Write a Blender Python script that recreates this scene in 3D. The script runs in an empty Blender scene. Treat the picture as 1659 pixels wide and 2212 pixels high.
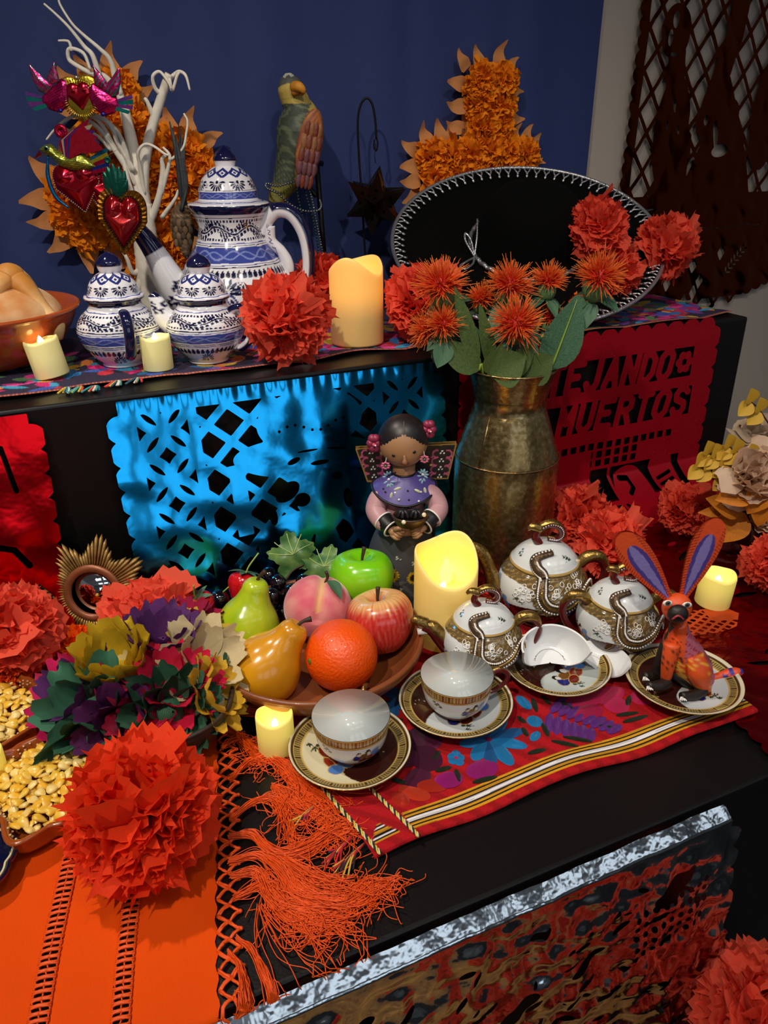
import bpy, math, random
import numpy as np
from mathutils import Vector, Matrix, Euler

random.seed(7)
RNG = np.random.default_rng(7)
PI = math.pi
TAU = 2 * math.pi
SC = bpy.context.scene
COL = SC.collection

# ------------------------------------------------------------------ camera
cam = bpy.data.cameras.new('camera')
cam.sensor_width = 36.0
cam.lens = 36.0 * 1660.0 / 2212.0
cam.clip_start = 0.02
cam_ob = bpy.data.objects.new('camera', cam)
COL.objects.link(cam_ob)
cam_ob.matrix_world = (Matrix.Translation((0, 0, 0.60)) @ Matrix.Rotation(math.radians(-24), 4, 'Z')
                       @ Matrix.Rotation(math.radians(64), 4, 'X') @ Matrix.Rotation(math.radians(-0.5), 4, 'Z'))
SC.camera = cam_ob

# ------------------------------------------------------------------ world, lights, exposure
w = bpy.data.worlds.new('world')
SC.world = w
w.use_nodes = True
w.node_tree.nodes['Background'].inputs[0].default_value = (0.95, 0.96, 1.0, 1)
w.node_tree.nodes['Background'].inputs[1].default_value = 0.10
SC.view_settings.view_transform = 'Standard'
SC.view_settings.look = 'None'
SC.view_settings.exposure = 0.0
SC.view_settings.gamma = 1.0
SC.view_settings.use_curve_mapping = False
SC.cycles.adaptive_threshold = 0.04
SC.cycles.max_bounces = 6
SC.cycles.diffuse_bounces = 3
SC.cycles.glossy_bounces = 3
SC.cycles.transmission_bounces = 3
SC.cycles.caustics_reflective = False
SC.cycles.caustics_refractive = False


def spot_light(name, loc, target, power, size, blend, radius, color):
    l = bpy.data.lights.new(name, 'SPOT')
    l.energy = power
    l.spot_size = math.radians(size)
    l.spot_blend = blend
    l.shadow_soft_size = radius
    l.color = color
    o = bpy.data.objects.new(name, l)
    COL.objects.link(o)
    o.location = loc
    o.rotation_euler = (Vector(target) - Vector(loc)).to_track_quat('-Z', 'Y').to_euler()
    return o


WARM = (1.0, 0.90, 0.76)
spot_light('track_spot', (-0.55, 1.05, 2.05), (0.10, 0.62, 0.0), 80, 46, 0.75, 0.035, WARM)
spot_light('track_spot', (-0.75, -0.25, 2.05), (0.20, 0.98, 0.26), 112, 58, 0.95, 0.035, WARM)
spot_light('track_spot', (0.35, -0.35, 2.10), (0.75, 0.95, 0.25), 46, 60, 0.95, 0.05, WARM)

# ------------------------------------------------------------------ colour and materials


def lin(h):
    if not isinstance(h, str):
        return tuple(h)
    h = h.lstrip('#')
    o = []
    for i in (0, 2, 4):
        c = int(h[i:i + 2], 16) / 255.0
        o.append(c / 12.92 if c <= 0.04045 else ((c + 0.055) / 1.055) ** 2.4)
    return tuple(o)


def L(h):
    return np.array(lin(h))


MATS = {}


def mat(name, col='#808080', rough=0.5, metal=0.0, bump=0.0, bscale=60.0, vary=0.0, vscale=9.0, vcol=None,
        attr=False, emit=0.0, ecol=None, sss=0.0, lucent=0.0, coat=0.0, sheen=0.0, spec=0.5, weave=0.0, wscale=400.0,
        glitter=0.0, detail=4.0, aniso=None, egrad=None, rvary=0.0):
    if name in MATS:
        return MATS[name]
    m = bpy.data.materials.new(name)
    m.use_nodes = True
    nt = m.node_tree
    N, K = nt.nodes, nt.links
    bs = N['Principled BSDF']
    I = bs.inputs
    I['Roughness'].default_value = rough
    I['Metallic'].default_value = metal
    I['Specular IOR Level'].default_value = spec
    if coat:
        I['Coat Weight'].default_value = coat
        I['Coat Roughness'].default_value = 0.06
    if sheen:
        I['Sheen Weight'].default_value = sheen
    if sss:
        I['Subsurface Weight'].default_value = sss
        I['Subsurface Radius'].default_value = (0.02, 0.01, 0.005)
        I['Subsurface Scale'].default_value = 0.5
    tc = N.new('ShaderNodeTexCoord')
    src = None
    if attr:
        a = N.new('ShaderNodeAttribute')
        a.attribute_name = 'Col'
        src = a.outputs['Color']
    else:
        rgb = N.new('ShaderNodeRGB')
        rgb.outputs[0].default_value = (*lin(col), 1)
        src = rgb.outputs[0]
    if vary:
        nz = N.new('ShaderNodeTexNoise')
        nz.inputs['Scale'].default_value = vscale
        nz.inputs['Detail'].default_value = detail
        K.new(tc.outputs['Object'], nz.inputs['Vector'])
        ramp = N.new('ShaderNodeMapRange')
        ramp.inputs['From Min'].default_value = 0.35
        ramp.inputs['From Max'].default_value = 0.68
        ramp.inputs['To Min'].default_value = 0.0
        ramp.inputs['To Max'].default_value = vary
        K.new(nz.outputs['Fac'], ramp.inputs['Value'])
        mx = N.new('ShaderNodeMix')
        mx.data_type = 'RGBA'
        K.new(ramp.outputs[0], mx.inputs['Factor'])
        K.new(src, mx.inputs['A'])
        vc = lin(vcol) if vcol else tuple(x * 0.45 for x in lin(col))
        mx.inputs['B'].default_value = (*vc, 1)
        src = mx.outputs['Result']
        if rvary:
            rr = N.new('ShaderNodeMapRange')
            rr.inputs['To Min'].default_value = rough
            rr.inputs['To Max'].default_value = min(1, rough + rvary)
            K.new(nz.outputs['Fac'], rr.inputs['Value'])
            K.new(rr.outputs[0], I['Roughness'])
    K.new(src, I['Base Color'])
    hs = []
    if bump:
        nb = N.new('ShaderNodeTexNoise')
        nb.inputs['Scale'].default_value = bscale
        nb.inputs['Detail'].default_value = 3.0
        K.new(tc.outputs['Object'], nb.inputs['Vector'])
        hs.append((nb.outputs['Fac'], bump, 0.004))
    if weave:
        wv = N.new('ShaderNodeTexWave')
        wv.bands_direction = 'X'
        wv.inputs['Scale'].default_value = wscale
        wv.inputs['Distortion'].default_value = 0.6
        K.new(tc.outputs['Object'], wv.inputs['Vector'])
        hs.append((wv.outputs['Fac'], weave, 0.001))
    if glitter:
        vo = N.new('ShaderNodeTexVoronoi')
        vo.inputs['Scale'].default_value = 420.0
        K.new(tc.outputs['Object'], vo.inputs['Vector'])
        hs.append((vo.outputs['Color'], glitter, 0.002))
    prev = None
    for out, st, d in hs:
        b = N.new('ShaderNodeBump')
        b.inputs['Strength'].default_value = st
        b.inputs['Distance'].default_value = d
        K.new(out, b.inputs['Height'])
        if prev:
            K.new(prev, b.inputs['Normal'])
        prev = b.outputs['Normal']
    if prev:
        K.new(prev, I['Normal'])
    if emit:
        I['Emission Strength'].default_value = emit
        if egrad:                                  # a lamp inside: glows between two heights of the object
            sx = N.new('ShaderNodeSeparateXYZ')
            K.new(tc.outputs['Object'], sx.inputs[0])
            mr = N.new('ShaderNodeMapRange')
            mr.interpolation_type = 'SMOOTHSTEP'
            mr.inputs['From Min'].default_value = egrad[0]
            mr.inputs['From Max'].default_value = egrad[1]
            mr.inputs['To Max'].default_value = emit
            mr.inputs['To Min'].default_value = egrad[2]
            K.new(sx.outputs['Z'], mr.inputs['Value'])
            K.new(mr.outputs[0], I['Emission Strength'])
        if ecol:
            I['Emission Color'].default_value = (*lin(ecol), 1)
        else:
            K.new(src, I['Emission Color'])
    if lucent:
        tr = N.new('ShaderNodeBsdfTranslucent')
        K.new(src, tr.inputs['Color'])
        if prev:
            K.new(prev, tr.inputs['Normal'])
        mxs = N.new('ShaderNodeMixShader')
        mxs.inputs[0].default_value = lucent
        K.new(bs.outputs[0], mxs.inputs[1])
        K.new(tr.outputs[0], mxs.inputs[2])
        K.new(mxs.outputs[0], N['Material Output'].inputs['Surface'])
    MATS[name] = m
    return m


# ------------------------------------------------------------------ mesh building
def A(x):
    return np.asarray(x, float)


class MB:
    """collects vertices, faces and colours; build() links them as ONE mesh object"""

    def __init__(s):
        s.v, s.f, s.c, s.m, s.n = [], [], [], [], 0

    def add(s, v, faces, col=None, mi=0):
        v = A(v).reshape(-1, 3)
        s.v.append(v)
        if col is None:
            col = np.ones((len(v), 3)) * 0.8
        else:
            col = A(col)
            if col.ndim == 1:
                col = np.tile(col, (len(v), 1))
        s.c.append(col)
        for f in faces if isinstance(faces, list) else [faces]:
            f = np.asarray(f, int)
            if f.size:
                s.f.append(f + s.n)
                s.m.append(mi)
        s.n += len(v)
        return s

    def xf(s, M):
        M = A(M)
        s.v = [v @ M[:3, :3].T + M[:3, 3] for v in s.v]
        return s

    def join(s, o, M=None):
        for_v = np.concatenate(o.v)
        if M is not None:
            M = A(M)
            for_v = for_v @ M[:3, :3].T + M[:3, 3]
        s.v.append(for_v)
        s.c.append(np.concatenate(o.c))
        for f, mi in zip(o.f, o.m):
            s.f.append(f + s.n)
            s.m.append(mi)
        s.n += len(for_v)
        return s

    def mesh(s, name, mats, smooth=True):
        me = bpy.data.meshes.new(name)
        v = np.concatenate(s.v)
        me.vertices.add(len(v))
        me.vertices.foreach_set('co', v.ravel().astype(np.float32))
        loops = np.concatenate([f.ravel() for f in s.f])
        tot = np.concatenate([np.full(len(f), f.shape[1], np.int32) for f in s.f])
        mi = np.concatenate([np.full(len(f), m, np.int32) for f, m in zip(s.f, s.m)])
        st = np.concatenate([[0], np.cumsum(tot)[:-1]]).astype(np.int32)
        me.loops.add(len(loops))
        me.loops.foreach_set('vertex_index', loops.astype(np.int32))
        me.polygons.add(len(tot))
        me.polygons.foreach_set('loop_start', st)
        me.polygons.foreach_set('loop_total', tot)
        me.polygons.foreach_set('material_index', mi)
        me.polygons.foreach_set('use_smooth', np.full(len(tot), smooth, bool))
        a = me.attributes.new('Col', 'FLOAT_COLOR', 'POINT')
        c = np.concatenate(s.c)
        a.data.foreach_set('color', np.column_stack([c, np.ones(len(c))]).ravel().astype(np.float32))
        for m in mats if isinstance(mats, (list, tuple)) else [mats]:
            me.materials.append(m)
        me.update()
        me.validate()
        return me

    def build(s, name, mats, parent=None, smooth=True):
        return ob(name, s.mesh(name, mats, smooth), parent)


def ob(name, me, parent=None, M=None):
    o = bpy.data.objects.new(name, me)
    COL.objects.link(o)
    if parent is not None:
        o.parent = parent
    if M is not None:
        o.matrix_basis = Matrix(M)
    return o


def tag(o, label=None, cat=None, group=None, kind=None):
    if label:
        o['label'] = label
    if cat:
        o['category'] = cat
    if group:
        o['group'] = group
    if kind:
        o['kind'] = kind
    return o


VIEW = -24.0        # the direction the altar is looked at from: local x of most things runs to the viewer's right


def thing(name, label, cat, loc=(0, 0, 0), rz=VIEW, group=None, tilt=(0, 0)):
    o = bpy.data.objects.new(name, None)
    o.empty_display_size = 0.02
    COL.objects.link(o)
    o.location = loc
    o.rotation_euler = (math.radians(tilt[0]), math.radians(tilt[1]), math.radians(rz))
    return tag(o, label, cat, group)


def struct(o):
    o['kind'] = 'structure'
    return o


def T(x=0, y=0, z=0):
    return np.array(Matrix.Translation((x, y, z)))


def R(ax, deg):
    return np.array(Matrix.Rotation(math.radians(deg), 4, ax))


def S(x, y=None, z=None):
    y = x if y is None else y
    z = x if z is None else z
    return np.diag([x, y, z, 1.0])


def frame(o, z, up=(0, 0, 1)):
    """matrix that takes local z to direction z, at origin o"""
    z = A(z) / np.linalg.norm(z)
    up = A(up)
    if abs(z @ up) > 0.97:
        up = A((0, 1, 0)) if abs(z[1]) < 0.9 else A((1, 0, 0))
    x = np.cross(up, z)
    x /= np.linalg.norm(x)
    y = np.cross(z, x)
    M = np.eye(4)
    M[:3, 0], M[:3, 1], M[:3, 2], M[:3, 3] = x, y, z, o
    return M


def gfaces(nu, nv, cu=False, cv=False):
    """quads of a grid of nv rows x nu columns"""
    i = np.arange(nu if cu else nu - 1)
    j = np.arange(nv if cv else nv - 1)
    jj, ii = np.meshgrid(j, i, indexing='ij')
    a = jj * nu + ii
    b = jj * nu + (ii + 1) % nu
    c = ((jj + 1) % nv) * nu + (ii + 1) % nu
    d = ((jj + 1) % nv) * nu + ii
    return np.stack([a, b, c, d], -1).reshape(-1, 4)


def spl(pts, n=8):
    """smooth curve through the points"""
    p = A(pts)
    if len(p) < 3:
        t = np.linspace(0, 1, n + 1)[:, None]
        return p[0] * (1 - t) + p[-1] * t
    q = np.vstack([2 * p[0] - p[1], p, 2 * p[-1] - p[-2]])
    out = []
    t = np.linspace(0, 1, n, endpoint=False)[:, None]
    for i in range(len(p) - 1):
        a, b, c, d = q[i:i + 4]
        out.append(0.5 * (2 * b + (c - a) * t + (2 * a - 5 * b + 4 * c - d) * t ** 2 + (3 * b - a - 3 * c + d) * t ** 3))
    return np.vstack(out + [p[-1:]])


def tube(path, rad, seg=8, cap=True, flat=1.0, up=(0, 0, 1), col=None, mi=0, mb=None, closed=False):
    p = A(path)
    n = len(p)
    if np.ndim(rad) == 0:
        r = np.full(n, float(rad))
    elif len(rad) == n:
        r = A(rad)
    else:
        r = np.interp(np.linspace(0, 1, n), np.linspace(0, 1, len(A(rad))), A(rad))
    if closed:
        t = np.roll(p, -1, 0) - np.roll(p, 1, 0)
    else:
        t = np.gradient(p, axis=0)
    t /= np.linalg.norm(t, axis=1, keepdims=True) + 1e-12
    nrm = A(up) - t[0] * (A(up) @ t[0])
    if np.linalg.norm(nrm) < 0.1:
        nrm = A((1, 0.3, 0)) - t[0] * (A((1, 0.3, 0)) @ t[0])
    N = []
    for k in range(n):
        nrm = nrm - t[k] * (nrm @ t[k])
        nrm /= np.linalg.norm(nrm) + 1e-12
        N.append(nrm)
    N = A(N)
    B = np.cross(t, N)
    a = np.arange(seg) * TAU / seg
    v = p[:, None] + r[:, None, None] * (np.cos(a)[None, :, None] * N[:, None] * flat + np.sin(a)[None, :, None] * B[:, None])
    f = [gfaces(seg, n, True, closed)[:, ::-1]]
    if cap and not closed:
        f += [np.arange(seg)[None, :], (np.arange(seg)[::-1] + (n - 1) * seg)[None, :]]
    mb = mb or MB()
    if col is not None and np.ndim(col) == 2 and len(col) == n:
        col = np.repeat(A(col), seg, 0)
    return mb.add(v, f, col, mi)


def lathe(prof, seg=48, mb=None, col=None, mi=0, squash=None, cap=True):
    """prof: (r, z) rows; col: array or function (theta, r, z) -> colours"""
    p = A(prof)
    a = np.arange(seg) * TAU / seg
    rr, aa = np.meshgrid(p[:, 0], a, indexing='ij')
    zz = np.repeat(p[:, 1:2], seg, 1)
    k = squash(aa) if squash else 1.0
    v = np.stack([rr * np.cos(aa) * k, rr * np.sin(aa) * k, zz], -1)
    f = [gfaces(seg, len(p), True)]
    if cap and p[0, 0] > 1e-5:
        f.append(np.arange(seg)[::-1][None, :])
    if callable(col):
        col = col(aa.ravel(), rr.ravel(), zz.ravel())
    mb = mb or MB()
    return mb.add(v, f, col, mi)


def ell(c, r, nu=20, nv=12, mb=None, col=None, mi=0, fn=None):
    th = np.linspace(0, PI, nv)
    ph = np.arange(nu) * TAU / nu
    tt, pp = np.meshgrid(th, ph, indexing='ij')
    d = np.stack([np.sin(tt) * np.cos(pp), np.sin(tt) * np.sin(pp), np.cos(tt)], -1)
    if fn is not None:
        d = d * fn(tt, pp)[..., None]
    v = d * A(np.broadcast_to(r, (3,))) + A(c)
    if callable(col):
        col = col(d.reshape(-1, 3))
    return (mb or MB()).add(v, gfaces(nu, nv, True)[:, ::-1], col, mi)


def box(c, s, mb=None, mi=0, col=None):
    c, h = A(c), A(s) / 2
    v = np.array([[x, y, z] for x in (-1, 1) for y in (-1, 1) for z in (-1, 1)], float) * h + c
    f = np.array([[0, 1, 3, 2], [4, 6, 7, 5], [0, 4, 5, 1], [2, 3, 7, 6], [0, 2, 6, 4], [1, 5, 7, 3]])
    return (mb or MB()).add(v, f, col, mi)


def prism(poly, t, mb=None, col=None, mi=0, z0=0.0):
    """flat polygon in xy, thickness t along z"""
    p = A(poly)
    n = len(p)
    v = np.vstack([np.column_stack([p, np.full(n, z0)]), np.column_stack([p, np.full(n, z0 + t)])])
    i = np.arange(n)
    j = (i + 1) % n
    return (mb or MB()).add(v, [i[::-1][None], (i + n)[None], np.stack([i, j, j + n, i + n], 1)], col, mi)


# ------------------------------------------------------------------ shapes as distances (positive inside)
def d_circ(x, y, cx, cy, r):
    return r - np.hypot(x - cx, y - cy)


def d_box(x, y, cx, cy, hx, hy, rot=0.0):
    if rot:
        c, s = math.cos(rot), math.sin(rot)
        x, y = (x - cx) * c + (y - cy) * s + cx, -(x - cx) * s + (y - cy) * c + cy
    return np.minimum(hx - np.abs(x - cx), hy - np.abs(y - cy))


def d_ell(x, y, cx, cy, a, b, rot=0.0):
    c, s = math.cos(rot), math.sin(rot)
    u, v = (x - cx) * c + (y - cy) * s, -(x - cx) * s + (y - cy) * c
    return (1 - np.hypot(u / a, v / b)) * min(a, b)


def d_seg(x, y, ax, ay, bx, by, r):
    px, py, dx, dy = x - ax, y - ay, bx - ax, by - ay
    h = np.clip((px * dx + py * dy) / (dx * dx + dy * dy + 1e-12), 0, 1)
    return r - np.hypot(px - dx * h, py - dy * h)


def d_line(x, y, pts, r):
    o = None
    for a, b in zip(pts[:-1], pts[1:]):
        d = d_seg(x, y, a[0], a[1], b[0], b[1], r)
        o = d if o is None else np.maximum(o, d)
    return o


def d_poly(x, y, poly):
    p = A(poly)
    d = np.full(np.shape(x), 1e9)
    ins = np.zeros(np.shape(x), bool)
    for i in range(len(p)):
        a, b = p[i], p[(i + 1) % len(p)]
        d = np.minimum(d, -d_seg(x, y, a[0], a[1], b[0], b[1], 0))
        c = ((a[1] > y) != (b[1] > y)) & (x < (b[0] - a[0]) * (y - a[1]) / (b[1] - a[1] + 1e-15) + a[0])
        ins ^= c
    return np.where(ins, d, -d)


def d_petal(x, y, cx, cy, ang, ln, wd):
    """pointed leaf from (cx,cy) along ang"""
    c, s = math.cos(ang), math.sin(ang)
    u, v = ((x - cx) * c + (y - cy) * s) / ln, (-(x - cx) * s + (y - cy) * c)
    prof = wd * np.sin(PI * np.clip(u, 0, 1)) ** 0.8
    return np.where((u > 0) & (u < 1), prof - np.abs(v), -np.abs(v) - np.abs(u - 0.5) * ln)


def cut(f, x0, x1, y0, y1, nx, ny):
    """the region f > 0 as 2-D vertices and polygons with clean edges (marching squares)"""
    xs, ys = np.linspace(x0, x1, nx), np.linspace(y0, y1, ny)
    X, Y = np.meshgrid(xs, ys)
    F = f(X, Y)
    F = np.where(np.abs(F) < 1e-9, 1e-9, F)
    ins = F > 0
    idx = -np.ones(F.shape, int)
    idx[ins] = np.arange(ins.sum())
    V = [np.column_stack([X[ins], Y[ins]])]
    n = int(ins.sum())
    k = ins[:-1, :-1].astype(int) + ins[:-1, 1:] + ins[1:, 1:] + ins[1:, :-1]
    j, i = np.nonzero(k == 4)
    quads = np.stack([idx[j, i], idx[j, i + 1], idx[j + 1, i + 1], idx[j + 1, i]], 1)
    ext, ev, polys = [], {}, {}

    def edge(a, b):
        nonlocal n
        key = (a, b) if a < b else (b, a)
        if key not in ev:
            fa, fb = F[key[0]], F[key[1]]
            t = fa / (fa - fb)
            ext.append((xs[key[0][1]] * (1 - t) + xs[key[1][1]] * t, ys[key[0][0]] * (1 - t) + ys[key[1][0]] * t))
            ev[key] = n
            n += 1
        return ev[key]
    jb, ib = np.nonzero((k > 0) & (k < 4))
    for j, i in zip(jb.tolist(), ib.tolist()):
        cs = [(j, i), (j, i + 1), (j + 1, i + 1), (j + 1, i)]
        p = []
        for q in range(4):
            a, b = cs[q], cs[(q + 1) % 4]
            if ins[a]:
                p.append(idx[a])
            if ins[a] != ins[b]:
                p.append(edge(a, b))
        if len(p) > 2:
            polys.setdefault(len(p), []).append(p)
    if ext:
        V.append(A(ext))
    fl = [quads] if len(quads) else []
    fl += [np.array(p) for p in polys.values()]
    return np.vstack(V), fl


def sheet(f, ext, n, deform, mb=None, col=None, mi=0):
    """a cut sheet laid through space by deform(u, v) -> xyz"""
    v, fl = cut(f, *ext, *n)
    c = col(v[:, 0], v[:, 1]) if callable(col) else col
    return (mb or MB()).add(deform(v[:, 0], v[:, 1]), fl, c, mi)


def relief(f, ext, n, h, back=0.0, mb=None, col=None, mi=0, prof=0.5):
    """domed plaque standing in xy: z rises from the rim by h(d) where d is the distance from the edge"""
    v, fl = cut(f, *ext, *n)
    d = np.maximum(f(v[:, 0], v[:, 1]), 0)
    z = h(v[:, 0], v[:, 1], d) if callable(h) else h * np.clip(d / max(d.max(), 1e-9), 0, 1) ** prof
    c = col(v[:, 0], v[:, 1]) if callable(col) else col
    mb = mb or MB()
    mb.add(np.column_stack([v, z]), fl, c, mi)
    mb.add(np.column_stack([v, np.full(len(v), -back)]), [q[:, ::-1] for q in fl], c, mi)
    return mb


def heart(x, y, s):
    x, y = np.abs(x) / s, y / s
    d1 = 0.5 - np.hypot(x - 0.42, y - 0.42)
    ang = 0.5 - 0.0
    d2 = np.minimum((0.86 - x) * 0.75 + (y - 0.2) * 0.62 * 0.0, 1)
    tri = np.minimum((y + 1.0) * 0.66 - x * 0.75, 0.42 - y + 0.0 * ang)
    tri = np.minimum(tri, 0.92 - x)
    return np.maximum(d1, np.minimum(tri, d2 + 9)) * s


def noise2(u, v, seed=0, oct=3, f0=1.0):
    r = np.random.default_rng(seed)
    o = np.zeros(np.shape(u))
    a = 1.0
    for k in range(oct):
        for _ in range(3):
            an, ph = r.uniform(0, TAU, 2)
            fr = f0 * 2 ** k * r.uniform(0.7, 1.3)
            o = o + a * np.sin((u * math.cos(an) + v * math.sin(an)) * fr + ph)
        a *= 0.5
    return o / 5.0


def mixc(base, c, m):
    m = np.clip(m, 0, 1)[:, None]
    return base * (1 - m) + L(c) * m


CAMM = (np.array(Matrix.Translation((0.0, 0, 0.60))) @ np.array(Matrix.Rotation(math.radians(-24.0), 4, 'Z'))
        @ np.array(Matrix.Rotation(math.radians(64), 4, 'X')) @ np.array(Matrix.Rotation(math.radians(-0.5), 4, 'Z')))   # where the photographer stood
FWD = A((math.sin(math.radians(24)), math.cos(math.radians(24)), 0.0))


def drawn(base):
    """local points for a thing standing at base: x, y read off the photograph, d metres behind (or before) its upright plane"""
    base = A(base)

    def f(x, y, d=0.0):
        r = CAMM[:3, :3] @ A(((x - 829.5) / 1660.0, -(y - 1106.0) / 1660.0, -1.0))
        o = CAMM[:3, 3]
        k = ((base + FWD * d - o) @ FWD) / (r @ FWD)
        p = o + k * r - base
        return (float(p @ A((FWD[1], -FWD[0], 0))), float(p @ FWD), float(p[2]))
    return f


def placed(base, q):
    """the same local point in the room"""
    return A(base) + A((FWD[1], -FWD[0], 0)) * q[0] + FWD * q[1] + A((0, 0, q[2]))

# ================================================================== the room
U = 0.308           # height of the upper step's top above the lower one (the lower top is z = 0)
M_wall = mat('wall_paint', '#b8aa9e', 0.85, bump=0.05, bscale=200)
M_black = mat('black_laminate', '#0d0b0b', 0.34, bump=0.06, bscale=300, vary=0.5, vscale=6, vcol='#131010', spec=0.45)
M_floor = mat('floor_carpet', '#2a2624', 0.9, bump=0.3, bscale=250)
M_ceil = mat('ceiling_paint', '#d8dade', 0.9, bump=0.05, bscale=80)


def slab(name, x0, x1, y0, y1, z0, z1, m, bev=0.0):
    o = box(((x0 + x1) / 2, (y0 + y1) / 2, (z0 + z1) / 2), (x1 - x0, y1 - y0, z1 - z0)).build(name, m, smooth=False)
    if bev:
        b = o.modifiers.new('bevel', 'BEVEL')
        b.width = bev
        b.segments = 3
    return o


struct(slab('floor', -4, 5, -4, 1.62, -0.86, -0.80, M_floor))
struct(slab('ceiling', -4, 5, -4, 1.62, 2.30, 2.36, M_ceil))
struct(slab('wall_back', -4, 5, 1.53, 1.60, -0.80, 2.30, M_wall))
struct(slab('wall_front', -4, 5, -3.6, -3.5, -0.80, 2.30, mat('front_wall_paint', '#b9b9b6', 0.85, bump=0.05)))
# added unseen windows behind the viewer, glowing for foil reflections and fill light
M_glow = mat('daylight_glass', '#dfeaf5', 0.3, emit=1.5, ecol='#e3edf8')
M_frame = mat('window_frame_white', '#d9d9d6', 0.5, bump=0.03)
for k, wx in enumerate((-1.15, 0.05, 1.25)):
    fr = MB()
    for cx, cz, sx, sz in ((wx - .47, .95, .05, 1.3), (wx + .47, .95, .05, 1.3), (wx, .95, .03, 1.3), (wx, .32, .99, .05), (wx, 1.58, .99, .05), (wx, .95, .94, .03)):
        box((cx, -3.47, cz), (sx, .06, sz), fr)
    fo = struct(fr.build('window_%d' % (k + 1), M_frame, smooth=False))
    box((wx, -3.485, .95), (.92, .02, 1.24)).build('pane', M_glow, fo, smooth=False)
# added glowing panels, unseen, so the silver foil reflects a bright ceiling
M_panel = mat('light_panel', '#eef2f6', 0.4, emit=1.5, ecol='#e6eef6')
for i in range(3):
    for j in range(2):
        t = thing('ceiling_light', 'flat white ceiling light panel above and behind the viewer', 'light', (-0.6 + i * 1.5, -2.2 + j * 1.5, 2.27), 0, 'ceiling light panels')
        box((0, 0, .012), (1.16, .72, .024)).build('light_frame', M_frame, t, smooth=False)
        box((0, 0, -.004), (1.08, .64, .008)).build('light_diffuser', M_panel, t, smooth=False)
# ceiling beams and track
for k in range(4):
    struct(slab('trim_%d' % (k + 1), -4, 5, -3.0 + k * 1.3, -2.92 + k * 1.3, 2.24, 2.30, M_ceil))

# the stepped altar
tag(slab('display_step', -1.3, 1.155, 0.993, 1.44, -0.32, U, M_black, 0.004),
    'tall black upper step at the back carrying the hat and blue teapot', 'step')
tag(slab('display_step', -1.5, 1.7, 0.383, 0.9925, -0.32, 0.0, M_black, 0.004),
    'wide black lower step carrying the fruit bowl and teacups', 'step')
tag(slab('display_step', -1.5, 1.7, -0.14, 0.95, -0.80, -0.3205, M_black, 0.004),
    'lowest black step at the bottom right corner, under a red paper flower', 'step')

# blue cloth backdrop, in soft vertical folds
M_navy = mat('navy_cloth', '#25346a', 0.8, bump=0.05, bscale=900, vary=0.25, vscale=1.5, vcol='#1f2c5c')
uu, vv = np.meshgrid(np.linspace(-1.3, 1.168, 160), np.linspace(0.0, 2.2, 60))
dy = 0.006 * np.sin(uu * 17) + 0.004 * np.sin(uu * 41 + 1 + vv) + 0.004 * noise2(uu, vv, 3, 3, 7)
crease = 0.006 * np.exp(-((vv - 0.575) / 0.006) ** 2) * (uu < 0.25)
wr = 0.010 * noise2(uu, vv, 9, 3, 22) * np.clip((0.2 - uu) * 3, 0, 1)
dy = dy + crease + wr
bd = MB().add(np.stack([uu, 1.508 - np.abs(dy) * 0.8, vv + 0.0], -1), gfaces(160, 60))
tag(bd.build('backdrop_curtain', M_navy), 'dark blue cloth hung flat over the back wall', 'curtain')

# ------------------------------------------------------------------ cut paper and foil
M_fblue = mat('blue_foil', '#1fa4e4', 0.14, 1.0, bump=0.12, bscale=22)
M_fred = mat('red_foil', '#d80f18', 0.17, 1.0, bump=0.25, bscale=24)
M_fsilver = mat('silver_foil', '#b9c2c8', 0.13, 1.0, bump=0.5, bscale=38)
M_forange = mat('orange_brown_foil', '#5a2206', 0.14, 1.0, bump=0.2, bscale=22)
M_glit = mat('red_glitter_paper', '#b80c22', 0.32, 0.45, glitter=0.9, bump=0.05, bscale=30)


def scallop(x, y, ax, ay, bx, by, n):
    """row of half discs along a line"""
    o = None
    r = math.hypot(bx - ax, by - ay) / n / 2
    for k in range(n):
        t = (k + 0.5) / n
        d = d_circ(x, y, ax + (bx - ax) * t, ay + (by - ay) * t, r * 1.12)
        o = d if o is None else np.maximum(o, d)
    return o


def scallops(x, y, x0, x1, y0, y1, n, m, top=True):
    """scalloped rectangle"""
    o = d_box(x, y, (x0 + x1) / 2, (y0 + y1) / 2, (x1 - x0) / 2, (y1 - y0) / 2)
    for e in ((x0, y0, x0, y1, m), (x1, y0, x1, y1, m), (x0, y0, x1, y0, n)) + (((x0, y1, x1, y1, n),) if top else ()):
        o = np.maximum(o, scallop(x, y, *e))
    return o


def petal_lattice(x, y, x0, y0, c, w):
    """overlapping circles leaving thin bands"""
    o = None
    for ox, oy in ((0, 0), (0.5, 0.5)):
        u = ((x - x0) / c - ox + 0.5) % 1 - 0.5
        v = ((y - y0) / c - oy + 0.5) % 1 - 0.5
        d = (w - np.abs(np.hypot(u, v) - 0.5) * c)
        o = d if o is None else np.maximum(o, d)
    return o


def diag(x, y, c, w, k=1.0):
    a = ((x + y * k) / c) % 1
    b = ((x - y * k) / c) % 1
    return np.maximum(w - np.minimum(a, 1 - a) * c * 0.7, w - np.minimum(b, 1 - b) * c * 0.7)


# --- blue foil on the upper step's face
BW, BH = 0.470, 0.305


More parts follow.
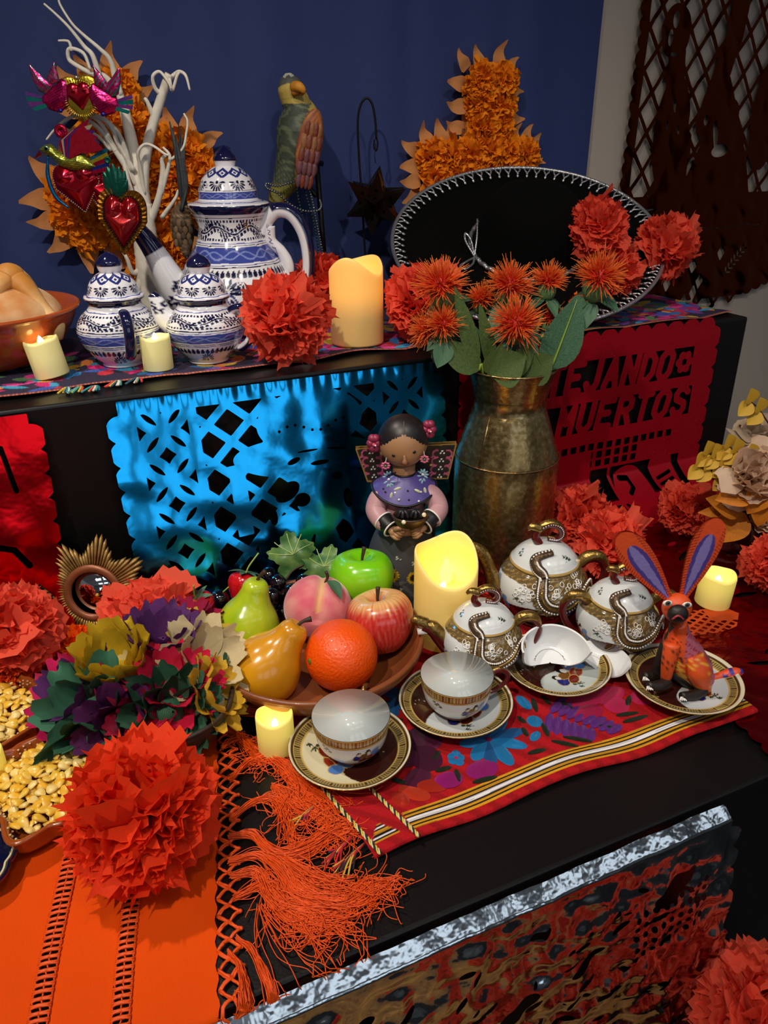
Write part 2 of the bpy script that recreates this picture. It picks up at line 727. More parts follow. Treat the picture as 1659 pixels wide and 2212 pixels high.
def f_blue(x, y):            # x 0..BW, y 0 (bottom) .. BH
    m = d_box(x, y, BW / 2, BH / 2, BW / 2 - 0.010, BH / 2)
    m = np.maximum(m, scallop(x, y, 0.010, 0.0, 0.010, BH - .02, 9))
    m = np.maximum(m, scallop(x, y, BW - 0.010, 0.0, BW - 0.010, BH - .02, 9))
    s = np.maximum(0.030 - x, x - (BW - 0.030))                  # side borders
    s = np.maximum(s, y - (BH - 0.020))
    s = np.maximum(s, 0.022 - y)
    col1 = np.minimum(petal_lattice(x, y, 0.062, 0.030, 0.066, 0.0062), np.minimum(x - 0.028, 0.100 - x))
    xm = BW - x
    col2 = np.minimum(petal_lattice(xm, y, 0.062, 0.030, 0.066, 0.0062), np.minimum(xm - 0.028, 0.100 - xm))
    bars = np.maximum(0.0065 - np.abs(x - 0.101), 0.0065 - np.abs(x - (BW - 0.101)))
    bars = np.maximum(bars, np.minimum(0.011 - np.abs(x - 0.148), np.minimum(y - .10, .20 - y)))
    lat = np.minimum(diag(x - BW / 2, y, 0.058, 0.0058, 1.12), np.minimum(x - 0.10, BW - 0.10 - x))
    fig = d_ell(x, y, 0.262, 0.245, 0.078, 0.045)                # hat of a skull lady
    fig = np.maximum(fig, d_ell(x, y, 0.255, 0.195, 0.110, 0.030, -0.1))
    fig = np.maximum(fig, d_ell(x, y, 0.270, 0.150, 0.048, 0.056))
    fig = np.maximum(fig, d_ell(x, y, 0.222, 0.062, 0.062, 0.058))
    fig = np.maximum(fig, d_ell(x, y, 0.330, 0.100, 0.030, 0.070, 0.3))
    o = s
    for q in (col1, col2, bars, lat, fig):
        o = np.maximum(o, q)
    holes = d_ell(x, y, 0.230, 0.192, 0.010, 0.004, 0.3)
    for h_ in (d_ell(x, y, 0.252, 0.203, 0.017, 0.0016), d_ell(x, y, 0.296, 0.200, 0.016, 0.0016, -.15), d_ell(x, y, 0.268, 0.184, 0.014, 0.0035),
               d_ell(x, y, 0.292, 0.160, 0.008, 0.006), d_ell(x, y, 0.215, 0.150, 0.020, 0.012, .5), d_ell(x, y, 0.235, 0.135, 0.012, 0.010),
               d_ell(x, y, 0.205, 0.075, 0.003, 0.012, .4), d_ell(x, y, 0.243, 0.072, 0.003, 0.011, -.4), d_ell(x, y, 0.222, 0.035, 0.034, 0.002),
               d_ell(x, y, 0.190, 0.118, 0.006, 0.012), d_ell(x, y, 0.305, 0.125, 0.007, 0.014)):
        holes = np.maximum(holes, h_)
    for k in range(9):
        holes = np.maximum(holes, d_circ(x, y, 0.215 + 0.012 * k, 0.236 + 0.006 * math.sin(k), 0.0022))
    return np.minimum(np.minimum(m, o), -holes)


def blue_def(u, v):
    t = 1 - v / BH
    out = 0.004 + 0.075 * t ** 1.1 + 0.025 * np.clip((t - 0.86) / 0.14, 0, 1) ** 2
    wr = 0.0016 * noise2(u, v, 21, 2, 60) + 0.0004 * np.sin(u * 330) * np.exp(-(t / 0.05) ** 2)
    side = -0.016 * np.exp(-((u - BW * 0.93) / 0.09) ** 2) * t
    bl = 0.008 * noise2(u, v, 5, 1, 14) * np.clip(t * 3, 0, 1)
    pinch = 0.05 * t ** 2 * (BW / 2 - u)
    return np.column_stack([0.061 + u + pinch * 0.6, 0.991 - np.maximum(out + wr + side + bl, 0.002), 0.303 - (BH - v) * 0.965 - 0.0 * u])


tag(sheet(f_blue, (-0.006, BW + .006, -0.002, BH), (290, 195), blue_def).build('cut_foil_banner', M_fblue),
    'shiny blue cut foil banner with petal lattice, hung on the upper step', 'paper banner', 'cut foil and paper banners')


# --- red foil on the far left
def f_redl(x, y):            # x -0.30..0, y 0..0.3
    m = d_box(x, y, -0.16, 0.15, 0.15, 0.15)
    m = np.maximum(m, scallop(x, y, -0.010, 0.0, -0.010, 0.285, 9))
    h = d_seg(x, y, -0.045, 0.262, -0.036, 0.205, 0.0030)
    h = np.maximum(h, d_line(x, y, [(-0.075, 0.140), (-0.050, 0.130), (-0.036, 0.105)], 0.004))
    h = np.maximum(h, d_line(x, y, [(-0.030, 0.075), (-0.016, 0.055), (-0.012, 0.022)], 0.0028))
    h = np.maximum(h, d_ell(x, y, -0.095, 0.21, 0.010, 0.03))
    h = np.maximum(h, d_circ(x, y, -0.085, 0.018, 0.010))
    return np.minimum(m, -h)


def redl_def(u, v):
    t = 1 - v / 0.3
    out = 0.004 + 0.055 * t + 0.02 * np.clip((t - 0.8) / 0.2, 0, 1) ** 2 + 0.005 * noise2(u, v, 31, 3, 26) * (0.2 + t)
    return np.column_stack([-0.022 + u - 0.012 * t, 0.991 - np.maximum(out, 0.002), 0.303 - (0.3 - v) * 0.95])


tag(sheet(f_redl, (-0.31, 0.005, 0, 0.3), (180, 170), redl_def).build('cut_foil_banner', M_fred),
    'shiny red foil banner hanging at the left edge below the bread bowl', 'paper banner', 'cut foil and paper banners')

# --- red glitter paper with writing, on the right of the upper step
GL = {
    'F': [[(0, 0), (0, 1), (1, 1)], [(0, .52), (.8, .52)]], 'E': [[(1, 1), (0, 1), (0, 0), (1, 0)], [(0, .52), (.75, .52)]],
    'S': [[(1, .85), (.7, 1), (.2, 1), (0, .8), (.1, .6), (.9, .4), (1, .2), (.8, 0), (.2, 0), (0, .18)]],
    'T': [[(0, 1), (1, 1)], [(.5, 1), (.5, 0)]], 'J': [[(.9, 1), (.9, .2), (.7, 0), (.2, 0), (0, .2)]],
    'A': [[(0, 0), (.5, 1), (1, 0)], [(.2, .33), (.8, .33)]], 'N': [[(0, 0), (0, 1), (1, 0), (1, 1)]],
    'D': [[(0, 0), (0, 1), (.6, 1), (1, .75), (1, .25), (.6, 0), (0, 0)]], 'O': [[(0, .2), (0, .8), (.3, 1), (.7, 1), (1, .8), (1, .2), (.7, 0), (.3, 0), (0, .2)]],
    'M': [[(0, 0), (0, 1), (.5, .4), (1, 1), (1, 0)]], 'U': [[(0, 1), (0, .2), (.3, 0), (.7, 0), (1, .2), (1, 1)]],
    'R': [[(0, 0), (0, 1), (.7, 1), (1, .85), (1, .62), (.7, .5), (0, .5)], [(.55, .5), (1, 0)]], 'L': [[(0, 1), (0, 0), (1, 0)]]}


def d_text(x, y, txt, x0, y0, w, h, gap, r, slant=0.18):
    o = np.full(np.shape(x), -1.0)
    for ch in txt:
        if ch != ' ':
            for st in GL[ch]:
                o = np.maximum(o, d_line(x, y, [(x0 + a * w + (b - 0.5) * h * slant, y0 + b * h) for a, b in st], r))
        x0 += w * (0.6 if ch == ' ' else 1) + gap
    return o


def f_glit(x, y):            # x is world X .575..1.075, y is height above the fold 0..0.30, below 0 it lies on the step
    m = scallops(x, y, 0.580, 1.068, -0.10, 0.294, 14, 11)
    m = np.minimum(m, np.maximum(x - 0.705, y - 0.062))
    h = d_box(x, y, 0.815, 0.239, 0.215, 0.026)                      # row 1
    h = np.maximum(h, d_box(x, y, 0.818, 0.168, 0.222, 0.026))       # row 2
    s = d_text(x, y, 'FESTEJANDO', 0.617, 0.2165, 0.0235, 0.045, 0.0145, 0.0062)
    s = np.maximum(s, d_text(x, y, 'LOS MUERTOS', 0.604, 0.1455, 0.0245, 0.045, 0.0165, 0.0062))
    fx, fy = 1.012, 0.239
    for k in range(6):
        s = np.maximum(s, d_circ(x, y, fx + 0.012 * math.cos(k * PI / 3), fy + 0.013 * math.sin(k * PI / 3), 0.0075))
    s = np.minimum(s, -d_circ(x, y, fx, fy, 0.0035))
    grid = np.minimum(0.006 - np.abs(((x - 0.745) / 0.0190) % 1 - 0.5) * 0.0190, 0.0062 - np.abs(((y - 0.070) / 0.0165) % 1 - 0.5) * 0.0165)
    reg = np.minimum(d_box(x, y, 0.88, 0.095, 0.135, 0.0245), np.maximum(y - 0.103, d_box(x, y, 0.885, 0.078, 0.052, 0.040)))
    grid = np.minimum(grid, reg)
    low = d_box(x, y, 0.885, 0.030, 0.150, 0.036)
    fig = d_box(x, y, 0.790, 0.045, 0.045, 0.034)
    fig = np.minimum(fig, -d_ell(x, y, 0.757, 0.035, 0.007, 0.020))
    hd = np.minimum(d_circ(x, y, 0.915, 0.026, 0.037), -d_line(x, y, [(0.895, 0.045), (0.912, 0.043), (0.915, 0.030), (0.903, 0.022)], 0.0035))
    bt = np.maximum(d_ell(x, y, 0.992, 0.040, 0.028, 0.050), d_box(x, y, 0.992, 0.09, 0.008, 0.04))
    bt = np.minimum(bt, -np.maximum(d_seg(x, y, 0.974, 0.035, 1.008, 0.041, 0.0022), d_seg(x, y, 0.974, 0.026, 1.008, 0.032, 0.0022)))
    for q in (fig, hd, bt, 0.003 - np.abs(x - 0.875), 0.004 - np.abs(y - 0.012)):
        low = np.minimum(low, -q)
    h = np.minimum(h, -s)
    h = np.maximum(np.maximum(h, grid), low)
    for qx, qy, qa in ((0.72, -0.04, .3), (0.80, -0.06, -.2), (0.90, -0.045, .2), (0.98, -0.07, .5), (0.85, -0.02, 0)):
        h = np.maximum(h, d_ell(x, y, qx, qy, 0.020, 0.007, qa))
    return np.minimum(m, -h)


def glit_def(u, v):
    bow = 0.008 * noise2(u, v, 41, 2, 14)
    fold = np.clip((0.05 - v) / 0.05, 0, None)
    y = 0.986 - np.abs(bow) * np.clip((0.30 - v) / 0.1, 0, 1) - np.where(v < 0.05, 0.062 * fold, 0)
    z = np.where(v > 0.05, v + 0.006, 0.056 * np.exp(-fold * 1.15) * 1.0)
    z = np.maximum(z, 0.004 + 0.003 * noise2(u, v, 43, 2, 40))
    return np.column_stack([u, y, z])


tag(sheet(f_glit, (0.565, 1.085, -0.11, 0.312), (310, 250), glit_def).build('cut_paper_banner', M_glit),
    'red glitter cut paper banner with lettering, on the upper step right of the metal vase', 'paper banner', 'cut foil and paper banners')

# --- red foil spread over the right end of the lower step
fpoly = [(0.50, 0.955), (1.35, 0.955), (1.35, 0.375), (0.632, 0.375), (0.645, 0.455), (0.655, 0.54), (0.62, 0.66), (0.47, 0.72)]


def f_redt(x, y):
    m = d_poly(x, y, fpoly)
    m = np.maximum(m, scallop(x, y, 0.632, 0.375, 0.655, 0.54, 8))
    h = np.full(np.shape(x), -1.0)
    r = random.Random(5)
    for _ in range(46):
        a, b = r.uniform(0.68, 1.2), r.uniform(0.52, 0.93)
        h = np.maximum(h, d_ell(x, y, a, b, r.uniform(0.008, 0.022), r.uniform(0.003, 0.007), r.uniform(-.6, .6)))
    for i in range(6):
        for j in range(3):
            h = np.maximum(h, d_box(x, y, 0.80 + i * .02, 0.50 + j * .018, 0.006, 0.005, .3))
    return np.minimum(m, -h)


def redt_def(u, v):
    z = 0.005 + 0.0045 * np.abs(noise2(u, v, 51, 3, 36)) + 0.002 * noise2(u, v, 52, 2, 110) + 0.02 * np.clip((v - 0.90) / 0.06, 0, 1) ** 2
    drop = np.clip((0.383 - v), 0, 1)
    return np.column_stack([u, v, np.maximum(z, 0.002) - drop])


M_fred2 = mat('dark_red_foil', '#8e0a16', 0.22, 0.9, bump=0.5, bscale=45)
tag(sheet(f_redt, (0.46, 1.36, 0.36, 0.96), (240, 160), redt_def).build('cut_foil_sheet', M_fred2),
    'crumpled dark red cut foil lying flat on the right of the lower step', 'foil sheet', 'cut foil and paper banners')

# --- silver foil on the lower step's front
SW, SH = 0.62, 0.30


def f_sil(x, y):             # x 0..SW (world X -0.075..0.545), y 0..SH downwards is SH-y
    m = d_box(x, y, SW / 2, SH / 2, SW / 2 - 0.008, SH / 2)
    m = np.maximum(m, scallop(x, y, SW - 0.009, 0.0, SW - 0.009, SH - 0.02, 10))
    r = random.Random(11)
    h = np.full(np.shape(x), -1.0)
    for _ in range(150):
        a, b = r.uniform(0.02, SW - 0.03), r.uniform(0.0, SH - 0.045)
        h = np.maximum(h, d_ell(x, y, a, b, r.uniform(0.003, 0.012), r.uniform(0.0012, 0.0035), r.uniform(-.9, 1.2)))
    for cx, cy, s in ((0.545, 0.235, 0.016), (0.20, 0.235, 0.014), (0.36, 0.17, 0.015), (0.44, 0.19, 0.012)):
        h = np.maximum(h, d_ell(x, y, cx, cy, s * 1.8, s * 0.6, 0.5))
    for i in range(9):
        for j in range(5):
            h = np.maximum(h, d_ell(x, y, 0.50 + i * 0.0105, 0.16 + j * 0.013 + i * .002, 0.0032, 0.0042, .3))
    return np.minimum(m, -h)


def sil_def(u, v):
    t = 1 - v / SH
    w1 = np.clip((t - 0.045) / 0.05, 0, 1)
    out = 0.004 + 0.0120 * np.clip(t / 0.036, 0, 1) + 0.035 * t + w1 * (0.0045 * noise2(u, v, 61, 4, 60) + 0.004 * noise2(u, v, 62, 2, 150)) + (1 - w1) * 0.0012 * noise2(u, v, 64, 2, 120)
    return np.column_stack([-0.075 + u, 0.380 - np.maximum(out, 0.002), -0.0015 - (SH - v) * 0.97])


tag(sheet(f_sil, (0, SW + .006, 0, SH), (270, 165), sil_def).build('cut_foil_banner', M_fsilver),
    'crinkled silver cut foil banner hanging on the front of the lower step', 'paper banner', 'cut foil and paper banners')


# --- dark orange-brown foil on the grey wall
def f_wall(x, y):            # x world X 1.27..1.80, y world Z .20..1.0
    yb = 0.235 - 0.035 * np.cos((x - 1.56) * 9.0)
    m = np.minimum(np.minimum(x - 1.285, 1.84 - x), y - yb)
    m = np.maximum(m, scallop(x, y, 1.288, 0.24, 1.288, 1.04, 26))
    o = 0.014 - (x - 1.285)
    for k in range(18):
        xc = 1.30 + k * 0.031
        m = np.maximum(m, d_circ(x, y, xc, 0.235 - 0.035 * math.cos((xc - 1.56) * 9), 0.017))
    lat = diag(x - 1.3, y, 0.058, 0.0040, 0.72)
    o = np.maximum(o, lat)
    # seated figure, standing figure with a dress, table, leaves
    fig = d_ell(x, y, 1.375, 0.800, 0.040, 0.052)
    fig = np.maximum(fig, d_ell(x, y, 1.400, 0.600, 0.050, 0.120))
    fig = np.maximum(fig, d_seg(x, y, 1.385, 0.76, 1.395, 0.66, 0.024))
    fig = np.maximum(fig, d_poly(x, y, [(1.345, 0.40), (1.47, 0.40), (1.46, 0.60), (1.40, 0.66)]))
    fig = np.maximum(fig, d_line(x, y, [(1.560, 1.00), (1.545, 0.80), (1.50, 0.64)], 0.026))
    fig = np.maximum(fig, d_poly(x, y, [(1.44, 0.44), (1.69, 0.44), (1.62, 0.60), (1.55, 0.72), (1.50, 0.60)]))
    fig = np.maximum(fig, d_ell(x, y, 1.495, 0.625, 0.026, 0.030))
    fig = np.maximum(fig, d_ell(x, y, 1.570, 0.640, 0.030, 0.034))
    fig = np.maximum(fig, d_ell(x, y, 1.690, 0.640, 0.050, 0.120))
    fig = np.maximum(fig, d_box(x, y, 1.55, 0.395, 0.28, 0.075))
    leaf = d_box(x, y, 1.55, 0.28, 0.30, 0.062)
    h = np.full(np.shape(x), -1.0)
    for cx, cy, a, b, t in ((1.372, .822, .008, .016, 0), (1.362, .788, .006, .016, 0), (1.376, .758, .009, .005, 0), (1.40, .66, .004, .016, .2), (1.385, .62, .003, .014, 0),
                            (1.42, .61, .004, .010, .3), (1.50, .63, .006, .012, 0), (1.555, .565, .026, .014, .1), (1.533, .60, .008, .03, .2)):
        h = np.maximum(h, d_ell(x, y, cx, cy, a, b, t))
    for k in range(20):
        h = np.maximum(h, d_ell(x, y, 1.315 + k * .0255, 0.392 + .002 * math.sin(k), 0.0095, 0.0020))
    h = np.maximum(h, d_seg(x, y, 1.315, 0.436, 1.385, 0.442, 0.0022))
    for cx, cy in ((1.40, .315), (1.485, .30), (1.53, .305), (1.455, .265), (1.56, .265), (1.515, .215), (1.62, .33), (1.545, .235)):
        h = np.maximum(h, 0.013 - np.abs(x - cx) - np.abs(y - cy) * 0.62)
    for bx, by, an in ((1.36, .30, 2.2), (1.64, .27, 0.9), (1.36, .30, 1.2)):
        for k in range(7):
            q = 0.012 + k * 0.012
            for sgn in (-1, 1):
                h = np.maximum(h, d_petal(x, y, bx + q * math.cos(an), by + q * math.sin(an), an + sgn * .9, 0.018, 0.0022))
    return np.minimum(np.minimum(m, np.maximum(np.maximum(o, fig), leaf)), -h)


def wall_def(u, v):
    return np.column_stack([u, 1.520 - np.abs(0.006 * noise2(u, v, 71, 2, 18) + 0.004 * noise2(u, v, 72, 2, 60)) - 0.004, v])


tag(sheet(f_wall, (1.265, 1.86, 0.17, 1.04), (225, 330), wall_def).build('cut_foil_banner', M_forange),
    'large dark brown and orange cut foil banner on the grey wall', 'paper banner', 'cut foil and paper banners')

# ================================================================== paper flowers
M_tissue = mat('coral_tissue', '#fa6248', 0.75, lucent=0.42, bump=0.08, bscale=160, vary=0.25, vscale=30, vcol='#ee4832', spec=0.25)
M_tissue_f = mat('orange_red_tissue', '#fb4a1e', 0.75, lucent=0.46, bump=0.12, bscale=160, vary=0.25, vscale=30, vcol='#e02c12', spec=0.25)
M_mari = mat('marigold_cloth', '#ff9a1c', 0.8, lucent=0.25, vary=0.4, vscale=60, vcol='#f0800a', spec=0.2)
M_mari2 = mat('orange_crepe', '#ff6a0a', 0.8, lucent=0.25, vary=0.4, vscale=60, vcol='#f04c06', spec=0.2)
M_peach = mat('peach_paper', '#f5a868', 0.8, lucent=0.4, vary=0.25, vscale=20, vcol='#dc8a40', spec=0.2)


def petals(mb, R0, n, rng, pol=(0, 115), width=0.42, teeth=0.09, cols=7, rows=4, rmin=0.82, rmax=1.04, twist=45, crumple=0.03, base=0.18, bend=0.35, rnd=0.0):
    """a sheaf of crumpled paper petals round the +z axis"""
    k = np.arange(n) + 0.5
    c0, c1 = math.cos(math.radians(pol[0])), math.cos(math.radians(pol[1]))
    th = np.arccos(c0 + (c1 - c0) * k / n)
    ph = k * PI * (3 - math.sqrt(5)) + rng.uniform(0, TAU)
    t = np.linspace(0, 1, rows)
    s = np.linspace(-1, 1, cols)
    F = gfaces(cols, rows)
    for i in range(n):
        d = A([math.sin(th[i]) * math.cos(ph[i]), math.sin(th[i]) * math.sin(ph[i]), math.cos(th[i])])
        d = d + rng.normal(0, 0.10, 3)
        d /= np.linalg.norm(d)
        e = np.cross(d, [0, 0, 1.0])
        if np.linalg.norm(e) < 0.15:
            e = A([1.0, 0, 0])
        e /= np.linalg.norm(e)
        a = math.radians(rng.normal(0, twist))
        g = np.cross(e, d)
        w = e * math.cos(a) + g * math.sin(a)
        nn = np.cross(w, d)
        ln = R0 * rng.uniform(rmin, rmax)
        wd = R0 * width * rng.uniform(0.7, 1.25)
        W = wd * (0.22 + 0.78 * t ** 0.8)
        if rnd:
            W = W * np.where(t > 0.75, 1 - rnd * (t - 0.75) / 0.25, 1)
        rad = base * R0 + (ln - base * R0) * t
        rr = rad[:, None] + np.zeros(cols)[None]
        rr[-1] += ln * teeth * np.where(np.arange(cols) % 2 == 0, 0.3, -1.0) * rng.uniform(0.6, 1.2, cols)
        rr[-1] -= ln * 0.10 * s ** 2
        b = rng.normal(0, bend) * R0
        fold = rng.uniform(-0.28, 0.28) * R0
        off = b * (t ** 2)[:, None] + fold * (t ** 1.2)[:, None] * (np.abs(s) - 0.4)[None] + rng.normal(0, crumple * R0, (rows, cols)) * t[:, None]
        v = d * rr[..., None] + w * (s[None] * W[:, None])[..., None] + nn * off[..., None]
        mb.add(v, F)
    return mb


def pom_meshes(key, R0, seed, m, layers=5, n=170, **kw):
    rng = np.random.default_rng(seed)
    out = []
    edges = np.linspace(0, kw.pop('span', 120), layers + 1)
    tot = sum(math.cos(math.radians(a)) - math.cos(math.radians(b)) for a, b in zip(edges[:-1], edges[1:]))
    for a, b in zip(edges[:-1], edges[1:]):
        q = max(4, int(n * (math.cos(math.radians(a)) - math.cos(math.radians(b))) / tot))
        out.append(petals(MB(), R0, q, rng, (a, b), **kw).mesh(key, m))
    return out


POMS = {}


def pom(label, c, r, seed, axis=(-0.25, -0.55, 0.8), m=None, group='coral tissue paper flowers', squash=1.0, cat='paper flower', name='paper_flower', part='paper_layer', spec='pom', sink=0.86, **kw):
    """a tissue pompom centred at c; the thing stands at its base"""
    key = (spec, seed % 4, (m or M_tissue).name)
    if key not in POMS:
        args = dict(n=165, width=.5, twist=32, crumple=.022, teeth=.085, cols=9)
        args.update(kw)
        POMS[key] = pom_meshes(part, 1.0, 100 + seed % 4, m or M_tissue, **args)
    base = A(c) - A((0, 0, r * sink))
    t = thing(name, label, cat, base, 0, group)
    h0 = r * sink
    r = r * 0.88
    Mx = T(0, 0, h0) @ frame((0, 0, 0), axis) @ R('Z', seed * 47.0) @ S(r, r, r * squash)
    for me in POMS[key]:
        ob(part, me, t, Mx)
    return t


pom('huge orange-red tissue paper flower in front of the square dish of corn', (0.000, 0.540, 0.066), 0.072, 0, (-0.15, -0.55, 0.85), M_tissue_f, n=125, width=.60, cols=11, spec='pomf')
pom('big red tissue paper flower at the left edge beside the sunburst mirror', (-0.102, 0.890, 0.066), 0.066, 1, (-0.1, -0.7, 0.7))
pom('coral tissue paper flower just right of the sunburst mirror', (0.060, 0.862, 0.054), 0.066, 2, (-0.1, -0.6, 0.8), squash=0.62, sink=.72)
pom('upper coral paper flower behind the gilt teapot, against the metal vase', (0.716, 0.862, 0.062), 0.056, 3, (-0.2, -0.7, 0.7))
pom('lower coral paper flower right of the gilt teapot, behind the rabbit ear', (0.716, 0.788, 0.052), 0.058, 0, (0.2, -0.6, 0.8))
pom('coral paper flower cut by the right edge above the tea light', (0.900, 0.640, 0.048), 0.050, 1, (-0.5, -0.6, 0.6))
pom('dim red paper flower behind the cream peonies at the right edge', (0.912, 0.835, 0.050), 0.046, 2, (-0.7, -0.4, 0.5))
pom('coral paper flower in the bottom right corner, on the lowest step', (0.560, 0.300, -0.246), 0.076, 3, (-0.2, -0.4, 0.9))
pom('left red paper flower on the lowest step, seen only reflected in silver foil', (0.34, 0.150, -0.250), 0.074, 1, (0.0, 0.3, 0.9))
pom('right red paper flower on the lowest step, seen only reflected in silver foil', (0.50, 0.175, -0.250), 0.074, 2, (0.0, 0.3, 0.9))
pom('large coral paper flower on the upper step between creamer and tall candle', (0.318, 1.045, U + 0.067), 0.066, 0, (-0.2, -0.8, 0.6))
pom('darker paper flower behind the blue teapot handle and tall candle', (0.452, 1.265, U + 0.068), 0.056, 1, (-0.1, -0.7, 0.7))
pom('coral paper flower at the left rim of the black hat, behind the thistles', (0.545, 1.075, U + 0.066), 0.062, 2, (-0.5, -0.6, 0.5))
pom('topmost coral paper flower resting on the right of the black hat', (0.890, 1.110, 0.458), 0.057, 3, (-0.1, -0.5, 0.8), sink=0.9)
pom('coral paper flower sticking out past the right rim of the black hat', (1.040, 1.108, 0.420), 0.062, 0, (0.5, -0.6, 0.5), sink=0.9)
pom('lowest coral paper flower on the hat brim, right of the thistles', (0.926, 1.092, 0.383), 0.052, 1, (0.0, -0.7, 0.6), sink=0.9)

MK = dict(n=210, width=0.24, teeth=0.05, cols=5, rows=3, twist=60, crumple=0.05, bend=0.25, rnd=0.3)
MG = 'small orange marigolds'
pom('small orange marigold between the two red paper flowers at the left', (-0.027, 0.886, 0.030), 0.029, 0, (0.1, -0.7, 0.7), M_mari2, MG, cat='marigold', name='marigold', part='petal_ring', spec='mari', **MK)
pom('small orange marigold at the left edge behind the far corn dish', (-0.112, 0.856, 0.029), 0.029, 1, (0.2, -0.6, 0.7), M_mari2, MG, cat='marigold', name='marigold', part='petal_ring', spec='mari', **MK)
pom('orange marigold tucked under the hat brim behind the thistle leaves', (0.848, 1.075, U + 0.030), 0.026, 2, (-0.2, -0.7, 0.6), M_mari2, MG, cat='marigold', name='marigold', part='petal_ring', spec='mari', **MK)

# ------------------------------------------------------------------ marigold crosses on the backdrop
HEADS = []
for q in range(4):
    mb_ = MB()
    rng_ = np.random.default_rng(300 + q)
    petals(mb_, 1.0, 150, rng_, (0, 92), width=0.20, teeth=0.06, cols=4, rows=3, rmin=0.78, rmax=1.05, twist=65, crumple=0.05, base=0.25, bend=0.3)
    HEADS.append(mb_.mesh('marigold_head', M_mari))
LEAF = []
for q in range(3):
    r_ = random.Random(q)
    pts = [(-.5, -.3), (-.55, .2), (-.34, .62), (0.02 + r_.uniform(-.3, .3), 1.2), (.26, .62), (.52, .2), (.5, -.3)]
    lv, lf = cut(lambda x, y: d_poly(x, y, pts), -.7, .7, -.31, 1.25, 10, 12)
    z_ = 0.22 * np.abs(lv[:, 0]) + 0.12 * np.sin(lv[:, 1] * 5 + q) + 0.25 * lv[:, 1] ** 2
    LEAF.append(MB().add(np.column_stack([lv, z_]), lf).mesh('backing_leaf', M_peach))


def cross(label, cx, cz, y, rot, spots, outline, sc, hk=1.12):
    """flower cross on the backdrop: local x right, z up, facing -y"""
    t = thing('marigold_cross', label, 'flower cross', (cx, y, cz), 0, 'marigold crosses')
    t.rotation_euler = (0, math.radians(rot), 0)
    rr = random.Random(len(spots))
    box((0, 0.014, -0.02), (0.05, 0.006, 0.26)).build('backing_board', M_peach, t, smooth=False)
    for i, (x, z, s) in enumerate(spots):
        ob('marigold_head', HEADS[i % 4], t, T(x * sc, -0.004 - rr.uniform(0, 0.008), z * sc) @ R('X', 90) @ R('Z', rr.uniform(0, 360)) @ S(s * sc * hk, s * sc * hk, s * 0.8))
    for i, (x, z, a, s) in enumerate(outline):
        ob('backing_leaf', LEAF[i % 3], t, T(x * sc, 0.006 - 0.003 * (i % 3), z * sc) @ R('Y', 90 - a) @ R('X', 90) @ S(s * .60, s * .74, s * 0.5))
    return t


SP1 = [(0.005, 0.150, .034), (0.052, 0.148, .034), (-0.012, 0.135, .03), (0.004, 0.103, .035), (0.053, 0.100, .034), (0.010, 0.058, .036), (0.052, 0.056, .034),
       (-0.020, 0.010, .036), (0.028, 0.014, .038), (0.074, 0.012, .036), (-0.064, 0.004, .038), (-0.106, 0.006, .036), (0.118, 0.002, .036),
       (-0.100, -0.036, .036), (-0.058, -0.040, .037), (-0.014, -0.036, .040), (0.030, -0.034, .036), (0.074, -0.036, .037), (0.118, -0.038, .034),
       (-0.020, -0.080, .036), (0.030, -0.082, .037), (0.062, -0.076, .03), (0.005, -0.125, .036), (0.045, -0.12, .034), (0.02, -0.16, .034)]
OL1 = [(-0.03, .175, 130, .04), (0.0, .18, 105, .04), (0.045, .182, 80, .046), (0.075, .172, 50, .035), (-0.038, .14, 165, .045), (-0.04, .10, 180, .045), (0.085, .125, 15, .035), (0.085, .075, -5, .04),
       (-0.045, .06, 170, .04), (-0.055, .035, 115, .04), (-0.085, .037, 100, .05), (-0.118, .035, 120, .045), (-0.142, .018, 160, .045), (-0.145, -.012, 175, .045), (-0.145, -.040, 190, .045),
       (-0.140, -.066, 215, .045), (-0.105, -.075, 250, .045), (-0.07, -.080, 255, .04), (-0.055, -.09, 225, .045), (-0.055, -.12, 200, .04), (0.095, .035, 80, .04), (0.125, .032, 70, .045), (0.145, .02, 50, .04),
       (0.152, -.01, 5, .03), (0.150, -.045, -15, .03), (0.09, -.075, 280, .04), (0.085, -.11, -10, .03)]
cross('orange marigold cross hanging above the black hat', 0.866, 0.560, 1.478, 0, SP1, OL1, 0.93)
SP2 = [(-0.012, 0.172, .036), (0.032, 0.176, .036), (-0.015, 0.128, .038), (0.035, 0.126, .038), (-0.02, 0.08, .04), (0.03, 0.082, .04), (-0.03, 0.035, .04), (0.015, 0.036, .042), (0.06, 0.04, .042),
       (0.105, 0.045, .042), (0.135, 0.035, .038), (0.15, 0.0, .04), (0.108, -0.004, .043), (0.06, -0.008, .043), (0.012, -0.01, .043), (-0.035, -0.012, .043), (-0.082, 0.022, .04), (-0.085, -0.025, .043),
       (-0.125, 0.018, .04), (-0.130, -0.022, .042), (0.10, -0.045, .04), (0.145, -0.04, .038), (-0.12, -0.055, .038), (-0.07, -0.06, .038), (0.02, -0.055, .04), (-0.03, -0.056, .038), (0.06, -0.05, .04),
       (-0.02, -0.10, .04), (0.025, -0.10, .042), (-0.018, -0.145, .04), (0.03, -0.148, .04), (-0.012, -0.19, .04), (0.035, -0.19, .038)]
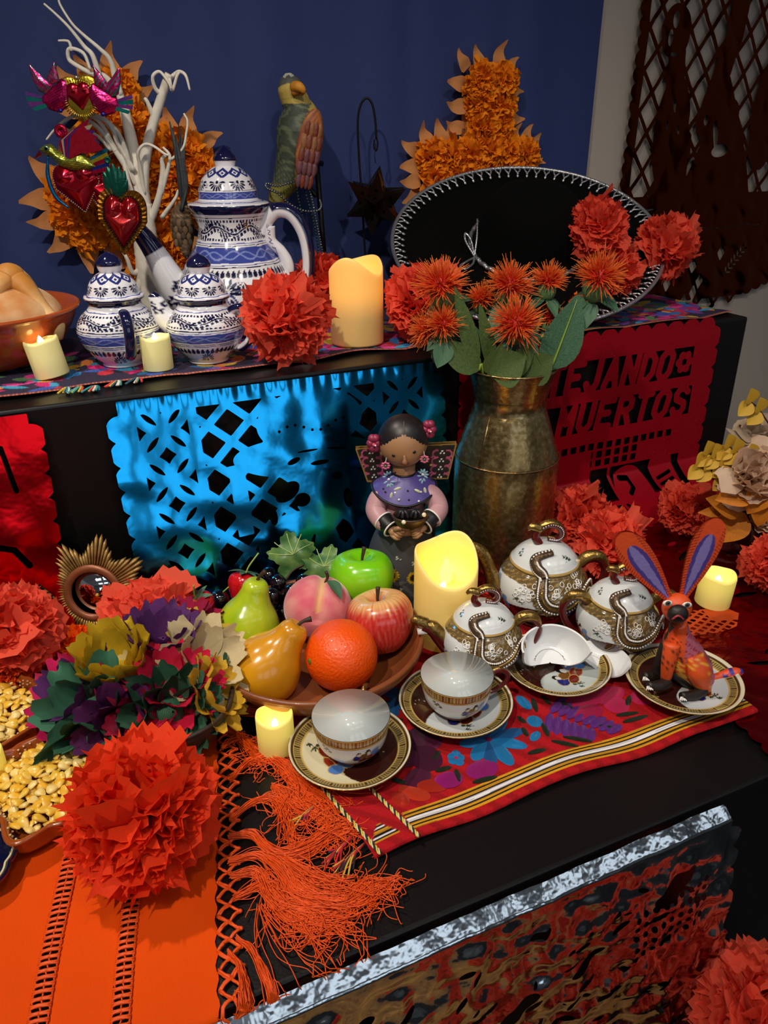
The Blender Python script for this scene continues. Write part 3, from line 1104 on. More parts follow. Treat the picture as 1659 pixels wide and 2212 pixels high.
OL2 = [(-0.04, .20, 125, .045), (-0.01, .21, 100, .045), (0.035, .212, 80, .05), (0.065, .195, 40, .045), (0.07, .16, 10, .04), (-0.055, .165, 165, .05), (-0.058, .12, 180, .045), (-0.06, .085, 190, .04), (0.075, .10, 0, .045),
       (0.085, .075, 60, .05), (0.115, .082, 80, .05), (0.15, .075, 70, .05), (0.185, .05, 20, .04), (0.19, 0, 0, .04), (0.185, -.04, -20, .05), (0.155, -.075, -60, .05), (0.11, -.085, -80, .05),
       (-0.10, .055, 110, .055), (-0.145, .055, 130, .055), (-0.172, .02, 165, .055), (-0.175, -.02, 180, .05), (-0.165, -.06, 210, .05), (-0.13, -.09, 250, .055), (-0.08, -.098, 265, .055), (-0.06, -.13, 200, .05), (-0.06, -.17, 185, .045), (0.08, -.14, 0, .04), (0.08, -.19, -10, .04)]
cross('tilted orange marigold cross behind the white twig tree', 0.190, 0.526, 1.474, -12, SP2, OL2, 0.80, 1.32)

# ================================================================== blue and white pottery
M_tal = mat('painted_glaze', attr=True, rough=0.10, coat=0.6, spec=0.6, bump=0.03, bscale=40)
WH, NAVY, COB, LBL = '#e9e8ee', '#13153c', '#3d4b9c', '#7f8cc8'


def fan(u, v, cu, cv, r, n, a0, spread, r0=0.25):
    """painted fan of strokes; u, v in metres; returns mask"""
    x, y = u - cu, v - cv
    rho = np.hypot(x, y) / r
    an = (np.arctan2(y, x) - a0 + PI) % TAU - PI
    k = an / spread * n
    petal = np.abs(((k + 0.5) % 1) - 0.5)
    wid = 0.40 * np.sin(PI * np.clip((rho - r0) / (1 - r0), 0, 1)) ** 0.6
    return (np.abs(an) < spread / 2 * 1.02) & (rho > r0) & (rho < 1) & (petal < wid)


def tal_paint(spec, rref):
    """spec: list of (kind, z0, z1, ...) in metres"""
    def f(th, r, z):
        c = np.tile(L(WH), (len(th), 1))
        n0 = np.sin(th * 9 + z * 300) * 0.0003
        z = z + n0
        for s in spec:
            k, z0, z1 = s[:3]
            zc, hh = (z0 + z1) / 2, (z1 - z0) / 2
            inb = (z >= z0) & (z <= z1)
            if k == 'band':
                c[inb] = L(s[3])
            elif k == 'scroll':                       # cobalt band with pale curls
                c[inb] = L(COB)
                n = s[3]
                ph = th / TAU * n
                w = np.abs((z - zc) / hh - 0.55 * np.sin(ph * TAU)) < 0.13
                w |= np.abs((z - zc) / hh + 0.45 * np.sin(ph * TAU + 0.8)) < 0.10
                c[inb & w] = L(LBL)
            elif k == 'drops':
                n = s[3]
                q = ((th / TAU * n) % 1) - 0.5
                t = np.clip((z - z0) / (z1 - z0), 0, 1)
                c[inb & (np.abs(q - 0.12 * (t - .5)) < 0.44 * np.sin(PI * t ** 0.6) ** 0.8)] = L(NAVY)
            elif k == 'vine':
                n = s[3]
                ph = th / TAU * n * TAU
                yy = (z - zc) / hh
                wave = 0.35 * np.sin(ph)
                stem = np.abs(yy - wave) < 0.09
                d = yy - wave
                q = ((th / TAU * n * 9 + d * 0.7) % 1) - 0.5
                side = (np.abs(d) > 0.16) & (np.abs(d) < 0.50) & (np.abs(q) < 0.34) & (np.sin(ph * 0.5) * d > -0.3)
                leaf = (np.abs(yy - 0.5 * np.cos(ph)) < 0.30 * np.abs(np.cos(ph))) & (np.abs(((th / TAU * n * 13 + yy) % 1) - .5) < 0.33)
                edge = (np.abs(np.abs(yy) - 0.86) < 0.12) & (np.abs(((th / TAU * n * 11) % 1) - 0.5) < 0.3)
                c[inb & (stem | side | leaf | edge)] = L(NAVY)
            elif k == 'fans':
                n, rr, up = s[3:6]
                for i in range(n):
                    t0 = (i + 0.5) / n * TAU + 0.2
                    du = ((th - t0 + PI) % TAU - PI) * rref
                    c[fan(du, z, 0, z0, rr, 9, PI / 2 * up, PI * 1.1)] = L(NAVY)
                    c[np.hypot(du, z - z0) < rr * 0.17] = L(NAVY)
            elif k == 'blooms':
                n, rr = s[3:5]
                for i in range(n):
                    t0 = i / n * TAU + s[5]
                    du = ((th - t0 + PI) % TAU - PI) * rref
                    dz = z - zc
                    c[fan(du, dz, 0, rr * .5, rr * .95, 9, PI / 2, PI * 1.2, .3)] = L(NAVY)
                    for sg in (-1, 1):
                        c[fan(du, dz, sg * rr * .95, rr * .25, rr * .75, 8, PI / 2 - sg * .7, PI * 1.2, .3)] = L(NAVY)
                        x, y = du - sg * rr * .35, dz + rr * .05
                        a, b = x * .88 + sg * y * .47, -sg * x * .47 + y * .88
                        e = np.hypot(a / .30, b / .62) / rr
                        c[e < 1] = L(NAVY)
                        c[(e < .82)] = L(COB)
                        c[(e < .56)] = L(WH)
                        c[(e < .32)] = L(NAVY)
                    c[fan(du, dz, 0, -rr * .65, rr * .7, 7, -PI / 2, PI * 1.5, .2)] = L(NAVY)
            elif k == 'diamonds':
                n = s[3]
                q = np.abs(((th / TAU * n) % 1) - 0.5) * 2
                e = q + np.abs(z - zc) / hh
                c[inb & (e < 1.15)] = L('#2a3276')
                c[inb & (e < .55)] = L(WH)
                c[inb & (e < .28)] = L('#2a3276')
            elif k == 'dots':
                n = s[3]
                q = (((th / TAU * n) % 1) - 0.5) * TAU / n * rref
                for ox, oz in ((0, 0), (.0022, .001), (-.0022, .001), (.0013, -.002), (-.0013, -.002), (0, .0026)):
                    c[np.hypot(q - ox, z - zc - oz) < 0.0008] = L(NAVY)
        return c
    return f


def dense(prof, n):
    p = spl(prof, 8)
    d = np.concatenate([[0], np.cumsum(np.hypot(*np.diff(p, axis=0).T))])
    t = np.linspace(0, d[-1], n)
    return np.column_stack([np.interp(t, d, p[:, 0]), np.interp(t, d, p[:, 1])])


cm = 0.01
SEG = 300
# --- big teapot
t = thing('talavera_teapot', 'large blue and white pottery teapot with domed lid and long spout', 'teapot', (0.308, 1.280, U + 0.003))
t.scale = (0.94, 0.94, 0.93)
pr = A([(6.3, 0), (6.6, .3), (7.5, 1.0), (9.2, 3), (10.1, 5.6), (9.9, 8), (9.0, 10.2), (7.8, 12.3), (6.5, 14.2), (5.6, 16.2), (5.35, 17.6), (5.7, 19.0), (6.5, 20.3), (6.7, 20.7)]) * cm
sp = [('blooms', .055, .085, 6, .024, 1.5 * PI), ('dots', .094, .098, 12), ('drops', .104, .116, 60), ('band', .1185, .1200, NAVY), ('band', .122, .1230, COB), ('scroll', .1255, .1485, 8),
      ('band', .1505, .1515, NAVY), ('band', .1535, .155, COB), ('vine', .158, .191, 6), ('band', .1935, .1945, NAVY), ('band', .199, .21, NAVY), ('drops', .012, .030, 34), ('band', 0, .006, COB)]
lathe(dense(pr, 220), SEG, col=tal_paint(sp, .085)).build('body', M_tal, t)
pr = A([(6.6, 20.6), (6.75, 20.9), (6.6, 21.4), (5.6, 21.7), (4.95, 22.0), (4.85, 22.6), (4.8, 23.3), (4.6, 23.9), (4.1, 25.0), (3.2, 26.1), (2.2, 26.8), (1.5, 27.0)]) * cm
sp = [('band', .205, .2125, NAVY), ('band', .2165, .2172, COB), ('scroll', .2215, .2325, 10), ('band', .2345, .2352, NAVY), ('fans', .2475, .2475, 8, .0145, -1), ('dots', .241, .243, 10), ('diamonds', .2535, .268, 10)]
lid = lathe(dense(pr, 110), SEG, col=tal_paint(sp, .045)).build('lid', M_tal, t)
pr = A([(1.45, 26.9), (1.6, 27.1), (1.75, 27.7), (1.9, 27.9), (1.85, 28.3), (1.4, 29.0), (.6, 29.7), (0.01, 30.1)]) * cm
lathe(dense(pr, 40), 60, col=lambda th, r, z: np.where((z < .2782)[:, None], L(WH), L(NAVY))).build('knob', M_tal, lid)
pth = spl(A([(-7.0, -.5, 4.2), (-9.6, -.8, 6.6), (-11.4, -1.0, 10.0), (-12.8, -1.2, 13.2), (-14.6, -1.4, 16.4), (-16.8, -1.6, 18.9)]) * cm, 14)
pc = np.tile(L(WH), (len(pth), 1))
pc[-26:] = L(NAVY)
sm = tube(pth, A([3.0, 2.9, 2.4, 1.9, 1.55, 1.35]) * cm, 40, col=pc)
v0, c0 = sm.v[0], sm.c[0]
for (cx_, cz_, rr_) in ((-10.2, 5.4, 1.5), (-9.2, 8.0, 1.3), (-8.0, 4.0, 1.4), (-13.6, 15.9, 1.2)):
    c0[fan(v0[:, 0], v0[:, 2], cx_ * cm, cz_ * cm, rr_ * cm, 9, PI / 2, TAU * .8, .3) & (v0[:, 1] < 0.0)] = L(NAVY)
    c0[(np.hypot(v0[:, 0] - cx_ * cm, v0[:, 2] - cz_ * cm) < .003) & (v0[:, 1] < 0)] = L(NAVY)
sm.build('spout', M_tal, t)
hp = spl(A([(5.2, 0, 16.4), (6.2, 0, 18.6), (8.0, 0, 20.1), (10.4, 0, 19.5), (12.3, 0, 16.4), (12.9, 0, 12.0), (12.2, 0, 7.4), (10.4, 0, 4.0), (9.2, 0, 3.2)]) * cm, 12)
hm = tube(hp, A([1.15, 1.2, 1.25, 1.2, 1.15, 1.1, 1.1, 1.1, 1.0]) * cm, 24)
hv = hm.v[0].reshape(len(hp), 24, 3)
out = np.einsum('ijk,ik->ij', hv - hp[:, None], (hp - A((7 * cm, 0, 11 * cm))) / np.linalg.norm(hp - A((7 * cm, 0, 11 * cm)), axis=1)[:, None])
hm.c[0] = np.where((out.ravel() > 0.0005)[:, None] & (np.repeat(np.arange(len(hp)), 24) > 20)[:, None], L(NAVY), L(WH))
hd = hm.build('handle', M_tal, t)
tube(spl(A([(6.4, 0, 17.6), (6.6, 0, 15.2), (8.3, 0, 13.4), (9.2, 0, 11.2), (8.6, 0, 8.6), (7.6, 0, 7.4)]) * cm, 8), A([1.1, 1.0, .95, 1.1, 1.3, 1.0]) * cm, 20, col=L(WH)).build('handle_scroll', M_tal, hd)
# --- the painted signature on the scroll
M_ink = mat('blue_ink', '#252c6a', 0.4)
sg = MB()
for st in ([(6.35, 18.2), (6.25, 17.4), (6.6, 17.9)], [(6.3, 17.1), (6.75, 16.9), (6.35, 16.5), (6.8, 16.3)], [(6.4, 15.9), (6.9, 15.5), (6.5, 15.2), (7.1, 14.9)], [(6.9, 14.4), (7.5, 14.1)], [(7.4, 14.3), (7.7, 13.2), (7.9, 12.8)]):
    tube(spl(A([(a, -1.08, b) for a, b in st]) * cm, 5), .0004, 5, mb=sg)
sg.build('signature', M_ink, hd)


def small_pot(label, cat, loc, s, rz, kind):
    t = thing('talavera_' + cat.replace(' ', '_'), label, cat, loc)
    pr = A([(3.1, 0), (3.15, .4), (4.0, 1.2), (5.2, 2.8), (5.9, 4.6), (5.75, 6.0), (5.0, 7.2), (4.0, 8.1), (3.6, 8.8), (3.75, 9.3)]) * cm * s
    z = lambda a: a * cm * s
    sp = [('fans', z(.9), z(.9), 6, z(1.2), 1), ('drops', z(2.0), z(2.9), 44), ('band', z(3.15), z(3.25), COB), ('band', z(3.4), z(3.5), NAVY), ('scroll', z(3.7), z(5.0), 7), ('band', z(5.15), z(5.25), COB), ('band', z(5.45), z(5.6), NAVY),
          ('vine', z(5.8), z(7.7), 5), ('band', z(7.95), z(8.05), COB), ('band', z(8.7), z(9.4), NAVY)]
    lathe(dense(pr, 170), 260, col=tal_paint(sp, z(5))).build('body', M_tal, t)
    pr = A([(4.0, 9.35), (4.2, 9.55), (4.15, 9.95), (3.7, 10.1), (3.55, 10.6), (3.2, 11.6), (2.5, 12.5), (1.7, 13.0), (1.3, 13.1)]) * cm * s
    sp = [('band', z(9.3), z(9.72), NAVY), ('band', z(10.02), z(10.1), COB), ('fans', z(11.3), z(11.3), 8, z(1.15), -1), ('diamonds', z(11.75), z(13.1), 9)]
    ld = lathe(dense(pr, 90), 240, col=tal_paint(sp, z(3.3))).build('lid', M_tal, t)
    pr = A([(1.25, 13.0), (1.55, 13.3), (1.75, 14.0), (1.8, 14.25), (1.65, 14.7), (1.0, 15.4), (0.01, 15.9)]) * cm * s
    lathe(dense(pr, 30), 48, col=lambda th, r, zz: np.where((zz < z(14.05))[:, None], L(WH), L(NAVY))).build('knob', M_tal, ld)

    def strap(rot):
        p = spl(A([(4.2, 0, 7.6), (5.8, 0, 8.2), (7.2, 0, 7.5), (7.7, 0, 5.6), (7.1, 0, 3.4), (5.8, 0, 2.2), (4.6, 0, 2.0)]) * cm * s, 8)
        m = tube(p, .78 * cm * s, 18, flat=0.8)
        v = m.v[0].reshape(len(p), 18, 3)
        o = np.einsum('ijk,ik->ij', v - p[:, None], (p - A((4.6, 0, 5)) * cm * s) / np.linalg.norm(p - A((4.6, 0, 5)) * cm * s, axis=1)[:, None])
        m.c[0] = np.where((o.ravel() > -.001)[:, None], L(NAVY), L(WH))
        m.xf(R('Z', rot)).build('handle', M_tal, t)
    if kind == 'sugar':
        strap(-62)
        strap(118)
    else:
        strap(-12)
        q = spl(A([(-4.4, -.6, 5.2), (-6.0, -.8, 7.0), (-6.6, -.9, 9.0), (-7.4, -1.0, 10.2)]) * cm * s, 8)
        m = tube(q, A([1.9, 1.6, 1.1, .75]) * cm * s, 24, col=L(WH))
        v = m.v[0]
        m.c[0][fan(v[:, 0], v[:, 2], -.063 * s, .087 * s, .013 * s, 9, -PI / 2, TAU * .7, .25)] = L(NAVY)
        m.c[0][v[:, 2] > .0985 * s] = L(NAVY)
        m.build('spout', M_tal, t)
    return t


small_pot('blue and white lidded sugar bowl, handle towards the viewer, beside the bread', 'sugar bowl', (0.104, 1.148, U + 0.0035), 0.96, 0, 'sugar')
small_pot('blue and white lidded creamer with dark curved handle, left of the coral flower', 'creamer', (0.218, 1.112, U + 0.0035), 0.93, 0, 'cream')

# ================================================================== bread in a clay bowl
M_clay = mat('glazed_clay', '#b5501c', 0.16, coat=0.5, vary=0.5, vscale=10, vcol='#8a3a12', bump=0.05, bscale=30)
M_bread = mat('sugared_bread', '#b8702a', 0.75, vary=0.95, vscale=11, vcol='#f3dcae', bump=0.25, bscale=90)
M_crust = mat('golden_crust', '#c07e30', 0.6, vary=0.85, vscale=14, vcol='#efd29a', bump=0.2, bscale=80)
t = thing('clay_bowl', 'wide shiny orange clay bowl of bread at the left edge', 'bowl', (-0.075, 1.235, U + 0.006))
lathe(spl(A([(7.0, 0), (8.2, .2), (10.6, 2.2), (12.6, 5.2), (13.3, 6.8), (13.7, 7.2), (13.5, 7.6), (12.9, 7.2), (11.4, 4.6), (8.6, 1.6), (0.1, 1.0)]) * cm, 5), 90).build('bowl_body', M_clay, t)
m = MB()
tube(np.column_stack([.1355 * np.cos(np.linspace(0, TAU, 80, endpoint=False)), .1355 * np.sin(np.linspace(0, TAU, 80, endpoint=False)), np.full(80, .0735)]), .0032, 8, closed=True, mb=m)
m.build('rim', M_clay, t)


def bread(label, loc, rz, s, tilt=(0, 0)):
    t = thing('bread_of_the_dead', label, 'bread', loc, rz, 'round loaves in the clay bowl', tilt)
    ell((0, 0, .035 * s), (.074 * s, .068 * s, .042 * s), 40, 22, fn=lambda a, b: 1 + .03 * np.sin(3 * b) * np.sin(a)).build('loaf', M_bread, t)
    for k in range(4):
        a = k * 90 + 20
        p = [(.074, .014), (.070, .036), (.050, .056), (.028, .075), (.012, .083)]
        q = spl([(x * s, 0, z * s) for x, z in p], 6)
        tube(q, A([.010, .016, .011, .012, .016, .019]) * s, 14, flat=.8).xf(R('Z', a)).build('bone_strip', M_crust, t)
    ell((0, 0, .087 * s), (.021 * s, .021 * s, .018 * s), 24, 14).build('knob', M_crust, t)
    return t


bread('sugared round loaf with crossed bone strips, right in the clay bowl', (-0.036, 1.215, U + 0.040), 30, 0.98, (8, 6))
bread('pale sugared loaf at the very left of the clay bowl', (-0.150, 1.235, U + 0.040), 0, 0.92, (-4, -8))

# ================================================================== candles
M_wax_t = mat('tea_light_wax', '#f0df8a', 0.5, emit=0.42, ecol='#f4d848', egrad=(0.0, 0.045, 0.10), bump=0.05, bscale=60)
M_wax_d = mat('tea_light_wax_dim', '#f0e6a6', 0.5, emit=0.20, ecol='#f4dc70', egrad=(0.0, 0.045, 0.06), bump=0.05, bscale=60)
M_wax_u = mat('amber_pillar_wax', '#efc47a', 0.5, emit=0.55, ecol='#f59a22', egrad=(0.035, 0.085, 0.02), bump=0.05, bscale=40)
M_wax_l = mat('cream_pillar_wax', '#f2d888', 0.5, emit=0.34, ecol='#f2b32c', egrad=(0.01, 0.15, 0.06), bump=0.05, bscale=40)
M_flame = mat('flame_bulb', '#ffd24a', 0.4, emit=7.0, ecol='#ffc83a')
M_bulb = mat('bulb_tip', '#fff0b0', 0.4, emit=9.0, ecol='#ffe890')


def candle(label, loc, r, hgt, m, wave, name='tea_light', group=None, flame=True, tilt=(0, 0), depth=0.3, cat='candle', ph=0.0, wall=.12, fk=1.0):
    t = thing(name, label, cat, loc, VIEW, group, tilt)
    seg, a = 56, np.arange(56) * TAU / 56
    edge = hgt + wave(a)
    mb = MB()
    ri = r * (1 - wall)
    rows = [(r * .985, 0 * a), (r, .02 * hgt + 0 * a), (r, edge * .5), (r, edge * .9), (r, edge - .004), (r * (1 - wall * .3), edge - .0005), (r * (1 - wall * .7), edge - .0005), (ri, edge - .004),
            (ri * .97, edge * .5 + hgt * (1 - depth) * .5), (ri * .92, hgt * (1 - depth) + 0 * a), (ri * .5, hgt * (1 - depth) - .002 + 0 * a), (.0005, hgt * (1 - depth) - .002 + 0 * a)]
    v = np.stack([np.column_stack([q * np.cos(a), q * np.sin(a), z]) for q, z in rows])
    mb.add(v, [gfaces(seg, len(rows), True), np.arange(seg)[::-1][None]])
    mb.build('wax', m, t)
    if flame:
        zb = hgt * (1 - depth) - .002
        fh = (r * .55 if r < .03 else r * .95) * fk
        fm = lathe(spl([(.0006, zb), (r * .16 * fk, zb + fh * .12), (r * .19 * fk, zb + fh * .4), (r * .10 * fk, zb + fh * .8), (.0003, zb + fh)], 5), 16)
        fl = fm.build('flame', M_bulb if r < .03 else M_flame, t)
        if r > .03:
            ell((-.10 * r, -.25 * r, zb + .004), (.004, .004, .0035), 12, 8).build('glow_bulb', M_bulb, fl)
    return t


flatw = lambda a: 0.0012 * np.sin(2 * a + 1) + .0006 * np.sin(5 * a)
TG = 'small electric tea lights'
candle('tilted tea light on the upper step before the bread bowl', (0.006, 1.118, U + 0.0045), .0225, .050, M_wax_d, flatw, group=TG, tilt=(0, -9), depth=.12)
candle('tea light on the upper step between the two small blue pots', (0.143, 1.090, U + 0.0045), .0205, .046, M_wax_d, flatw, group=TG, tilt=(0, 0), depth=.12)
candle('tea light in front of the wooden fruit bowl beside the teacup', (0.1515, 0.632, 0.006), .0200, .046, M_wax_t, flatw, group=TG, depth=.34)
candle('tea light on the red foil behind the rabbit', (0.786, 0.643, 0.013), .0235, .047, M_wax_t, flatw, group=TG, depth=.30, tilt=(0, 3))
candle('tea light cut off by the left edge, beside the corn', (-0.132, 0.700, 0.004), .0200, .048, M_wax_t, flatw, group=TG, depth=.3)
wv_u = lambda a: .010 * np.sin(2 * (a - .35)) + .004 * np.sin(a * 3 + .5)
candle('tall amber pillar candle with melted rim on the upper step', (0.452, 1.112, U + 0.0045), .0410, .118, M_wax_u, wv_u, 'pillar_candle', 'pillar candles', depth=.12, fk=.35, wall=.1, ph=.4)
wv_l = lambda a: .019 * np.sin(a - .25) + .006 * np.sin(2 * (a - .1)) + .005 * np.cos(2 * a) - .003 * np.cos(3 * a)
candle('cream pillar candle with glowing flame beside the clay doll', (0.414, 0.738, 0.003), .0405, .122, M_wax_l, wv_l, 'pillar_candle', 'pillar candles', depth=.30, wall=.09)

# ================================================================== sombrero
M_felt = mat('black_velvet', '#040404', 0.95, bump=0.05, bscale=400, spec=0.1)
M_braid = mat('silver_braid', '#b8b8bc', 0.32, 0.85, bump=0.4, bscale=300)
hat = thing('sombrero', 'black wide-brimmed hat with silver braided edge, tipped up on the upper step', 'hat', (0, 0, 0), 0)
Mh = np.eye(4)
Mh[:3, :3] = [[0.98388, 0.06244, -0.16757], [-0.13582, 0.87045, -0.47315], [0.11632, 0.48828, 0.86490]]
Mh[:3, 3] = (0.8284, 1.2159, 0.4291)
hat.matrix_basis = Matrix(Mh)
RX, RY = 0.2463, 0.2198


def brim(th, k):
    curl = 0.014 * np.clip((k - 0.80) / 0.20, 0, 1) ** 2 - 0.010
    return np.stack([RX * k * np.cos(th), RY * k * np.sin(th), curl + 0 * th], -1)


th = np.arange(96) * TAU / 96
ks = np.concatenate([np.linspace(0.36, 1.0, 14)])
rows = [brim(th, k) for k in ks] + [brim(th, k) + A((0, 0, -0.006)) for k in ks[::-1]]
MB().add(np.stack(rows), gfaces(96, len(rows), True)).build('brim', M_felt, hat)
cr = [(0.42, -.012), (0.40, .01), (0.38, .035), (0.35, .06), (0.30, .080), (0.21, .092), (0.10, .096), (0.004, .097)]
rows = [np.stack([RX * k * np.cos(th) * .98, RY * k * np.sin(th) * 1.05, np.full(96, z)], -1) for k, z in spl(cr, 4)]
MB().add(np.stack(rows), gfaces(96, len(rows), True)).build('crown', M_felt, hat)
ed = brim(np.arange(220) * TAU / 220, 1.0)
tube(ed + A((0, 0, .001)), .0034, 8, closed=True).build('edge_cord', M_braid, hat)
lp = MB()
for sgn in (-1, 1):
    tube(spl([(sgn * .0052, 0, 0), (sgn * .0045, .004, .0022), (sgn * .0012, .009, .003), (0, .013, .0028)], 4), .0018, 6, mb=lp)
ell((0, .0155, .0025), (.0026, .0042, .0022), 10, 8, mb=lp)
lme = lp.mesh('braid_loop', M_braid)
for k in range(78):
    a = k * TAU / 78
    p, q = brim(np.array(a), 0.985), brim(np.array(a), 0.90)
    inn = q - p
    inn /= np.linalg.norm(inn)
    tg = A((-math.sin(a) * RX, math.cos(a) * RY, 0))
    tg = tg - inn * (tg @ inn)
    tg /= np.linalg.norm(tg)
    Mx = np.eye(4)
    Mx[:3, 0], Mx[:3, 1], Mx[:3, 2], Mx[:3, 3] = tg, inn, np.cross(tg, inn) * (1 if np.cross(tg, inn)[2] > 0 else -1), p + A((0, 0, .002))
    if np.linalg.det(Mx[:3, :3]) < 0:
        Mx[:3, 0] *= -1
    ob('braid_loop', lme, hat, Mx)
ct = np.linspace(0, TAU, 130, endpoint=False)
cb = np.column_stack([RX * .425 * np.cos(ct), RY * .445 * np.sin(ct), -.004 + .0015 * np.sin(ct * 40)])
tube(cb, .0042, 8, closed=True).build('crown_cord', M_braid, hat)
bow = MB()
for st in ([(0, 0, 0), (.004, .03, .012), (-.002, .045, .018), (-.006, .03, .012), (0, 0, .002)], [(0, 0, 0), (.014, .03, .02), (.026, .062, .03)], [(0, 0, 0), (-.02, -.012, .004), (-.035, -.02, .004), (-.03, -.03, .004), (-.012, -.02, .003), (0, 0, 0)]):
    tube(spl(st, 8), .0020, 6, mb=bow)
bow.xf(T(-.108, -.012, -.002)).build('cord_bow', M_braid, hat)

# ================================================================== star lantern on a hook
M_iron = mat('dark_iron', '#1b1917', 0.45, 0.7, bump=0.15, bscale=90)
M_tin = mat('dark_tin', '#2c2824', 0.30, 0.9, vary=0.6, vscale=25, vcol='#4a3420', bump=0.1, bscale=80)
t = thing('hook_stand', 'thin dark metal shepherd hook standing behind the tall candle', 'hook stand', (0.612, 1.440, U))
px = drawn((0.612, 1.440, U))
hk = spl([(0.006, 0, 0.002), px(790, 560), px(782, 430), px(775, 330), px(773, 260), px(780, 225), px(792, 212), px(804, 225), px(811, 262), px(813, 300)], 8)
tube(hk, .0020, 8).build('rod', M_iron, t)
tube(spl([px(813, 298), px(816, 310), px(813, 325), px(808, 318), px(809, 300)], 6), .0016, 7).build('hook_curl', M_iron, t)
lathe([(.05, 0), (.05, .004), (.003, .007), (.0025, .01)], 32).build('foot', M_iron, t)
t2 = thing('star_lantern', 'dark punched metal star lantern hanging from the hook', 'lantern', placed((0.612, 1.440, U), px(812, 436, -.012)))
dirs = [A(d) for d in ((1, 0, 0), (-1, 0, 0), (0, 1, 0), (0, -1, 0), (0, 0, 1), (0, 0, -1))] + [A((a, b, c)) / math.sqrt(3) for a in (-1, 1) for b in (-1, 1) for c in (-1, 1)]
Rm = (R('Y', 5) @ R('X', 36) @ R('Z', 42))[:3, :3]
for i, d in enumerate(dirs):
    d = Rm @ d
    sq = i < 6
    nseg = 4 if sq else 3
    ln, rb, hb_ = (.070, .0225, .022) if sq else (.066, .0225, .022)
    F = frame((0, 0, 0), d)
    ring = [F @ A((rb * math.cos(k * TAU / nseg + .6), rb * math.sin(k * TAU / nseg + .6), hb_, 1)) for k in range(nseg)]
    v = A([q[:3] for q in ring] + [d * ln])
    o = MB().add(v, [np.array([[k, (k + 1) % nseg, nseg] for k in range(nseg)])]).build('star_point', M_tin, t2, smooth=False)
    if d[1] < 0.2:
        hm = MB()
        for k in range(nseg):
            c_ = (v[k] + v[(k + 1) % nseg] + v[nseg] * 0.7) / 2.7
            n_ = np.cross(v[(k + 1) % nseg] - v[k], v[nseg] - v[k])
            if n_ @ d < 0:
                n_ = -n_
            st = [(.0042 * (1 if j % 2 else .45) * math.cos(j * PI / 5), .0042 * (1 if j % 2 else .45) * math.sin(j * PI / 5)) for j in range(10)]
            hm.join(prism(st, .0004), frame(c_ + n_ / np.linalg.norm(n_) * .0002, n_))
        hm.build('punched_star', mat('punched_hole', '#020202', 0.9, spec=0.0), o, smooth=False)
ell((0, 0, 0), (.026, .026, .026), 12, 8).build('star_core', M_tin, t2, smooth=False)
tube(spl([(0, 0, .066), (-.001, 0, .080), (.001, .010, .098)], 4), .0008, 5).build('hanger', M_iron, t2)

# ================================================================== white twig tree with tin ornaments
M_birch = mat('birch_white', '#efe8da', 0.7, vary=0.3, vscale=40, vcol='#cfc3ac', bump=0.3, bscale=70)
M_bark = mat('birch_bark_mark', '#2a211a', 0.8, bump=0.3)
TB = A((0.206, 1.415, U))
tree = thing('twig_tree', 'white painted birch twig tree standing behind the blue pots', 'twig tree', TB)
K = 1 / 1240.0


TDR = drawn(TB)


def tp(x, y, d=0.0):
    return TDR(x, y, d * 0.7)


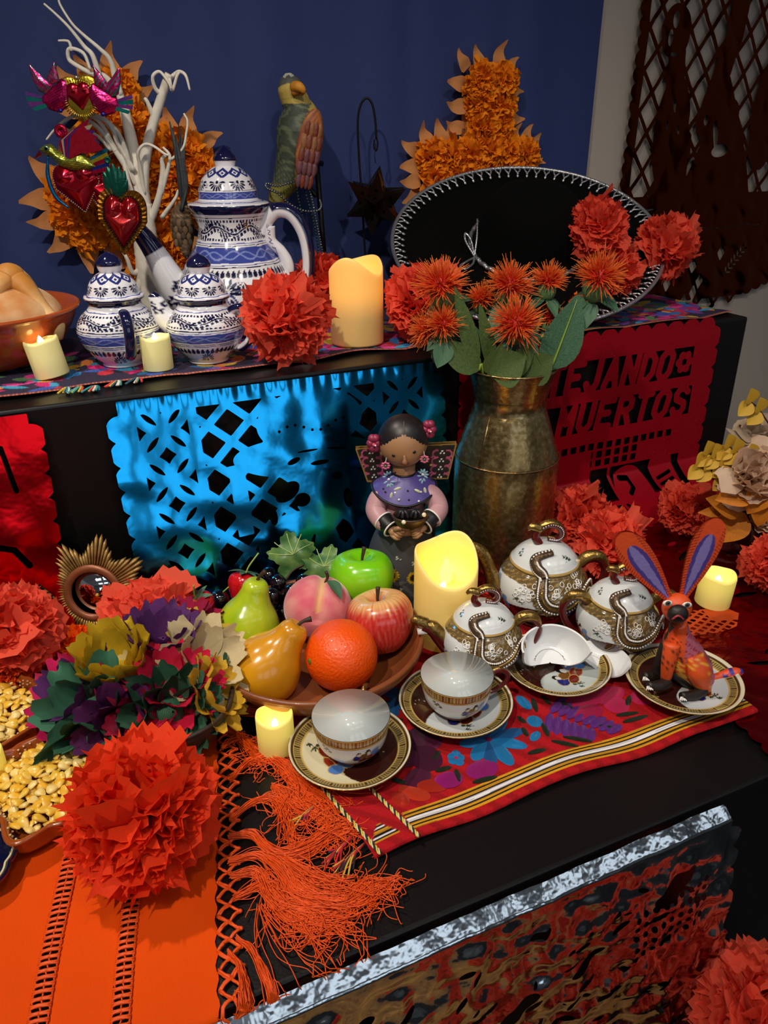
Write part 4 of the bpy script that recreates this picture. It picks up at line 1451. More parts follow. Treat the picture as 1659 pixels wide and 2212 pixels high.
tr = spl([(0, 0, 0.004), tp(326, 640), tp(318, 560), tp(312, 500), tp(305, 440)], 12)
tm = tube(tr, A([27, 26, 25, 24, 22]) * K, 20)
tm.v[0] += RNG.normal(0, .0004, tm.v[0].shape)
trunk = tm.build('trunk', M_birch, tree)
for (x, y, w_, a_) in ((318, 603, 16, 10), (300, 660, 9, -6), (330, 530, 8, 5)):
    m_ = ell((0, 0, 0), (w_ * K, .003, 5 * K), 14, 8)
    m_.xf(T(*tp(x, y, -26 * K)) @ R('Y', a_)).build('bark_scar', M_bark, trunk)
br = [
    ([(308, 450, 0), (300, 380, 0), (285, 310, .01), (268, 235, .012)], [20, 16, 13, 11]),
    ([(268, 238, .012), (250, 170, .01), (238, 130, 0), (215, 105, -.01), (180, 75, -.015), (155, 50, -.02), (130, 10, -.02), (126, -10, -.02)], [9, 7, 5, 4, 3, 2.6, 2.2, 2]),
    ([(262, 205, .01), (225, 165, 0), (200, 160, -.01), (160, 138, -.015), (148, 125, -.015), (150, 105, -.02), (180, 115, -.02), (195, 150, -.02)], [7, 6, 5, 4.5, 4, 3.5, 3.5, 3]),
    ([(215, 165, -.01), (200, 120, -.02), (182, 100, -.02), (150, 60, -.03), (120, 30, -.03), (95, 8, -.03)], [6, 5, 4, 3, 2.4, 2]),
    ([(155, 110, -.02), (150, 92, -.02), (142, 88, -.02), (126, 88, -.02)], [3.2, 2.8, 2.4, 2.0]),
    ([(306, 440, 0), (312, 350, -.01), (330, 270, -.015), (352, 200, -.02), (365, 160, -.025)], [15, 12, 10, 9, 8]),
    ([(335, 260, -.015), (318, 220, -.03), (312, 212, -.03)], [6, 4, 3]),
    ([(350, 205, -.02), (335, 190, -.03), (330, 165, -.04), (345, 155, -.04), (362, 175, -.05), (370, 192, -.05)], [5, 4, 3.4, 3, 2.6, 2.2]),
    ([(358, 180, -.02), (378, 160, -.02), (390, 155, -.025), (402, 165, -.03), (410, 195, -.03)], [5, 4, 3.5, 3, 2]),
    ([(365, 165, -.025), (372, 195, -.04), (382, 165, -.045), (388, 155, -.045)], [4, 3.2, 3, 2.4]),
    ([(296, 400, -.01), (262, 345, -.03), (232, 300, -.04), (205, 270, -.05), (170, 250, -.055), (140, 260, -.06), (118, 280, -.06), (100, 302, -.06)], [7, 6, 5.5, 4.5, 3.6, 3, 2.4, 1.8]),
    ([(275, 365, -.02), (245, 315, -.035), (220, 270, -.045), (195, 250, -.05), (165, 248, -.05)], [6, 5.5, 4.5, 3.6, 3]),
    ([(240, 325, -.035), (205, 290, -.05), (160, 285, -.055), (128, 272, -.06)], [4, 3.2, 2.6, 2]),
    ([(283, 370, -.02), (262, 300, -.04), (232, 262, -.05), (205, 248, -.055), (185, 243, -.055)], [6, 5, 4, 3, 2.6]),
    ([(290, 370, -.02), (255, 310, -.04), (245, 285, -.05), (225, 260, -.055), (187, 248, -.06)], [5.5, 4.6, 4, 3, 2.4]),
    ([(302, 470, -.01), (278, 395, -.03), (268, 350, -.03), (258, 300, -.035), (228, 268, -.04)], [6, 5, 4.4, 3.4, 2.4]),
    ([(312, 420, -.01), (302, 360, -.03), (298, 330, -.045), (312, 312, -.05), (332, 316, -.055), (355, 332, -.06), (365, 335, -.06)], [5, 4, 3.2, 3, 2.8, 2.4, 2]),
    ([(325, 480, 0), (345, 420, -.02), (352, 370, -.03), (350, 345, -.035), (358, 335, -.04)], [8, 7, 6, 4, 3]),
    ([(348, 420, -.02), (364, 360, -.035), (366, 335, -.04), (352, 318, -.04)], [5, 4, 3.4, 2.4]),
    ([(350, 470, -.01), (378, 430, -.03), (385, 410, -.03)], [5.5, 3.6, 2.4]),
    ([(370, 345, -.04), (395, 320, -.05), (402, 290, -.05), (405, 262, -.05), (397, 245, -.05)], [3, 2.6, 2.4, 2.2, 1.8]),
    ([(325, 560, 0), (290, 590, -.02), (275, 560, -.03), (262, 535, -.03)], [9, 6, 4, 3]),
    ([(322, 560, .0), (292, 640, -.03), (282, 690, -.05)], [8, 9, 7]),
]
for pts, rad in br:
    p = spl([tp(*q) for q in pts], 7)
    tube(p, A(rad) * K * .95, 9).build('branch', M_birch, tree)
box((0.006, 0, .006), (.075, .06, .012)).build('base_block', M_birch, tree, smooth=False)

# ---- tin ornaments
M_tinp = mat('painted_tin', attr=True, rough=0.22, metal=0.75, bump=0.25, bscale=110)
M_tinred = mat('red_lacquer_tin', '#c2102a', 0.16, 0.85, coat=0.5, bump=0.05)
M_tindk = mat('dark_red_tin', '#9a0812', 0.16, 0.6, coat=0.6, bump=0.05)
M_tingold = mat('gold_tin', '#c8ae3a', 0.28, 0.9, bump=0.2, bscale=120)
M_tinbr = mat('bronze_tin', '#8a5a18', 0.35, 0.85, bump=0.3, bscale=90)
M_tinrim = mat('silver_tin_rim', '#c9c2b0', 0.3, 0.9, bump=0.2, bscale=150)


def at_tree(x, y, d):
    return placed(TB, TDR(x, y, d))


UP = R('X', 90)      # flat xy artwork stood upright, front towards the viewer


def standing(mb, name, m, parent, x=0, z=0, y=0, rot=0, smooth=True):
    return mb.xf(T(x, y, z) @ R('Y', -rot) @ UP).build(name, m, parent, smooth)


def ridge_rim(mb, f, s, n, r, gap=0.0):
    """row of small ridges round a heart outline"""
    a = np.linspace(0, TAU, 400)
    pts = []
    for t_ in a:
        lo, hi = 0.0, 2.5 * s
        for _ in range(22):
            mid = (lo + hi) / 2
            if f(np.array(mid * math.cos(t_)), np.array(mid * math.sin(t_))) > 0:
                lo = mid
            else:
                hi = mid
        pts.append(((lo + gap) * math.cos(t_), (lo + gap) * math.sin(t_)))
    p = A(pts)
    d = np.concatenate([[0], np.cumsum(np.hypot(*np.diff(p, axis=0).T))])
    for k in range(n):
        q = d[-1] * k / n
        x, y = np.interp(q, d, p[:, 0]), np.interp(q, d, p[:, 1])
        ell((x, y, .001), (r, r, r), 7, 5, mb=mb)
    return mb


# hearts with two doves
o1 = thing('tin_ornament', 'tin ornament of two magenta birds with a gold-rimmed heart between, high on the twig tree', 'ornament', at_tree(182, 262, -.075), VIEW, 'painted tin ornaments')
hs = 30 * K
base = relief(lambda x, y: np.maximum(heart(x, y, hs * 1.62), d_poly(x, y, [(-hs * .9, hs * .6), (hs * .9, hs * .6), (0, -hs * 2.2)])), (-2 * hs, 2 * hs, -2.4 * hs, 2 * hs), (44, 52), .004, .001)
ht = standing(base, 'gold_heart', M_tingold, o1, 0, 48 * K, 0, 4)
fl = MB()
for k in range(46):
    a = k * TAU / 46
    tube([(1.02 * hs * math.cos(a), 1.02 * hs * math.sin(a) - .1 * hs, .004), (1.42 * hs * math.cos(a), 1.45 * hs * math.sin(a) - .1 * hs, .003)], .0011, 5, mb=fl)
standing(fl, 'fluting', M_tingold, ht, 0, 48 * K, 0, 4)
standing(relief(lambda x, y: heart(x, y, hs * 1.0), (-1.2 * hs, 1.2 * hs, -1.2 * hs, 1.2 * hs), (34, 34), .006, 0), 'red_heart', M_tinred, o1, 0, 52 * K, -.004, 4)
ell((0, -.003, 74 * K + .012), (.004, .004, .004), 12, 8).build('finial', M_tinrim, o1)


def dove(parent, sx, ox, oz):
    def P(l):
        return [(a * sx * K, b * K) for a, b in l]
    body = P([(-28, 8), (-22, 22), (-8, 26), (6, 14), (24, 6), (40, -8), (44, -22), (30, -38), (6, -44), (-16, -30), (-26, -8)])
    w1 = P([(-6, 20), (-2, 60), (14, 40), (22, 28), (24, 8)])
    w2 = P([(10, 12), (36, 34), (58, 58), (56, 28), (46, 0), (30, -6)])
    tails = [P([(40, -10), (76, 0), (78, -8), (42, -16)]), P([(42, -14), (78, -10), (77, -20), (43, -21)]), P([(42, -20), (76, -22), (73, -31), (40, -26)]), P([(38, -24), (68, -34), (62, -40), (32, -32)])]
    mg = L('#c4175e')
    bcol = lambda x, y: mixc(np.tile(mg, (len(x), 1)), '#7a0b44', (np.sin(x * 1500) * np.sin(y * 1500 + x * 800) > .35) * 1.0)
    E_ = (-.075, .075, -.06, .06)
    b = standing(relief(lambda x, y: d_poly(x, y, body), E_, (70, 60), .008, .001, col=bcol), 'dove', M_tinp, parent, ox, oz)
    wc = lambda x, y: mixc(mixc(np.tile(L('#b81468'), (len(x), 1)), '#2a8a80', (np.sin((x * sx - y) * 700) > .3) * 1.0), '#e02a7a', (np.sin((x * sx - y) * 350) > .8) * 1.)
    for w_ in (w1, w2):
        standing(relief(lambda x, y, w_=w_: d_poly(x, y, w_), E_, (60, 50), .004, .001, col=wc), 'wing', M_tinp, b, ox, oz, -.004)
    for k, q in enumerate(tails):
        standing(prism(q, .0012, col=L(('#8a4fb0', '#1f8f88', '#a04aa8', '#2a9a90')[k])), 'tail_feather', M_tinp, b, ox, oz, -.002, smooth=False)
    standing(ell((-20 * sx * K, 14 * K, .006), (.0016, .0016, .001), 8, 6), 'eye', M_tinrim, b, ox, oz)
    standing(prism(P([(-28, 12), (-38, 4), (-27, 4)]), .003, col=L('#2a3a9a')), 'beak', M_tinp, b, ox, oz, -.002, smooth=False)
    standing(ell((4 * sx * K, -40 * K, .004), (.005, .004, .002), 10, 6, col=L('#2a2f90')), 'foot', M_tinp, b, ox, oz)


dove(o1, 1, 44 * K, 54 * K)
dove(o1, -1, -46 * K, 62 * K)

o1.scale = (.80, .80, .80)
# bird above two red hearts
o2 = thing('tin_ornament', 'tin ornament of a yellow-green bird above two silver-edged red hearts, left on the twig tree', 'ornament', at_tree(188, 470, -.085), VIEW, 'painted tin ornaments')
for k, (ox, oz, sz, rt) in enumerate(((-8 * K, 62 * K, 52 * K, 8), (42 * K, 54 * K, 44 * K, -14))):
    h_ = standing(relief(lambda x, y: heart(x, y, sz), (-1.2 * sz, 1.2 * sz, -1.2 * sz, 1.1 * sz), (44, 44), lambda x, y, d: .012 * np.clip(d / (sz * .5), 0, 1) ** .7, .001), 'red_heart', M_tinred, o2, ox, oz, .006 * k, rt)
    standing(ridge_rim(MB(), lambda x, y: heart(x, y, sz), sz, 70, .0015), 'beaded_edge', M_tinrim, h_, ox, oz, .006 * k, rt)


def PP(l):
    return [(a * K * 1.3, b * K * 1.3) for a, b in l]


yb = PP([(-64, 8), (-56, 14), (-44, 16), (-34, 6), (-20, 2), (0, 6), (16, -8), (24, -18), (10, -24), (-14, -24), (-34, -18), (-46, -4), (-56, 0)])
ycol = lambda x, y: mixc(np.tile(L('#b9b64a'), (len(x), 1)), '#5f7a34', (np.sin(y * 1900 + x * 300) > .4) * 1.0)
bb = standing(relief(lambda x, y: d_poly(x, y, yb), (-.075, .04, -.035, .035), (80, 56), .011, .001, col=ycol), 'bird', M_tinp, o2, 10 * K, 124 * K, -.006)
standing(ell((-64 * K, 12 * K, .008), (.0048, .0048, .002), 14, 8, col=L('#7fae80')), 'eye_ring', M_tinp, bb, 10 * K, 124 * K, -.006)
standing(ell((-64 * K, 12 * K, .0095), (.0028, .0028, .0016), 12, 8, col=L('#101010')), 'eye', M_tinp, bb, 10 * K, 124 * K, -.006)
wl = ('#c01848', '#e8d8b0', '#7a2a90', '#c01848', '#2a4aa8', '#d0203a')
for k in range(6):
    q = [(-26 + k * 2, -2 - k), (-28 + k * 4, 20 + k), (-6 + k * 4, 34 + 2 * k), (26 + 3 * k, 52 - 9 * k), (12, 26 - 5 * k), (-8 + k * 3, 8 - k)]
    standing(prism(PP(q), .0014, col=L(wl[k])), 'wing_feather', M_tinp, bb, 10 * K, 124 * K, -.010 - .0008 * k, smooth=False)
for k, c_ in enumerate(('#1f7a9a', '#c8b02a', '#b0163a', '#2a3a9a', '#c01040')):
    standing(prism(PP([(16, -4 - 5 * k), (44, 10 - 7 * k), (46, 4 - 7 * k), (16, -9 - 5 * k)]), .0014, col=L(c_)), 'tail_feather', M_tinp, bb, 10 * K, 124 * K, -.007, smooth=False)
standing(lathe([(.0105, 0), (.011, .002), (.0085, .004), (.0045, .004), (.004, .002)], 24, col=L('#c01840')), 'hanging_ring', M_tinp, o2, -22 * K, 168 * K, -.004)
standing(prism(PP([(-64, 6), (-74, -6), (-60, 0)]), .003, col=L('#8a1420')), 'beak', M_tinp, bb, 10 * K, 124 * K, -.006, smooth=False)
standing(tube(spl([(-68 * K, -2 * K, 0), (-76 * K, -40 * K, 0), (-68 * K, -80 * K, 0), (-44 * K, -104 * K, 0)], 8), A([2, 4.5, 4.5, 2]) * K, 10, col=L('#1c6aa0')), 'ribbon', M_tinp, o2, 10 * K, 124 * K, -.004)

o2.scale = (.90, .90, .90)
# sacred heart with green flames
o3 = thing('tin_ornament', 'dark red tin heart in a bronze frame with green leaf crown, at the teapot spout', 'ornament', at_tree(278, 556, -.16), VIEW, 'painted tin ornaments')
sz = 46 * K
f3 = lambda x, y: heart(x * 1.04, y * .82 + .002, sz * 1.28)
standing(relief(f3, (-1.5 * sz, 1.5 * sz, -1.9 * sz, 1.6 * sz), (52, 60), lambda x, y, d: .004 + .0025 * np.sin(np.arctan2(y, x) * 40) * (d < .008), .002), 'bronze_frame', M_tinbr, o3, 0, 78 * K, 0, -6)
f4 = lambda x, y: heart(x * 1.08, y * .80, sz * .98)
rh = standing(relief(f4, (-1.2 * sz, 1.2 * sz, -1.5 * sz, 1.3 * sz), (48, 52), lambda x, y, d: .016 * np.clip(d / (sz * .5), 0, 1) ** .6, .001), 'red_heart', M_tindk, o3, 0, 76 * K, -.004, -6)
standing(ridge_rim(MB(), f4, sz, 60, .0019, .001), 'beaded_edge', mat('dark_bead_tin', '#3a1218', 0.35, 0.8), rh, 0, 76 * K, -.006, -6)
M_green = mat('green_lacquer_tin', '#0f5a4a', 0.3, 0.7, coat=0.3, bump=0.2, bscale=140)
for k in range(7):
    a = (k - 3) * 13
    ln = (58, 70, 74, 78, 74, 68, 56)[k]
    pl = spl([(0, 0), (-9, ln * .35), (-10, ln * .7), (0, ln)], 4)[:, :2]
    pg = [tuple(q) for q in pl] + [(-x, y) for x, y in pl[::-1][1:-1]]
    m_ = relief(lambda x, y: d_poly(x, y, [(u * K, v * K) for u, v in pg]), (-12 * K, 12 * K, -2 * K, 80 * K), (12, 28), .003, .001)
    standing(m_, 'leaf', M_green, o3, -4 * K + (k - 3) * 3 * K, 116 * K, -.002 - .0006 * (3 - abs(k - 3)), -a * -1.0)
standing(lathe([(.0052, 0), (.006, .0015), (.003, .0018), (.0026, 0)], 20), 'hanging_ring', M_green, o3, -14 * K, 198 * K, 0)

o3.scale = (.84, .84, .84)
for oo, top, (hx, hy, hd) in ((o2, (-22 * K, -.004, 178 * K), (165, 288, -.035)), (o3, (-14 * K, 0, 206 * K), (258, 320, -.03)), (o1, (0, -.003, 74 * K + .014), (205, 160, -.008))):
    sc_ = oo.scale[0]
    dv = at_tree(hx, hy, hd) - A(oo.location)
    en = A((dv @ A((FWD[1], -FWD[0], 0)), dv @ FWD, dv[2])) / sc_
    tube([top, en], .0004, 5).build('hanging_thread', M_tinrim, oo)
# ---- carved bird with a long dark tail among the twigs
M_wood = mat('painted_wood', attr=True, rough=0.6, bump=0.35, bscale=120, vary=0.2, vscale=60, vcol='#1a140e')
o4 = thing('carved_bird', 'carved brown bird with long dark tail pointing up, beside the teapot spout', 'carved bird', at_tree(403, 560, -.03), VIEW)
kx = drawn(at_tree(403, 560, -.03))
bp = spl([kx(403, 556, -.012), kx(402, 540, -.012), kx(398, 515, 0), kx(394, 490, .004), kx(392, 465, .004), kx(398, 440, 0)], 8)
bm = tube(bp, A([5, 11, 20, 24, 21, 12]) * K, 18)
zz = bm.v[0][:, 2]
bm.c[0] = mixc(mixc(np.tile(L('#6b5138'), (bm.n, 1)), '#2a2018', (np.sin(zz * 900 + 3 * np.sin(bm.v[0][:, 0] * 500)) > .2) * .9), '#b08a5c', (np.sin(zz * 900 + 1.8) > .85) * .8)
body = bm.build('body', M_wood, o4)
for k in range(16):
    r_, q_ = k // 4, k % 4
    x, y = 380 + q_ * 10 + (r_ % 2) * 4, 470 + r_ * 14
    standing(relief(lambda u, v: d_petal(u, v, 0, 0, -PI / 2, 18 * K, 5.5 * K), (-8 * K, 8 * K, -20 * K, 2 * K), (9, 12), .002, .001, col=L('#7a5e42' if (k + r_) % 2 else '#4a3826')), 'feather', M_wood, body, kx(x, y)[0], kx(x, y)[2], -.019 + .003 * abs(q_ - 1.5))
hdm = ell(kx(404, 548, -.014), (9 * K, 9 * K, 10 * K), 14, 10, col=L('#4a3a2a'))
hd_ = hdm.build('head', M_wood, o4)
tube([kx(404, 552, -.02), kx(406, 562, -.024)], A([4, 1]) * K, 8, col=L('#2a221a')).build('beak', M_wood, hd_)
for k in range(7):
    pts = [kx(400 - k * 1.5, 455, -.002 * k), kx(392 + k * 1.6, 400, -.004), kx(384 + k * 2, 340, -.003), kx(366 + k * 6.5, 262 + (k % 3) * 14, .004)]
    tube(spl(pts, 6), A([6, 8, 6.5, 1.2]) * K, 8, flat=.5, col=L('#23262a' if k % 2 else '#33383c')).build('tail_feather', M_wood, o4)

# ================================================================== wooden parrot on its stand, with bead strings
st = thing('perch_stand', 'black metal perch stand behind the blue teapot', 'stand', (0.528, 1.425, U + 0.004))
KP = 1 / 1190.0
sx_ = drawn((0.528, 1.425, U + 0.004))
tube([(-.008, 0, .004), sx_(684, 352)], .0050, 12).build('post', M_iron, st)
lathe([(.045, 0), (.045, .004), (.006, .008), (.005, .012)], 36).xf(T(-.008, 0, 0)).build('foot', M_iron, st)
tube([sx_(645, 356, -.03), sx_(695, 353, .03)], .0048, 10).build('perch_bar', M_iron, st)
tube(spl([sx_(684, 425), sx_(668, 405), sx_(660, 385), sx_(658, 362)], 6), .0042, 10).build('brace', M_iron, st)

par = thing('wooden_parrot', 'carved wooden parrot with yellow head, grey-green back and reddish wing, on the perch', 'carved bird', (0.503, 1.410, 0.546))
q_ = drawn((0.503, 1.410, 0.546))
pp = spl([q_(622, 158, 0), q_(624, 172, 0), q_(628, 190, -.002), q_(633, 208, 0), q_(640, 225, .002), q_(646, 250, .004), q_(648, 285, .004), q_(644, 320, .002), q_(634, 355, 0), q_(618, 390, -.004), q_(604, 415, -.006), q_(594, 440, -.008)], 10)
pm = tube(pp, A([6, 20, 27, 27, 29, 42, 49, 47, 39, 29, 21, 15]) * KP, 40, flat=1.0)
v_ = pm.v[0]
X_, Z_ = v_[:, 0] / KP + 655 + 6, 362 - v_[:, 2] / KP * .98
n_ = noise2(v_[:, 0], v_[:, 2], 5, 3, 260)
c_ = np.tile(L('#b8a24e'), (pm.n, 1))
c_ = mixc(c_, '#c7ab56', n_ * .4 + .3)
c_ = mixc(c_, '#3c4538', ((X_ < 655 - (Z_ - 240) * .28) & (Z_ > 238)) * 1.0)
c_ = mixc(c_, '#6f7a5a', ((X_ < 655 - (Z_ - 240) * .28) & (Z_ > 238) & (np.sin(X_ * 1.1 + n_ * 1.0) > .45)) * .6)
c_ = mixc(c_, '#8f8a3a', ((Z_ > 385) & (Z_ < 420)) * .8)
c_ = mixc(c_, '#8a4a1c', (Z_ > 420) * 1.0)
c_ = mixc(c_, '#50524c', ((v_[:, 2] > v_[:, 2].max() - .018 + n_ * .006) & (X_ < 645)) * 1.0)
c_ = mixc(c_, '#b9b8ac', ((v_[:, 2] > v_[:, 2].max() - .010) & (n_ > .05)) * .9)
c_ = mixc(c_, '#9a8f5c', ((X_ > 672) & (Z_ > 230)) * .8)
pm.c[0] = c_
pb = pm.build('body', M_wood, par)
bk = tube(spl([q_(636, 188, -.024), q_(646, 188, -.034), q_(654, 196, -.034), q_(652, 206, -.028)], 5), A([11, 10, 7, 2]) * KP, 14, col=L('#d08a20')).build('beak', M_wood, par)
tube(spl([q_(634, 201, -.024), q_(648, 199, -.032)], 5), A([7, 4]) * KP, 10, col=L('#a8641a')).build('lower_beak', M_wood, bk)
for ex in (613, 650):
    ell(q_(ex, 194, -.0195 if ex < 640 else -.020), (3.2 * KP, .0015, 3.2 * KP), 12, 8, col=L('#17120c')).build('eye', M_wood, par)
wg = ell((0, 0, 0), (27 * KP, .010, 72 * KP), 26, 20)
wv_ = wg.v[0]
wg.c[0] = mixc(np.tile(L('#8a4a2c'), (wg.n, 1)), '#b06a34', (np.sin(wv_[:, 0] * 700) * np.sin(wv_[:, 2] * 500) > .2) * 1.0)
Mw = T(*q_(668, 318, -.034)) @ R('Y', 14) @ R('Z', 24)
wo = wg.xf(Mw).build('wing', M_wood, par)
for k in range(20):
    r_, c2 = k // 4, k % 4
    zz = 48 - r_ * 24
    hw = 22 * math.sqrt(max(0.05, 1 - (zz / 74) ** 2))
    xx = -hw + (c2 + .5) * hw / 2
    fm = relief(lambda u, v: d_petal(u, v, 0, 0, -PI / 2, 32 * KP, 7 * KP), (-9 * KP, 9 * KP, -34 * KP, 2 * KP), (10, 14), .003, .001, col=L(('#7f3420', '#94603a', '#7a3a2a', '#704048', '#6a4048')[(r_ + c2 % 2) % 5]))
    fm.xf(Mw @ T(xx * KP, -.0095 * math.sqrt(max(.05, 1 - (xx / 30) ** 2 - (zz / 80) ** 2)) - .001, zz * KP) @ UP)
    fm.build('feather', M_wood, wo)
for k in range(4):
    tube(spl([q_(606 + k * 7, 400, -.012), q_(596 + k * 6, 430, -.012), q_(580 + k * 8, 462 - k * 4, -.006)], 5), A([7, 7, 4]) * KP, 10, flat=.5, col=L('#7d451c' if k % 2 else '#9c6a34')).build('tail_feather', M_wood, par)
for fx in (652, 664):
    tube(spl([q_(fx, 352, -.03), q_(fx - 4, 360, -.038), q_(fx - 2, 368, -.03)], 4), A([4, 5, 3]) * KP, 8, col=L('#5a4a30')).build('claw', M_wood, par)

M_bead = mat('dark_pearl_bead', '#8a9090', 0.14, 0.85, bump=0.02)
M_bead2 = mat('green_grey_bead', '#3c5a50', 0.14, 0.8, bump=0.02)


def beads(label, pts, r, m, gap=1.12):
    p = spl(pts, 30)
    d = np.concatenate([[0], np.cumsum(np.linalg.norm(np.diff(p, axis=0), axis=1))])
    n = int(d[-1] / (2 * r * gap))
    mb = MB()
    for k in range(n):
        x = d[-1] * k / n
        ell([np.interp(x, d, p[:, i]) for i in range(3)], (r, r, r), 9, 6, mb=mb)
    t = thing('bead_string', label, 'bead necklace', (0.503, 1.410, 0.546), VIEW, 'bead strings on the perch stand')
    b = mb.build('beads', m, t)
    b['kind'] = 'stuff'
    tube(p, .0006, 5).build('cord', M_iron, t)


beads('bead string looped round the parrot tail and the perch post', [q_(640, 390, -.03), q_(600, 402, -.040), q_(577, 396, -.030), q_(576, 406, -.046), q_(600, 418, -.058), q_(625, 440, -.050), q_(655, 455, -.045), q_(685, 455, -.045), q_(694, 445, -.02), q_(690, 430, .01)], .0022, M_bead)
beads('bead string hanging in a long loop down the perch post', [q_(640, 395, -.024), q_(645, 430, -.030), q_(655, 470, -.036), q_(672, 510, -.036), q_(675, 560, -.034), q_(674, 610, -.030), q_(690, 600, -.030), q_(688, 540, -.034), q_(678, 480, -.036), q_(664, 430, -.030), q_(655, 395, -.024)], .0024, M_bead2)
beads('bead string falling right of the perch post behind the candle', [q_(650, 395, -.02), q_(668, 412, -.026), q_(676, 440, -.03), q_(684, 480, -.03), q_(692, 520, -.032), q_(700, 560, -.034), q_(708, 590, -.036), q_(711, 605, -.036)], .0020, M_bead)

# ================================================================== embroidered runner on the upper step
M_wov = mat('embroidered_cloth', attr=True, rough=0.85, weave=0.5, wscale=260, bump=0.25, bscale=220)


def hz_u(x, y):
    return U + .0018 + .0008 * np.sin(x * 31 + y * 20)


def runner_u(label, x0, x1, yf, seed):
    nu, nv = int((x1 - x0) * 520), 130
    u, v = np.meshgrid(np.linspace(x0, x1, nu), np.linspace(0, 1, nv))
    y = yf(u) + v * .30
    x = u
    e = v * .30
    z = hz_u(x, y) + .004 * np.abs(np.sin(x * 19 + seed)) * np.exp(-(e / .03) ** 2)
    z = z - np.clip(.997 - y, 0, 1) * .3
    c = np.tile(L('#2a2140'), (u.size, 1))
    xf_, ef = x.ravel(), e.ravel()
    r = random.Random(seed)
    pal = ['#d81e78', '#b0185e', '#3a5ab8', '#2a7ac0', '#c82a3a', '#e0409a', '#5a8a5a', '#e8823a', '#7a3a9a', '#3aa0c8', '#d8b03a']
    for _ in range(int((x1 - x0) * 210)):
        cx, ce, a = r.uniform(x0, x1), r.uniform(.016, .2), r.uniform(0, TAU)
        for k in range(r.choice((1, 3, 5))):
            m = d_petal(xf_, ef, cx, ce, a + k * TAU / 5, r.uniform(.022, .045), r.uniform(.006, .012)) > 0
            c[m] = L(pal[r.randrange(len(pal))])
    c = np.where(((np.sin(xf_ * 1500) > .7) & (ef > .01))[:, None], c * .75, c)
    st = (ef < .0075)
    c[st] = L('#c8744a')
    c[st & (np.sin(xf_ * 1300) > 0)] = L('#8a3f4a')
    c[(ef > .0075) & (ef < .0098)] = L('#3c2a52')
    t = thing('embroidered_runner', label, 'table runner', (0, 0, 0), 0, 'embroidered runners')
    MB().add(np.stack([x, y, z], -1), gfaces(nu, nv), c).build('cloth', M_wov, t)
    return t


ru = runner_u('dark runner with pink and blue embroidery under the small blue pots', -0.32, 0.66, lambda x: 1.043 + .006 * np.sin(x * 17) + .010 * np.clip(x - .25, 0, 1) + .004 * np.sin(x * 47), 3)
runner_u('end of a dark embroidered runner under the right side of the black hat', 0.70, 1.148, lambda x: 1.010 + .006 * np.sin(x * 23) + .02 * np.clip(x - .8, 0, 1), 8)
M_tas = mat('tassel_yarn', attr=True, rough=0.85, bump=0.4, bscale=300)
for k, (tx, ty) in enumerate(((0.035, 1.030), (0.052, 1.026), (0.082, 1.037), (0.108, 1.040), (0.018, 1.034))):
    tm_ = MB()
    for j in range(7):
        a = RNG.uniform(-.9, .9)
        tube(spl([(tx, ty + .012, U + .004), (tx - .006 * a, ty + .004, U + .006), (tx - .014 * a - .006, ty - .006, U + .0035)], 4), .0016, 5, mb=tm_, col=L(('#c8b03a', '#3a8a8a', '#d8d0c0', '#c83a3a', '#2a5a6a')[(j + k) % 5]))
    tm_.build('tassel', M_tas, ru)

# ================================================================== metal churn with thistles
m = bpy.data.materials.new('patinated_brass')
m.use_nodes = True
N, KL = m.node_tree.nodes, m.node_tree.links
bs = N['Principled BSDF']
bs.inputs['Metallic'].default_value = 0.92
tc = N.new('ShaderNodeTexCoord')
n1 = N.new('ShaderNodeTexNoise')
n1.inputs['Scale'].default_value = 150
n1.inputs['Detail'].default_value = 6
n2 = N.new('ShaderNodeTexNoise')
n2.inputs['Scale'].default_value = 14
n2.inputs['Detail'].default_value = 3
for q in (n1, n2):
    KL.new(tc.outputs['Object'], q.inputs['Vector'])
add = N.new('ShaderNodeMath')
add.operation = 'MULTIPLY_ADD'
add.inputs[1].default_value = 0.55
KL.new(n1.outputs['Fac'], add.inputs[0])
mul = N.new('ShaderNodeMath')
mul.operation = 'MULTIPLY'
mul.inputs[1].default_value = 0.45
KL.new(n2.outputs['Fac'], mul.inputs[0])
KL.new(mul.outputs[0], add.inputs[2])
rp = N.new('ShaderNodeValToRGB')
e = rp.color_ramp.elements
e[0].position, e[0].color = 0.36, (*lin('#7a6440'), 1)
e[1].position, e[1].color = 0.62, (*lin('#b5a27a'), 1)
x = e.new(0.50)
x.color = (*lin('#9a8254'), 1)
KL.new(add.outputs[0], rp.inputs[0])
KL.new(rp.outputs[0], bs.inputs['Base Color'])
rr = N.new('ShaderNodeMapRange')
rr.inputs['To Min'].default_value = 0.16
rr.inputs['To Max'].default_value = 0.36
KL.new(n1.outputs['Fac'], rr.inputs['Value'])
KL.new(rr.outputs[0], bs.inputs['Roughness'])
bp_ = N.new('ShaderNodeBump')
bp_.inputs['Strength'].default_value = 0.25
bp_.inputs['Distance'].default_value = 0.002
KL.new(n1.outputs['Fac'], bp_.inputs['Height'])
KL.new(bp_.outputs[0], bs.inputs['Normal'])
M_brass = m
VX, VY = 0.600, 0.898
vz = thing('metal_churn', 'tall worn brass-coloured metal churn vase behind the gilt teapot', 'vase', (VX, VY, 0.0035))
